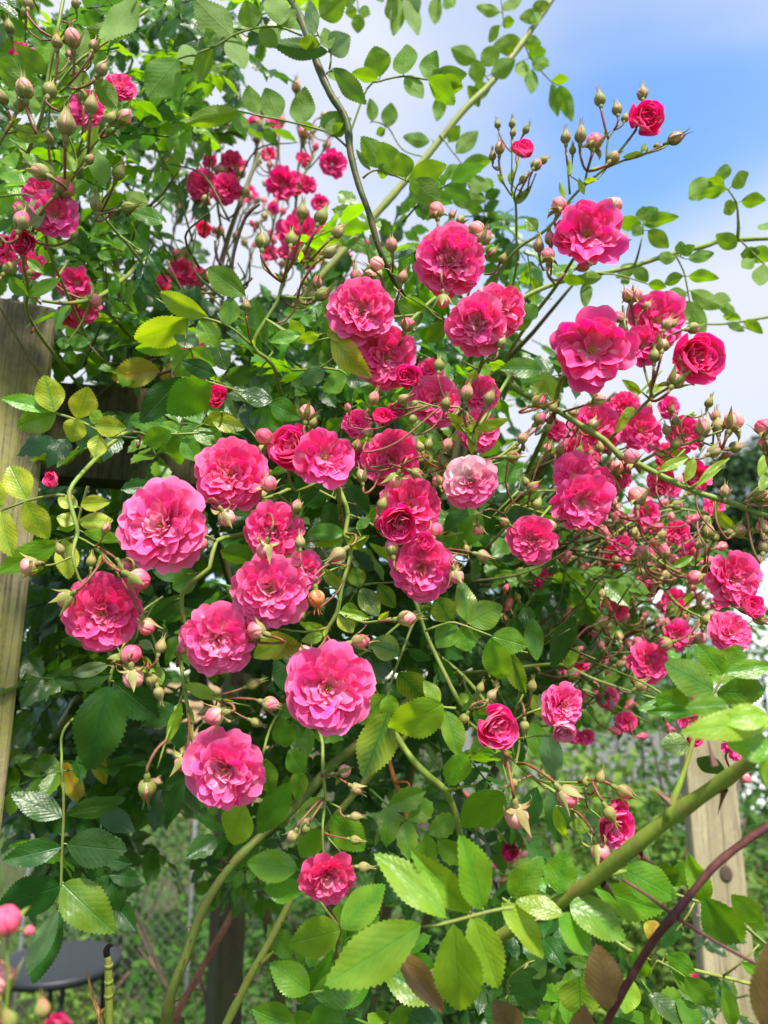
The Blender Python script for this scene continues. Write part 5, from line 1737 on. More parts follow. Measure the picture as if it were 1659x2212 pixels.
spray('full bloom and a half-open bud by the white tunnel on the outer edge',
      [[(1330, 1130, .66, 3), (1420, 1210, .60, 3), (1500, 1250, .56, 3), (1550, 1265, .54, 2.6), (1600, 1300, .53, 2.2)]],
      [(1584, 1250, 128, 'open', (.15, .0), 'r', .52, None, .2), (1619, 1311, 66, 'cup', (.5, .3), 'r', .51, None, .5)],
      [(1503, 1247, 46, 190, 'r', .53), (1640, 1335, 46, -20, 'p', .51), (1530, 1150, 46, 75, 'p', .53), (1508, 1178, 28, 80, 'g', .54), (1545, 1163, 26, 70, 'g', .54), (1434, 1193, 44, 100, 'p', .56), (1390, 1196, 44, 100, 'r', .56)],
      [([(1420, 1210), (1450, 1180)], [(1450, 1225, 1500, 1200, 20, 'e')], 'e', .56)], d=.55)

spray('flat bloom seen from its side over glossy leaves, close to the pale fence post',
      [[(1400, 1250, .68, 3), (1470, 1310, .62, 3), (1530, 1340, .58, 2.6), (1560, 1350, .56, 2.4)]],
      [(1578, 1366, 96, 'open', (.3, .5), 'k', .55, None, .3), (1460, 1372, 72, 'semi', (.1, .1), 'r', .60, None, .1), (1400, 1430, 92, 'open', (-.05, .0), 'd', .60, None, 0)],
      [(1526, 1340, 34, 60, 'p', .57), (1549, 1338, 40, 100, 'r', .56), (1510, 1380, 36, 30, 'r', .58), (1440, 1390, 40, 200, 'r', .59), (1440, 1365, 34, 90, 'p', .6), (1378, 1390, 34, 100, 'r', .62)], (), d=.6)

spray('plump rose and peach blooms in side view among smooth green buds',
      [[(1000, 1460, .52, 4), (1060, 1530, .50, 4), (1100, 1560, .48, 3.5), (1130, 1545, .47, 3), (1170, 1530, .465, 2.5)], [(1100, 1560, .48, 3), (1105, 1600, .47, 3), (1110, 1640, .47, 2.6)], [(1100, 1555, .48, 2.5), (1060, 1520, .47, 2.2), (1020, 1520, .47, 2)], [(1105, 1600, .47, 2.5), (1150, 1590, .46, 2), (1190, 1590, .455, 2)], [(1110, 1545, .475, 2.4), (1130, 1500, .47, 2)]],
      [(1067, 1571, 100, 'cup', (.35, -.05), 'k', .45, None, .8), (1216, 1524, 104, 'open', (.75, .1), 'k', .455, 'two-tone pink bloom facing sideways', .6), (1214, 1574, 66, 'cup', (.0, -.8), 'w', .44, 'pale shell-pink ball, still closed', 0)],
      [(1003, 1552, 36, 240, 'p', .455), (1037, 1488, 32, 70, 'g', .46), (1061, 1503, 36, 45, 'g', .455), (1133, 1568, 36, -90, 'g', .45), (1149, 1483, 36, 85, 'g', .455), (1072, 1480, 24, 80, 'g', .47)],
      [([(1000, 1460), (1010, 1500)], [(1010, 1500, 990, 1520, 24, 'l'), (1055, 1525, 1030, 1545, 22, 'l'), (1165, 1500, 1210, 1560, 40, 's'), (1185, 1580, 1200, 1700, 50, 's', .02)], 'l', .48)], d=.48, hair=900)

spray('low spray of pale shell-pink buds in front of the thick diagonal cane',
      [[(1094, 1628, .48, 4), (1130, 1660, .47, 4), (1163, 1689, .465, 4), (1205, 1715, .46, 4), (1235, 1750, .455, 3.5), (1264, 1790, .45, 3), (1280, 1815, .45, 2.6)], [(1080, 1640, .475, 2.5), (1090, 1665, .47, 2.2), (1100, 1710, .465, 2)], [(1200, 1710, .46, 2.6), (1270, 1715, .455, 2.2), (1320, 1725, .45, 2)], [(1163, 1689, .465, 2.5), (1220, 1690, .46, 2.2), (1280, 1690, .455, 2)], [(1215, 1725, .46, 2.4), (1270, 1745, .455, 2.2), (1300, 1770, .45, 2)]],
      [(1324, 1782, 92, 'cup', (.4, -.3), 'k', .44, None, .8), (1330, 1745, 60, 'cup', (.5, .1), 'r', .45, None, .3)],
      [(1222, 1717, 56, -45, 'r', .44), (1116, 1760, 64, -80, 'r', .44), (1110, 1692, 32, 210, 'g', .455), (1296, 1681, 36, 60, 'g', .45), (1266, 1690, 30, 80, 'g', .455), (1346, 1710, 50, -25, 'p', .445), (1316, 1756, 48, -60, 'g', .43), (1296, 1838, 52, -70, 'r', .435), (1170, 1672, 28, 80, 'g', .46)],
      [([(1235, 1750), (1240, 1790)], [(1200, 1740, 1225, 1830, 26, 'l'), (1230, 1780, 1280, 1790, 30, 'l'), (1265, 1755, 1290, 1800, 26, 's')], 'l', .455)], d=.46, hair=900)

spray('almost bare side shoot with a few buds crossing behind the lower leaves',
      [[(1060, 1450, .60, 4), (1156, 1438, .58, 4), (1217, 1437, .57, 4), (1278, 1465, .56, 3.5), (1350, 1490, .55, 3), (1420, 1510, .55, 2.5)]],
      (), [(1236, 1456, 38, 10, 'p', .555), (1381, 1481, 40, 30, 'p', .55), (1300, 1344, 42, 20, 'p', .58), (1370, 1470, 28, 100, 'g', .555), (1290, 1355, 28, 100, 'g', .58)],
      [([(1217, 1437), (1230, 1400)], [(1220, 1440, 1250, 1395, 26, 'l'), (1230, 1445, 1215, 1400, 20, 'l'), (1300, 1470, 1340, 1460, 20, 'l')], 'l', .57)], d=.57)

spray('single small globe bloom over dark leaves beside the lime-leaved shoot',
      [[(500, 1000, .62, 3), (490, 940, .56, 3), (478, 890, .52, 2.6)]], [(469, 860, 62, 'cup', (.0, .2), 'd', .50, None, .1)], (),
      [([(480, 910), (440, 915), (400, 940)], [(440, 912, 500, 895, 34, 'y'), (460, 910, 530, 925, 40, 'y'), (420, 925, 465, 960, 40, 'e')], 'y', .53), ([(430, 935), (381, 938), (340, 935)], [(381, 939, 384, 1009, 48, 'e'), (397, 948, 428, 996, 46, 'e'), (370, 932, 305, 958, 46, 'e'), (385, 932, 340, 912, 30, 'e')], 'y', .46)], d=.53)

spray('lime green leafy shoot with fresh serrated leaflets left of the upper blooms',
      [[(700, 960, .60, 4.5), (620, 880, .54, 4.5), (590, 790, .50, 4.5), (547, 748, .49, 4), (575, 690, .49, 4), (600, 650, .49, 3.5), (610, 610, .49, 3.5), (630, 570, .49, 3), (660, 530, .49, 3)],
       [(547, 748, .49, 3), (493, 704, .48, 2.5), (448, 688, .47, 2)], [(605, 640, .49, 3), (660, 645, .485, 2.5), (690, 640, .485, 2)], [(610, 610, .49, 2.5), (570, 580, .49, 2), (566, 550, .49, 2)], [(630, 570, .49, 2.5), (690, 560, .485, 2)], [(575, 690, .49, 3), (660, 735, .485, 2.5), (720, 728, .48, 2)], [(630, 800, .53, 3), (690, 795, .52, 2.5), (735, 760, .51, 2)]],
      (), [(566, 523, 50, 92, 'g', .48), (629, 518, 46, 88, 'g', .48), (693, 470, 50, 70, 'g', .48), (728, 502, 44, 50, 'g', .48), (710, 545, 46, 40, 'g', .475), (695, 637, 46, 30, 'g', .475), (657, 610, 28, 90, 'g', .5), (641, 646, 32, 80, 'g', .495), (532, 662, 36, 92, 'g', .475), (653, 460, 44, 85, 'g', .48), (685, 612, 36, 90, 'p', .5), (670, 640, 30, 60, 'g', .5)],
      [([(493, 704), (448, 688), (406, 686)], [(406, 688, 286, 742, 80), (448, 682, 336, 633, 54), (432, 690, 466, 750, 56), (430, 745, 374, 722, 44, 's'), (400, 735, 288, 758, 42, 'e', .02), (493, 704, 499, 642, 52, 'g'), (531, 640, 442, 573, 58, 'g')], 'l', .46),
       ([(575, 690), (640, 728), (715, 718)], [(718, 728, 797, 820, 58, 'y'), (705, 718, 775, 732, 32, 'y'), (650, 722, 580, 735, 34, 'e'), (655, 730, 625, 690, 36, 'l'), (690, 725, 640, 735, 30, 'l')], 'l', .46),
       ([(590, 760), (560, 800)], [(570, 740, 545, 640, 44, 'g'), (565, 760, 510, 700, 40, 'g')], 'g', .5),
       ([(620, 880), (585, 876)], [(578, 874, 573, 946, 78, 'g'), (585, 870, 650, 905, 50, 'g'), (590, 865, 520, 850, 48, 'd')], 'g', .50),
       ([(690, 795), (735, 800), (750, 812)], [(750, 816, 694, 842, 48, 'g'), (745, 820, 800, 825, 40, 'd'), (700, 795, 650, 830, 45, 'd'), (720, 790, 730, 740, 40, 'd')], 'g', .52)], d=.49, hair=1500)

spray('cluster of dull green buds with trailing stalks at the top edge beside the sky',
      [[(60, 330, .46, 4), (90, 250, .45, 4), (105, 160, .45, 4), (125, 60, .45, 4), (140, -20, .46, 4)], [(90, 235, .45, 3), (160, 140, .45, 3), (230, 90, .46, 3), (320, 20, .47, 3)], [(100, 220, .45, 2.4), (122, 160, .45, 2), (122, 120, .45, 2)], [(130, 200, .45, 2.4), (157, 170, .445, 2), (158, 115, .445, 2)], [(150, 165, .45, 2.2), (185, 145, .45, 2), (196, 120, .45, 2)]],
      (), [(123, 92, 40, 90, 'g', .445), (157, 86, 48, 88, 'p', .44), (203, 100, 38, 80, 'p', .445), (219, 150, 44, 60, 'g', .44), (196, 120, 26, 80, 'g', .45), (60, 8, 44, 100, 'g', .45), (54, 28, 30, 90, 'g', .45), (163, 8, 30, 90, 'g', .46), (285, 20, 36, 40, 'g', .46), (150, 120, 24, 90, 'r', .46)],
      [([(60, 330), (20, 300)], [(80, 170, -10, 130, 60, 'b'), (105, 160, 30, 95, 40, 'b'), (90, 240, 10, 200, 50, 'g')], 'b', .46), ([(160, 140), (200, 180)], [(150, 150, 195, 190, 40, 'b'), (175, 130, 190, 60, 36, 'b')], 'b', .46), ([(288, -6), (300, -40)], [(290, -8, 217, 112, 64, 'b'), (300, 50, 190, 70, 40, 'b', .03)], 'b', .45)], d=.45, hair=500)

spray('upright pointed buds on red stalks over a curled pink bloom, upper left of bush',
      [[(100, 520, .48, 3.5), (130, 430, .46, 3.5), (160, 380, .45, 3.5), (165, 340, .45, 3), (150, 300, .445, 2.6), (140, 230, .445, 2.4)], [(160, 380, .45, 3), (190, 330, .445, 2.6), (230, 280, .44, 2.2)], [(165, 340, .45, 2.6), (185, 280, .445, 2.2), (195, 250, .44, 2)], [(120, 410, .46, 2.6), (105, 330, .455, 2.2), (108, 230, .45, 2)], [(130, 240, .445, 2), (160, 200, .445, 1.8), (215, 165, .44, 1.8)]],
      [(258, 190, 78, 'open', (.2, .55), 'r', .50, None, .3), (190, 240, 82, 'semi', (-.1, .1), 'k', .48, None, .4)],
      [(107, 196, 52, 88, 'g', .445), (142, 271, 58, 85, 'p', .435), (178, 208, 44, 100, 'g', .445), (197, 230, 48, 85, 'g', .435), (239, 257, 42, 70, 'g', .435), (268, 254, 46, 45, 'p', .435), (104, 300, 38, 95, 'g', .45), (192, 345, 34, 60, 'g', .44), (88, 372, 52, 150, 'p', .435)],
      [([(165, 340), (190, 310)], [(165, 350, 200, 320, 26, 'l'), (160, 370, 130, 320, 28, 'l'), (190, 320, 210, 270, 24, 'l'), (120, 400, 90, 345, 26, 'g'), (200, 170, 256, 235, 46, 'b'), (205, 320, 225, 400, 50, 'g', .03)], 'l', .45)], d=.45, hair=1500)

spray('fat dark buds on thick stalks crowding the very top left corner region',
      [[(-30, 360, .44, 3.5), (10, 290, .43, 3.5), (30, 250, .43, 3), (50, 230, .43, 2.6)], [(20, 270, .43, 2.6), (80, 290, .43, 2), (60, 230, .43, 2)]],
      [(50, 122, 56, 'semi', (0, .2), 'r', .55, None, .2)], [(53, 195, 52, 95, 'p', .425), (5, 212, 44, 110, 'g', .425), (41, 228, 40, 80, 'g', .43), (20, 60, 40, 95, 'g', .46)],
      [([(10, 290), (60, 275)], [(-10, 140, 90, 210, 46, 'b'), (20, 280, 100, 300, 34, 'b')], 'b', .44)], d=.43)

spray('curled pink bloom in profile with a globe flower and pale buds, above the post top',
      [[(70, 700, .54, 4), (60, 620, .50, 4), (50, 560, .47, 3.5), (70, 500, .46, 3), (90, 440, .46, 3), (130, 380, .46, 2.6)], [(50, 560, .47, 2.6), (20, 520, .46, 2), (0, 510, .45, 2)], [(70, 500, .46, 2.6), (30, 490, .45, 2)], [(90, 440, .46, 2.4), (55, 420, .47, 2.4), (0, 425, .47, 2.4)]],
      [(118, 466, 96, 'semi', (.3, -.3), 'k', .455, None, .8), (54, 523, 66, 'cup', (-.05, -.1), 'd', .45, None, .3), (95, 420, 76, 'semi', (-.1, .1), 'r', .48, None, .3), (8, 535, 60, 'cup', (-.4, 0), 'd', .46, None, .1), (72, 575, 62, 'semi', (0, -.2), 'r', .50, None, .2), (20, 560, 40, 'semi', (0, 0), 'd', .5)],
      [(134, 408, 56, 60, 'r', .45), (42, 454, 48, 100, 'p', .445), (46, 479, 50, 80, 'p', .44), (160, 471, 44, 100, 'p', .46), (20, 580, 46, 60, 'g', .45), (65, 590, 26, 90, 'g', .49)],
      [([(90, 440), (100, 470)], [(75, 430, 80, 495, 40, 's'), (60, 560, 95, 590, 24, 'e'), (20, 600, 60, 640, 36, 'e'), (60, 640, 130, 600, 30, 'g')], 'g', .45)], d=.47)

spray('nodding stalk of two slim green buds beside the shaded centre of the bush',
      [[(300, 560, .56, 3), (250, 500, .52, 3), (215, 450, .50, 2.6), (240, 410, .49, 2.2)], [(215, 460, .50, 2.4), (250, 448, .49, 2)]],
      (), [(256, 374, 48, 60, 'g', .48), (208, 443, 44, 90, 'g', .48), (276, 449, 44, 5, 'g', .48)],
      [([(260, 510), (300, 540)], [(320, 440, 265, 420, 40, 'b', .03), (360, 480, 280, 455, 44, 'g', .04)], 'g', .52)], d=.5)

spray('shaded blooms drooping behind the top corner of the mossy post',
      [[(330, 560, .66, 4), (270, 600, .60, 4.5), (215, 640, .56, 4.5), (150, 655, .53, 4), (90, 650, .52, 3)], [(240, 620, .58, 3), (210, 660, .56, 2.5)], [(150, 560, .58, 2.5), (110, 620, .54, 2)]],
      [(168, 610, 70, 'semi', (-.1, -.1), 'r', .58, None, .1), (182, 662, 72, 'semi', (.2, -.3), 'r', .59, None, .1), (145, 610, 60, 'semi', (-.2, .2), 'd', .6, None, 0), (150, 680, 56, 'semi', (0, -.3), 'd', .6)], [(202, 648, 42, -10, 'r', .55)],
      [([(200, 640), (175, 700), (130, 760)], [(150, 740, 197, 736, 30, 'g'), (142, 762, 162, 785, 36, 'g'), (150, 745, 120, 735, 28, 'g')], 'g', .55),
       ([(330, 640), (360, 660)], [(240, 560, 210, 545, 24, 'g'), (270, 560, 290, 520, 26, 'g'), (240, 640, 255, 600, 26, 'g')], 'g', .56)], d=.56)

spray('soft blurred trio of bright blooms beyond the dark stem on the sky side',
      [[(520, 640, .95, 3), (490, 540, .90, 3), (470, 440, .86, 3), (480, 380, .86, 2.5)]],
      [(437, 401, 74, 'open', (-.1, .1), 'r', .82, None, .1), (489, 408, 70, 'open', (.05, -.1), 'd', .80, None, .1), (503, 360, 66, 'semi', (.1, .4), 'r', .85, None, .1), (455, 350, 36, 'semi', (0, .3), 'r', .86)],
      [(520, 375, 34, 80, 'p', .83), (530, 415, 36, 80, 'p', .8), (475, 370, 36, 100, 'r', .83), (445, 430, 30, 240, 'p', .8), (420, 285, 26, 90, 'p', .9), (412, 290, 24, 100, 'p', .9), (465, 290, 22, 80, 'p', .9)], (), d=.85)

spray('blurred ragged blooms and one hanging flower under the dark thorny stem',
      [[(660, 700, 1.05, 3), (650, 560, .98, 3), (640, 430, .92, 3), (680, 330, .92, 2.5)], [(640, 430, .92, 2.5), (600, 360, .92, 2)]],
      [(612, 398, 74, 'semi', (-.2, .0), 'd', .90, None, .1), (718, 354, 62, 'semi', (.4, -.5), 'r', .86, None, .5), (640, 400, 54, 'semi', (.2, .2), 'd', .92), (665, 400, 40, 'semi', (.2, 0), 'r', .92), (655, 345, 36, 'semi', (.1, .3), 'd', .92), (580, 335, 34, 'semi', (0, .3), 'd', .95), (648, 512, 96, 'semi', (-.1, -.1), 'r', .88, None, .1), (665, 545, 72, 'semi', (.1, -.2), 'd', .88), (620, 545, 40, 'semi', (0, 0), 'r', .9), (690, 440, 40, 'semi', (0, 0), 'r', .95), (700, 500, 40, 'semi', (0, 0), 'r', .95)],
      [(640, 190, 34, 90, 'p', .92), (655, 289, 34, 80, 'r', .92), (570, 238, 30, 80, 'r', .95), (705, 315, 28, 60, 'p', .9), (610, 260, 26, 80, 'p', .93), (555, 300, 28, 80, 'p', .95), (700, 250, 26, 40, 'p', .92)], (), d=.92)

spray('pair of dim blooms with dead dark twigs standing in front of them',
      [[(460, 720, .82, 3), (430, 650, .78, 3), (400, 590, .74, 2.5)]],
      [(395, 588, 62, 'semi', (-.1, .1), 'd', .74, None, 0), (425, 598, 48, 'open', (.2, 0), 'd', .74), (345, 628, 52, 'semi', (-.3, 0), 'd', .76), (352, 610, 34, 'semi', (0, 0), 'd', .77), (440, 500, 44, 'cup', (0, .2), 'd', .8), (410, 760, 66, 'open', (0, .2), 'd', .62), (430, 800, 50, 'semi', (0, 0), 'd', .62), (490, 680, 30, 'semi', (0, 0), 'r', .6)],
      [(380, 550, 26, 80, 'r', .73), (405, 548, 24, 90, 'p', .73), (445, 600, 36, 60, 'r', .72), (510, 510, 28, 60, 'p', .8), (475, 500, 28, 85, 'r', .8)],
      [([(430, 650), (470, 600)], [(430, 640, 445, 690, 30, 'd')], 'd', .76)], d=.77)

spray('rose buds entering at the edge of the frame above the tree line',
      [[(1700, 1090, .47, 3), (1665, 1010, .47, 3), (1655, 960, .47, 2.5)]], (),
      [(1650, 926, 48, 92, 'r', .465), (1650, 962, 42, 95, 'p', .47), (1640, 1070, 40, 30, 'p', .475)], [([(1665, 1010), (1640, 1040)], [(1665, 1020, 1640, 1060, 26, 'l')], 'l', .47)], d=.47)

spray('soft out-of-focus pink bud stalk just inside the lower corner',
      [[(10, 2230, .24, 4), (18, 2120, .24, 4), (15, 2060, .24, 3.4), (20, 2020, .24, 3)]], (), [(8, 1995, 72, 60, 'r', .24), (4, 2120, 70, 100, 'r', .245), (60, 2010, 30, 0, 'p', .25)], (), d=.24, hair=0)
spray('very near blurred pink bloom and green bud cut off by the bottom edge',
      [[(110, 2330, .23, 4), (120, 2260, .23, 4)], [(105, 2300, .23, 4), (90, 2230, .23, 3)]], [(125, 2232, 96, 'cup', (.1, .3), 'k', .225, None, .8)], [(92, 2180, 56, 100, 'g', .23), (20, 2205, 60, 120, 'g', .235)], (), d=.23, hair=0)

# ------------------------------------------------------------------ bare and leafy canes
spray('dark thorny stem curving down through the sky gap with toothed leaves hanging off it',
      [[(600, -40, .62, 7), (640, 20, .60, 7.5), (668, 90, .58, 8), (690, 150, .57, 8), (715, 205, .56, 8), (748, 260, .555, 8), (757, 330, .55, 7.5), (775, 400, .545, 7), (797, 460, .54, 6.5), (820, 540, .54, 6), (850, 600, .55, 5.5), (880, 650, .57, 5)]],
      (), (),
      [([(653, 77), (601, 58), (550, 61), (502, 77), (461, 102), (384, 128)], [(547, 61, 530, 0, 52), (501, 77, 420, 0, 78), (605, 54, 590, -24, 58), (600, 60, 640, 20, 40), (461, 102, 419, 182, 46), (458, 100, 448, 62, 36), (384, 128, 317, 208, 78), (425, 112, 382, 126, 44, 's'), (499, 80, 527, 152, 52), (560, 64, 600, 100, 40)], 'b', .55),
       ([(749, 317), (723, 294), (685, 278), (643, 267), (601, 258), (560, 250), (518, 240)], [(601, 256, 573, 190, 56), (645, 264, 662, 192, 58), (557, 246, 535, 184, 48), (691, 272, 740, 242, 34), (518, 240, 396, 266, 42), (518, 243, 520, 290, 42), (680, 276, 646, 268, 18), (700, 285, 760, 255, 36), (720, 292, 750, 265, 30)], 'b', .56),
       ([(712, 150), (715, 112), (690, 80), (678, 50)], [(708, 112, 583, 96, 46, 'd', 0, None, .01), (710, 112, 757, 78, 54, 's'), (712, 105, 700, 60, 34), (677, 77, 670, 0, 34, 's'), (691, 35, 748, -8, 62), (690, 95, 640, 90, 30)], 'b', .56),
       ([(705, 160), (720, 147)], [(720, 147, 790, 226, 46, 'd', -.01), (715, 150, 722, 180, 20)], 'b', .55),
       ([(784, 385), (800, 372), (819, 368), (857, 381), (877, 390)], [(825, 362, 782, 296, 52), (857, 381, 822, 306, 56), (877, 384, 862, 328, 50), (883, 387, 966, 357, 52), (886, 390, 952, 440, 58), (800, 368, 768, 322, 16), (815, 372, 838, 378, 24), (885, 392, 905, 420, 30, 'g')], 'b', .53),
       ([(752, 300), (793, 192), (819, 176), (870, 165), (918, 171), (947, 176)], [(821, 166, 808, 98, 66), (872, 160, 878, 96, 60), (920, 170, 940, 112, 46), (816, 170, 759, 156, 34), (877, 163, 914, 214, 44), (925, 172, 994, 224, 54), (927, 173, 1010, 160, 44), (945, 176, 1000, 190, 44), (935, 178, 958, 150, 34)], 'b', .58)],
      d=.56, rpx=7, thorns=16, col=(0.050, 0.075, 0.018, 1), cat='rose cane', name='rose_cane', hair=300, under=True)

rt, og, r_ = spray('pale thick cane leaning up across the sky gap from the bush to the top edge',
      [[(1225, -50, .86, 5.9), (1130, 90, .84, 6.7), (1060, 180, .82, 7.0), (1000, 240, .81, 7.4), (920, 340, .80, 7.8), (850, 420, .79, 8.1), (770, 510, .78, 8.1), (700, 590, .77, 8.1), (630, 670, .77, 8.1)]],
      (), (),
      [([(920, 340), (870, 323), (838, 275), (806, 262), (800, 266)], [(806, 262, 800, 214, 28), (838, 275, 845, 222, 38), (832, 280, 812, 290, 28), (928, 304, 865, 298, 32)], 'b', .80),
       ([(950, 290), (979, 330), (998, 355), (1017, 410)], [(969, 307, 993, 270, 28), (985, 330, 1032, 284, 38), (998, 355, 1064, 345, 34), (994, 357, 960, 386, 36), (1011, 384, 1064, 414, 40), (1008, 387, 975, 424, 32), (1017, 410, 1000, 450, 36)], 'b', .80),
       ([(900, 410), (930, 415), (976, 429)], [(976, 429, 1054, 435, 38), (950, 425, 940, 390, 24), (930, 415, 900, 440, 20)], 'b', .78),
       ([(1060, 180), (1040, 150), (1030, 130)], [(1030, 130, 973, 104, 40), (1050, 150, 1010, 160, 50), (1040, 140, 1080, 100, 40), (1060, 160, 1115, 130, 46), (1010, 185, 1037, 232, 28), (960, 202, 938, 268, 32), (1000, 190, 960, 170, 30), (1020, 200, 1060, 190, 36)], 'b', .82),
       ([(1130, 90), (1150, 130), (1190, 175), (1210, 185)], [(1150, 130, 1190, 145, 34), (1150, 150, 1146, 204, 34), (1130, 90, 1170, 95, 30), (1192, 175, 1230, 168, 24), (1192, 180, 1204, 252, 28), (1208, 185, 1240, 268, 32), (1140, 120, 1180, 110, 36), (1130, 130, 1130, 180, 36), (1130, 95, 1060, 100, 42)], 'b', .84),
       ([(1090, 60), (1085, 20), (1080, -20)], [(1080, 25, 1022, 17, 26), (1083, 20, 1128, 0, 26), (1085, 50, 1112, 46, 24), (1080, 55, 1054, 92, 26), (1150, 15, 1190, 10, 26), (1150, 20, 1165, 55, 24), (1170, 30, 1120, 40, 30)], 'b', .84)],
      d=.8, rpx=9, thorns=10, col=(0.22, 0.27, 0.07, 1), cat='rose cane', name='rose_cane', hair=0, under=True)

spray('wiry leaf shoots dangling from above the frame into the sky gap',
      [[(700, -60, .85, 4), (800, -40, .84, 4), (900, -30, .84, 4), (980, -40, .84, 3)]], (), (),
      [([(840, -35), (838, 0)], [(838, -5, 856, 44, 40), (830, -10, 810, -2, 36)], 'b', .83), ([(870, -35), (868, 0)], [(868, -8, 850, 76, 34), (880, -10, 903, 80, 38), (890, -8, 905, 30, 30, 's')], 'b', .83), ([(950, -35), (952, 0)], [(952, -8, 932, 56, 38), (960, -6, 985, 20, 30)], 'b', .83), ([(770, -30), (772, 0), (775, 28)], [(774, 30, 773, 72, 30), (772, 22, 745, 28, 26), (776, 20, 800, 32, 28), (770, -6, 730, 0, 34)], 'b', .84)],
      d=.84, cat='rose shoot', name='rose_shoot', hair=0, under=True)

spray('long arching side cane with small leaves against white cloud at the far side',
      [[(1720, 512, .70, 4.5), (1640, 516, .69, 4.5), (1560, 520, .68, 5), (1520, 532, .67, 5), (1440, 552, .66, 5), (1350, 580, .65, 5), (1270, 595, .64, 5.5), (1200, 612, .63, 5.5), (1120, 650, .62, 5), (1060, 710, .62, 4)], [(1592, 520, .68, 4), (1595, 493, .675, 3), (1591, 439, .67, 2), (1573, 410, .67, 1.6)], [(1370, 573, .65, 3.5), (1375, 561, .65, 3), (1382, 535, .64, 2.4), (1388, 507, .64, 2)]],
      (), (),
      [([(1591, 439), (1573, 410), (1544, 392)], [(1541, 390, 1472, 434, 46, 'g'), (1559, 392, 1566, 352, 36), (1580, 403, 1620, 373, 38), (1570, 410, 1511, 422, 28), (1602, 434, 1653, 431, 34), (1590, 441, 1558, 460, 34), (1565, 400, 1530, 385, 26)], 'b', .66),
       ([(1388, 507), (1390, 486), (1394, 478)], [(1386, 484, 1328, 480, 34), (1392, 484, 1464, 464, 34), (1400, 497, 1446, 536, 36), (1386, 507, 1366, 488, 26), (1392, 482, 1420, 450, 44, 'g'), (1388, 478, 1390, 445, 30)], 'b', .64),
       ([(1460, 552), (1472, 575), (1480, 596), (1487, 635), (1490, 650)], [(1489, 596, 1552, 598, 30), (1476, 596, 1432, 612, 30), (1492, 628, 1562, 666, 42), (1484, 632, 1434, 644, 36), (1490, 650, 1522, 724, 40), (1486, 650, 1468, 700, 40, 'g'), (1480, 640, 1440, 680, 34, 'g')], 'b', .66),
       ([(1440, 545), (1469, 554)], [(1460, 556, 1412, 558, 28), (1470, 550, 1470, 520, 24), (1472, 550, 1500, 530, 26), (1486, 560, 1546, 546, 28), (1591, 533, 1544, 505, 36), (1375, 570, 1330, 600, 34), (1370, 575, 1400, 610, 30)], 'b', .66),
       ([(1290, 590), (1340, 595), (1400, 614)], [(1400, 614, 1440, 620, 26), (1360, 602, 1340, 612, 20), (1267, 606, 1265, 664, 28), (1300, 600, 1250, 600, 30)], 'b', .64),
       ([(1600, 520), (1640, 560), (1670, 590)], [(1620, 540, 1668, 560, 40), (1630, 560, 1600, 580, 30), (1650, 570, 1640, 620, 40), (1660, 480, 1640, 500, 26), (1600, 550, 1640, 545, 30)], 'b', .68)],
      d=.66, cat='rose cane', name='rose_cane', hair=0, thorns=4, under=True)

spray('thin far twig tip with small ragged leaves in front of cloud below the arching cane',
      [[(1740, 670, .75, 3), (1640, 688, .74, 3), (1560, 700, .73, 2.4), (1480, 698, .72, 1.8)]], (), (),
      [([(1580, 697), (1620, 712)], [(1570, 697, 1610, 715, 20), (1610, 692, 1650, 720, 24), (1600, 690, 1560, 680, 22), (1540, 640, 1580, 650, 30), (1555, 655, 1590, 680, 24)], 'b', .73)], d=.73, cat='rose twig', name='rose_twig', hair=0, under=True)

spray('knobbly green cane rising from the lower left with red thorns and a woody foot',
      [[(352, 2270, .56, 13), (358, 2212, .55, 13), (372, 2140, .54, 10), (400, 2070, .54, 10), (440, 1960, .55, 10), (500, 1870, .56, 9), (570, 1800, .58, 8.5), (640, 1740, .60, 10), (720, 1650, .62, 10), (800, 1590, .64, 10), (900, 1500, .68, 9)]], (), (), (), d=.55, thorns=14, col=(0.14, 0.19, 0.035, 1), cat='rose cane', name='rose_cane', hair=0, rpx=12)
spray('smooth yellow-green cane slanting beside the knobbly one near the bottom',
      [[(470, 2250, .60, 8.5), (540, 2110, .60, 8.5), (560, 2075, .60, 8), (605, 1990, .61, 7.5), (660, 1880, .63, 7), (720, 1770, .66, 7), (900, 1560, .72, 6)], [(548, 2090, .60, 5), (575, 2070, .60, 4), (590, 2055, .60, 2)]], (), (), (), d=.6, thorns=5, col=(0.24, 0.28, 0.05, 1), cat='rose cane', name='rose_cane', hair=0)
spray('bent lime cane arching down from the lower leaves with one kinked joint',
      [[(840, 1560, .58, 7), (877, 1622, .56, 7), (915, 1667, .55, 7.5), (945, 1692, .55, 7.5), (963, 1710, .55, 8), (979, 1744, .55, 7), (995, 1808, .55, 7), (1005, 1870, .55, 7), (1010, 1980, .55, 7)], [(962, 1710, .55, 4), (1000, 1700, .55, 3), (1080, 1690, .55, 2.5)]], (), (), (), d=.55, thorns=3, col=(0.19, 0.27, 0.04, 1), cat='rose cane', name='rose_cane', hair=0)
spray('orange-brown dry stem with a stubby side knob in the lower middle',
      [[(835, 1600, .62, 4), (842, 1650, .61, 5), (858, 1700, .60, 6), (880, 1770, .59, 6), (886, 1850, .59, 5.5), (884, 1930, .60, 5)], [(881, 1770, .59, 4), (897, 1757, .585, 3.5)], [(852, 1690, .60, 3), (880, 1690, .595, 2.5), (885, 1700, .59, 2)]], (), (), (), d=.6, col=(0.34, 0.13, 0.025, 1), cat='dry stem', name='dry_cane', hair=0)
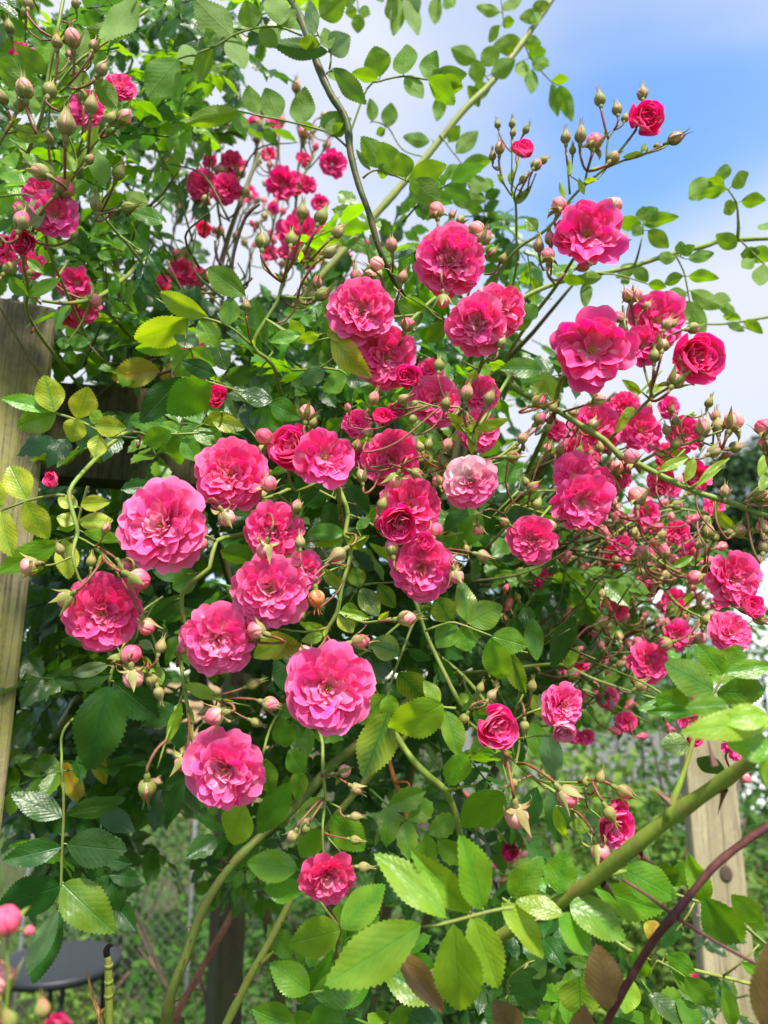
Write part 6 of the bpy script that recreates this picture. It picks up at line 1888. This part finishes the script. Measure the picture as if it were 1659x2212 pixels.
spray('dull shaded thick cane low at the side, passing behind the dark leaves',
      [[(-30, 1800, .85, 13), (48, 1700, .82, 14), (96, 1632, .80, 15), (173, 1514, .76, 15), (224, 1421, .74, 15), (280, 1320, .74, 14)]], (), (), (), d=.8, col=(0.11, 0.16, 0.03, 1), cat='rose cane', name='rose_cane', hair=0, rpx=14)
spray('green stem dropping from the yellow-edged leaves to the smooth green buds',
      [[(890, 1280, .54, 4.5), (918, 1363, .52, 4.5), (953, 1440, .51, 5), (985, 1504, .50, 5), (1000, 1530, .50, 4)]], (), (),
      [([(918, 1363), (969, 1345), (998, 1350), (1062, 1374)], [(973, 1342, 941, 1289, 58, 'v'), (1008, 1342, 1000, 1247, 54, 'v'), (1011, 1346, 1086, 1309, 66, 'e'), (982, 1348, 943, 1399, 56, 'e'), (998, 1351, 1013, 1407, 66, 'e'), (1062, 1374, 1140, 1396, 60, 'e'), (1060, 1378, 1085, 1476, 64, 'e'), (1050, 1372, 1000, 1320, 40, 'd', .02)], 'e', .46),
       ([(1060, 1380), (1100, 1400), (1140, 1410)], [(1100, 1405, 1134, 1502, 48, 'v', .02), (1150, 1335, 1158, 1428, 46, 'g', .05), (1240, 1330, 1190, 1440, 56, 'd', .06)], 'y', .48),
       ([(800, 1262), (777, 1262), (850, 1258)], [(777, 1268, 765, 1224, 40), (780, 1270, 817, 1333, 48), (816, 1262, 855, 1314, 38), (755, 1300, 758, 1370, 42)], 'v', .47)], d=.5, thorns=3)
spray('hanging leaf stalk with dark, lime-margined leaflets below the central gap',
      [[(900, 1330, .52, 3), (886, 1362, .50, 3), (868, 1410, .47, 2.6), (851, 1453, .46, 2.4), (838, 1500, .455, 2.2)]], (), (),
      [([(868, 1410), (851, 1453), (838, 1500), (837, 1540)], [(864, 1411, 798, 1388, 58, 'v'), (848, 1446, 786, 1424, 62, 'd'), (861, 1453, 922, 1514, 64, 'v'), (835, 1501, 776, 1566, 64, 'v'), (838, 1501, 842, 1566, 48, 'e'), (838, 1540, 786, 1682, 88, 'v', -.01), (880, 1400, 930, 1430, 30, 'd')], 'v', .455),
       ([(985, 1530), (960, 1528), (950, 1522)], [(956, 1520, 832, 1588, 98, 'l', -.02), (950, 1518, 915, 1470, 36, 'l'), (962, 1535, 994, 1634, 54, 'e'), (995, 1620, 978, 1702, 66, 'e', .01)], 'l', .45)], d=.47)
spray('dark glossy hanging leaves with one big creased leaflet, beside the post foot',
      [[(300, 1330, .56, 3), (265, 1400, .52, 3), (240, 1452, .50, 2.6), (236, 1480, .50, 2.2)]], (), (),
      [([(260, 1410), (243, 1450), (237, 1482)], [(237, 1482, 185, 1687, 108, 'd', -.01, 5), (240, 1456, 104, 1470, 58, 'd'), (246, 1472, 344, 1554, 78, 'd', .01), (234, 1437, 140, 1460, 30, 's', -.01), (378, 1526, 300, 1570, 54, 'd', .03), (400, 1560, 380, 1620, 50, 'd', .04), (240, 1380, 130, 1385, 36, 'd', .03), (300, 1450, 372, 1470, 50, 'd', .03)], 'd', .49, False)], d=.5)
spray('long drooping leaf of dark shiny leaflets above the small round table',
      [[(150, 1560, .50, 3), (133, 1640, .46, 2.6), (137, 1690, .44, 2.4), (138, 1760, .43, 2.2)]], (), (),
      [([(137, 1690), (137, 1770), (133, 1850), (132, 1904), (122, 1970)], [(142, 1757, 272, 1727, 50, 'd'), (135, 1764, 24, 1713, 58, 'd'), (145, 1824, 272, 1838, 80, 'd', -.01, 5), (133, 1829, 2, 1860, 54, 'd'), (136, 1909, 251, 2021, 88, 'g', -.015, 5), (130, 1914, -6, 1958, 88, 'd'), (125, 1964, 55, 2114, 44, 's', -.02), (133, 1969, 66, 2130, 62, 'd'), (215, 1750, 290, 1796, 50, 'd', .03)], 'd', .43, False)], d=.45)
spray('two broad lime and dark leaves hanging under the lowest pale bloom',
      [[(590, 1560, .56, 3), (565, 1640, .52, 2.6), (545, 1720, .48, 2.2), (530, 1739, .46, 2)]], (), (),
      [([(560, 1660), (530, 1739)], [(530, 1739, 491, 1836, 78, 'l', -.02), (625, 1690, 558, 1806, 64, 'g', .02), (575, 1639, 580, 1728, 58, 'g'), (620, 1614, 604, 1550, 52, 'g'), (625, 1619, 656, 1676, 52, 'g'), (650, 1660, 640, 1730, 42, 'v', .03), (400, 1680, 360, 1785, 40, 'd', .05)], 'g', .48)], d=.5)
spray('toothed mid green leaves behind the tight hanging rosette',
      [[(690, 2290, .52, 4), (720, 2120, .48, 3.5), (728, 2040, .46, 3), (735, 2005, .45, 2.4), (705, 1950, .44, 2)], [(720, 2120, .48, 2.6), (690, 2140, .47, 2.2), (670, 2145, .465, 2)]], (), (),
      [([(735, 2005), (700, 1960), (660, 1900)], [(642, 1876, 520, 1862, 66, 'e'), (655, 1925, 570, 1920, 60, 'e'), (737, 2004, 832, 1910, 80, 'e', -.01), (735, 2009, 623, 2041, 90, 'l', -.015)], 'e', .43, False),
       ([(700, 2140), (670, 2144)], [(668, 2144, 583, 2080, 66, 'e'), (675, 2144, 788, 2130, 76, 'g'), (660, 2150, 720, 2060, 50, 'g', .02), (640, 2215, 543, 2182, 70, 'g'), (672, 2228, 742, 2168, 70, 'g'), (665, 2230, 640, 2180, 50, 'g', .02)], 'e', .45, False)], d=.46, col=(0.20, 0.11, 0.05, 1))
spray('leathery dark leaves in the shaded middle, beside the small globe bloom',
      [[(620, 1000, .64, 3), (560, 900, .58, 3), (500, 840, .54, 2.6), (455, 820, .52, 2.2)]], (), (),
      [([(500, 840), (454, 826), (400, 815)], [(454, 826, 360, 892, 90, 'g', -.02), (392, 815, 300, 914, 64, 'd'), (467, 810, 392, 780, 40, 'd'), (480, 815, 560, 800, 48, 'd'), (490, 800, 470, 750, 40, 'd'), (540, 850, 580, 820, 50, 'd'), (530, 870, 545, 930, 50, 'd'), (440, 850, 395, 850, 40, 'd')], 'd', .50, False),
       ([(560, 900), (620, 920)], [(560, 900, 620, 850, 55, 'd'), (600, 915, 680, 900, 55, 'd'), (600, 920, 650, 970, 50, 'd'), (575, 915, 560, 980, 50, 'd')], 'd', .54, False)], d=.54)

# the nearer rose at the lower edge: a thick shoot with big soft leaves
rt, og, r_ = spray('thick diagonal green cane with big thorns, sweeping up close to the lens',
      [[(900, 2130, .42, 15), (1000, 2075, .40, 14), (1098, 2012, .385, 14), (1188, 1962, .37, 15), (1278, 1902, .355, 16), (1368, 1829, .34, 16.5), (1458, 1758, .33, 16.5), (1566, 1684, .315, 16), (1652, 1618, .30, 14), (1720, 1560, .29, 14)],
       [(1440, 1772, .33, 8), (1452, 1735, .33, 7), (1480, 1660, .335, 5), (1500, 1590, .34, 4), (1520, 1520, .345, 3.5)], [(1290, 1893, .355, 8), (1330, 1885, .355, 5), (1352, 1882, .36, 4)]],
      (), (),
      [([(1110, 1960), (1062, 1968), (960, 1995), (912, 2002)], [(909, 1998, 706, 2128, 112, 'e', -.005, 12), (963, 1982, 810, 1836, 78, 'l', 0, 20), (1017, 1970, 888, 1840, 66, 'l', .01, -10), (979, 1995, 996, 2208, 108, 'l', -.01, 0), (1020, 1976, 1078, 2142, 84, 'l', 0, 0), (1043, 1963, 1003, 1808, 90, 'e', .01)], 'l', .33, False),
       ([(1150, 1990), (1105, 1955), (1085, 1940)], [(1105, 1938, 1172, 1857, 64, 'e'), (1084, 1953, 1194, 2077, 60, 'l', -.02), (1217, 1976, 1112, 1944, 52, 'l', -.025), (1206, 1931, 1218, 1836, 70, 'e'), (1206, 1975, 1284, 2062, 74, 'e', -.01), (1231, 1953, 1366, 2026, 84, 'e', -.005)], 'e', .36, False),
       ([(1352, 1882), (1400, 1900), (1450, 1917)], [(1285, 1917, 1446, 1977, 80, 'e', .01), (1346, 1877, 1464, 1941, 80, 'e'), (1451, 1917, 1425, 1858, 54, 'g', .03), (1455, 1915, 1480, 1860, 40, 'g', .03)], 'e', .37, False),
       ([(1520, 1520), (1545, 1490), (1565, 1456)], [(1541, 1491, 1436, 1432, 80, 'g'), (1562, 1458, 1510, 1392, 54, 'e'), (1568, 1456, 1597, 1392, 58, 'e'), (1548, 1494, 1672, 1500, 76, 'g'), (1566, 1455, 1670, 1436, 44, 'e'), (1490, 1527, 1411, 1504, 60, 'g'), (1500, 1535, 1400, 1540, 30, 'g'), (1490, 1609, 1425, 1609, 54, 'g', .02), (1505, 1638, 1568, 1671, 44, 'd', .01), (1470, 1530, 1380, 1530, 40, 'g')], 'g', .36, False),
       ([(1690, 1560), (1640, 1540), (1580, 1525)], [(1672, 1552, 1470, 1583, 66, 'l', 0, 10), (1573, 1523, 1480, 1528, 50, 'e'), (1664, 1612, 1571, 1606, 74, 'e', 0, 10), (1676, 1600, 1655, 1708, 52, 'l'), (1660, 1545, 1560, 1560, 60, 'l')], 'l', .28, False)],
      d=.35, name='rose_cane', cat='rose cane', hair=0, col=(0.165, 0.235, 0.030, 1), rpx=16)
for (u, v, d, du, dv) in ((1566, 1700, .315, -.1, -1), (1380, 1842, .335, 1, -.9), (1545, 1660, .315, -.2, 1), (1455, 1740, .33, -.8, .7), (1300, 1905, .35, .9, -1), (1250, 1935, .36, .4, -1)):
    dv_ = (RIGHT * du + UP * dv + FWD * .25).normalized()
    thorn(rt, P(u, v, d) + dv_ * .0025 - og, dv_, .011, r_)

rt, og, r_ = spray('purple-red new shoot curving across the pale post with bronze leaves',
      [[(1295, 2290, .34, 7.5), (1314, 2205, .33, 7.5), (1386, 2072, .32, 8), (1420, 2020, .315, 8.5), (1454, 1980, .31, 10), (1490, 1935, .31, 7.5), (1537, 1877, .31, 7.5), (1590, 1832, .31, 7.5), (1656, 1787, .31, 7.5), (1730, 1750, .31, 7)],
       [(1454, 1976, .31, 5), (1400, 1935, .315, 3.6), (1343, 1899, .32, 3.2)], [(1458, 1980, .31, 5), (1541, 2032, .30, 4), (1627, 2079, .29, 4), (1690, 2110, .285, 4)]],
      (), (),
      [([(1318, 2190), (1314, 2180)], [(1314, 2180, 1290, 2040, 84, 'p', -.005, 8), (1255, 2260, 1262, 2172, 58, 'p', 0, 0)], 'p', .33, False),
       ([(1690, 2110), (1668, 2090)], [(1660, 2230, 1668, 2040, 84, 'p', 0, 15)], 'p', .28, False),
       ([(1060, 2260), (1000, 2250)], [(846, 2048, 965, 2190, 58, 'p', .01, -20), (1120, 2250, 1070, 2165, 74, 'p', .01, 15)], 'p', .35, False)],
      d=.32, name='rose_shoot', cat='rose shoot', hair=0, col=(0.085, 0.026, 0.030, 1))
rt, og, r_ = spray('twisted soft green leaves on a bent petiole in front of the pale post',
      [[(1700, 2080, .40, 4), (1560, 1960, .38, 3.5), (1526, 1953, .37, 3), (1440, 1925, .37, 3)]], (), (),
      [([(1560, 1965), (1526, 1953), (1519, 1945)], [(1526, 1953, 1490, 1850, 50, 'e', 0, 'c'), (1519, 1938, 1606, 2046, 88, 'g', -.01), (1640, 1990, 1582, 1935, 56, 'e', -.03), (1650, 2010, 1600, 1950, 40, 'e', -.02)], 'e', .36, False)], d=.37)
spray('jumble of holed and orange-blotched leaves low under the near cane',
      [[(1120, 2300, .52, 4), (1105, 2200, .50, 3.5), (1098, 2120, .49, 3), (1140, 2080, .48, 2.4)]], (), (),
      [([(1140, 2080), (1120, 2120)], [(1150, 2090, 1130, 2180, 80, 'd'), (1250, 2110, 1255, 2200, 96, 'v'), (1380, 2215, 1262, 2240, 60, 'd'), (1180, 2070, 1140, 2110, 50, 'd'), (1130, 2200, 1160, 2270, 70, 'd'), (1090, 2160, 1060, 2230, 60, 'd'), (930, 2090, 905, 2180, 90, 'v', .02), (830, 2100, 960, 2160, 80, 'v', .03), (800, 2110, 700, 2170, 70, 'g', .03), (960, 2230, 880, 2190, 70, 'd', .02)], 'd', .47, False)], d=.49)
spray('thorny yellow-green twig with notched leaves crossing the foot of the pale post',
      [[(1640, 2130, .50, 4.5), (1560, 2110, .50, 4), (1400, 2070, .49, 4.5), (1340, 2040, .49, 4), (1310, 2010, .50, 3)], [(1400, 2070, .49, 3), (1470, 2000, .48, 2.5), (1500, 1950, .48, 2)], [(1560, 2110, .50, 2.6), (1600, 2080, .49, 2), (1640, 2040, .49, 1.6)]], (), (),
      [([(1420, 2075), (1450, 2090)], [(1440, 2060, 1500, 2100, 46, 'g'), (1400, 2110, 1370, 2060, 44, 'g'), (1450, 2100, 1510, 2150, 40, 'g'), (1480, 2110, 1560, 2190, 50, 'g'), (1360, 2110, 1350, 2190, 56, 'l'), (1330, 2200, 1430, 2240, 60, 'g'), (1460, 2160, 1520, 2230, 50, 'g'), (1400, 2150, 1480, 2210, 50, 'd'), (1560, 2130, 1590, 2230, 40, 'g'), (1600, 2080, 1660, 2110, 30, 'e'), (1420, 1990, 1400, 2030, 40, 'o'), (1470, 1960, 1430, 2050, 46, 'd')], 'g', .48, False)], d=.49, thorns=5, hair=0, col=(0.21, 0.25, 0.05, 1))
spray('broad leaves with dull spots hanging in the lower right gap beside pale buds',
      [[(1110, 1560, .54, 3), (1120, 1620, .53, 3), (1100, 1690, .52, 2.4), (1085, 1712, .51, 2)]], (), (),
      [([(1100, 1690), (1085, 1712)], [(1088, 1712, 996, 1788, 94, 'e', -.02), (1200, 1700, 1210, 1830, 60, 'd', .03), (1160, 1700, 1140, 1790, 50, 'd', .05), (1150, 1560, 1180, 1650, 50, 'g', .05)], 'e', .49, False)], d=.52)

# ------------------------------------------------------------------ sprays deep in the tangle, too soft to tell apart
r5 = random.Random(909)
WHERE_A = ['just beneath the even crimson rosette', 'above the side-lit pink ball and its two-tone neighbour', 'over the bare side shoot, by a dim bloom', 'in the middle of the thin tangle', 'between the outermost bloom and the dim one below it',
           'close to the dark rounded leaves under the rosette', 'above the dim bloom by the glossy leaves', 'touching the dim crimson bloom low in the tangle', 'right under the double-headed bloom', 'below the half-open pink bud of the arching cane',
           'hanging beneath the arching cane near its lower bend', 'between the dim bloom and the flat sideways one', 'tucked under the double-headed bloom and beside the rosette', 'in the shade by the yellow-edged leaves', 'low over the grey board fence',
           'above the two-tone sideways bloom', 'in the middle of the tangle, towards the outermost bloom']
WHERE_B = ['under the blurred trio of blooms', 'just beside the stem side of the blurred trio', 'between the blurred trio and the ragged blooms', 'over the blurred trio, against the sky', 'highest of all, under the drooping compound leaf', 'behind the pair of green buds on the lime shoot',
           'low behind the dead dark twigs', 'behind the first round green bud of the lime shoot', 'beside the hanging pink flower near the dark stem', 'at the dark-leaf side of the sky gap', 'behind the ragged blooms under the pale cane', 'over the ragged blooms', 'down at the leafy side of the blurred trio', 'in dark leaves above the nodding slim buds', 'lowest, just above the upper stacked rosette']
for k in range(17):
    u, v = [(1120, 1330), (1200, 1290), (1270, 1350), (1350, 1300), (1420, 1270), (1180, 1400), (1300, 1420), (1360, 1400), (1250, 1240), (1330, 1210), (1420, 1150), (1470, 1330), (1230, 1160), (1150, 1300), (1290, 1500), (1210, 1470), (1380, 1250)][k]
    d = r5.uniform(.62, .85)
    e = (u + r5.uniform(30, 120), v - r5.uniform(40, 110))
    bl = [(e[0] + r5.uniform(-25, 25), e[1] + r5.uniform(-20, 30), r5.uniform(40, 70), r5.choice(('open', 'semi', 'cup')), (r5.uniform(-.4, .5), r5.uniform(-.2, .5)), r5.choice('rrk'))] if k % 5 < 4 else []
    bd = [(u + (e[0] - u) * t + r5.uniform(-60, 60), v + (e[1] - v) * t + r5.uniform(-50, 40), r5.uniform(24, 36), r5.uniform(20, 130), r5.choice('ggppr'), d + r5.uniform(-.03, .03)) for t in (.0, .1, .2, .3, .45, .6, .75, .9, 1.0, 1.1, 1.2)]
    spray('soft-focus sprig of little buds ' + WHERE_A[k], [[(u - 80, v + 60, d + .05, 2.6), (u, v, d, 2.4), e + (d, 1.8)]], bl, bd,
          [([(u, v), (u + 20, v - 20)], [(u, v, u - 30, v - 24, 22, 'e'), (u + 15, v - 15, u + 60, v - 10, 22, 'g'), (u + 15, v - 18, u + 20, v - 60, 20, 'l')], 'e', d)] if k % 2 else (), d=d, seed=1000 + k, far=True, group='sprays in the outer tangle')
for k in range(15):
    u, v = [(420, 500), (520, 470), (590, 480), (470, 320), (560, 300), (600, 440), (540, 560), (620, 580), (660, 300), (400, 300), (700, 560), (600, 330), (380, 480), (360, 400), (740, 610)][k]
    d = r5.uniform(.95, 1.25)
    e = (u + r5.uniform(-30, 60), v - r5.uniform(30, 80))
    bl = [(e[0] + r5.uniform(-25, 25), e[1] + r5.uniform(-20, 30), r5.uniform(26, 46), r5.choice(('open', 'semi')), (r5.uniform(-.4, .5), r5.uniform(-.2, .5)), r5.choice('rrk'))] if k % 3 else []
    bd = [(u + (e[0] - u) * t + r5.uniform(-45, 45), v + (e[1] - v) * t + r5.uniform(-40, 30), r5.uniform(18, 28), r5.uniform(40, 130), r5.choice('ggppr'), d + r5.uniform(-.03, .03)) for t in (.1, .3, .5, .7, .9, 1.1)]
    spray('hazy sprig of small pinkish buds ' + WHERE_B[k], [[(u - 20, v + 90, d + .05, 2.4), (u, v, d, 2.2), e + (d, 1.6)]], bl, bd, (), d=d, seed=2000 + k, far=True, group='sprays behind the dark stem')

# single sprays that fill the outer side
for lab, st, bl, bd, d in (
        ('small pink rosettes peeping out between the double-headed bloom and the cup in profile', [(1240, 1000), (1330, 900), (1390, 840), (1430, 800)], [(1350, 880, 70, 'open', (.1, .2), 'r'), (1300, 890, 56, 'semi', (-.2, .2), 'r'), (1445, 880, 54, 'open', (.2, .1), 'r'), (1200, 930, 50, 'open', (-.2, .1), 'r')], [(1330, 930, 34, 60, 'p'), (1400, 880, 32, 80, 'g'), (1370, 960, 34, 20, 'r'), (1420, 920, 30, 60, 'p'), (1260, 960, 32, 100, 'p')], .60),
        ('three loose blooms lined up under the lower bend of the arching cane', [(1290, 1180), (1380, 1120), (1470, 1100), (1560, 1120)], [(1395, 1110, 60, 'semi', (.1, .0), 'r'), (1465, 1150, 54, 'open', (.2, .1), 'r'), (1540, 1095, 50, 'semi', (.3, .2), 'r'), (1345, 1180, 50, 'open', (-.1, -.1), 'r')], [(1420, 1140, 36, 40, 'p'), (1500, 1120, 34, 30, 'r'), (1560, 1180, 36, 10, 'r'), (1370, 1150, 32, 70, 'g'), (1460, 1210, 34, -20, 'p'), (1530, 1210, 34, 20, 'r'), (1310, 1150, 34, 90, 'p')], .62),
        ('row of little rose blooms over the grey boards, half hidden by leaves', [(1170, 1480), (1260, 1490), (1340, 1530), (1400, 1560)], [(1310, 1505, 52, 'open', (.0, .1), 'r'), (1352, 1560, 50, 'open', (.1, .0), 'r'), (1265, 1590, 40, 'semi', (.2, .0), 'r'), (1235, 1530, 40, 'open', (0, 0), 'r')], [(1360, 1520, 30, 40, 'r'), (1330, 1580, 30, -20, 'p'), (1285, 1480, 30, 70, 'r'), (1390, 1590, 30, 0, 'r')], .72),
        ('pink blooms half covered by the near soft leaves above the pale post', [(1400, 1480), (1460, 1530), (1530, 1580), (1600, 1620)], [(1490, 1560, 60, 'semi', (.2, -.1), 'r'), (1500, 1590, 46, 'cup', (0, -.3), 'r'), (1590, 1610, 70, 'semi', (.2, .1), 'r'), (1510, 1500, 44, 'open', (0, .2), 'r')], [(1450, 1580, 36, -60, 'p'), (1610, 1680, 40, -30, 'r'), (1540, 1520, 32, 40, 'r'), (1480, 1490, 34, 60, 'p')], .52),
        ('two blurred round blooms and buds low in the gap by the leafy stalks', [(1040, 1760), (1070, 1790), (1100, 1830), (1110, 1850)], [(1102, 1838, 46, 'cup', (0, 0), 'r'), (1240, 1590, 36, 'open', (0, 0), 'r')], [(1130, 1845, 30, 20, 'r'), (1140, 1810, 30, 60, 'r')], .8)):
    spray(lab, [[(u, v, d, 2.4) for u, v in st]], bl, [q + (d + r5.uniform(-.03, .03),) for q in bd], (), d=d, seed=hash_(lab), far=True)
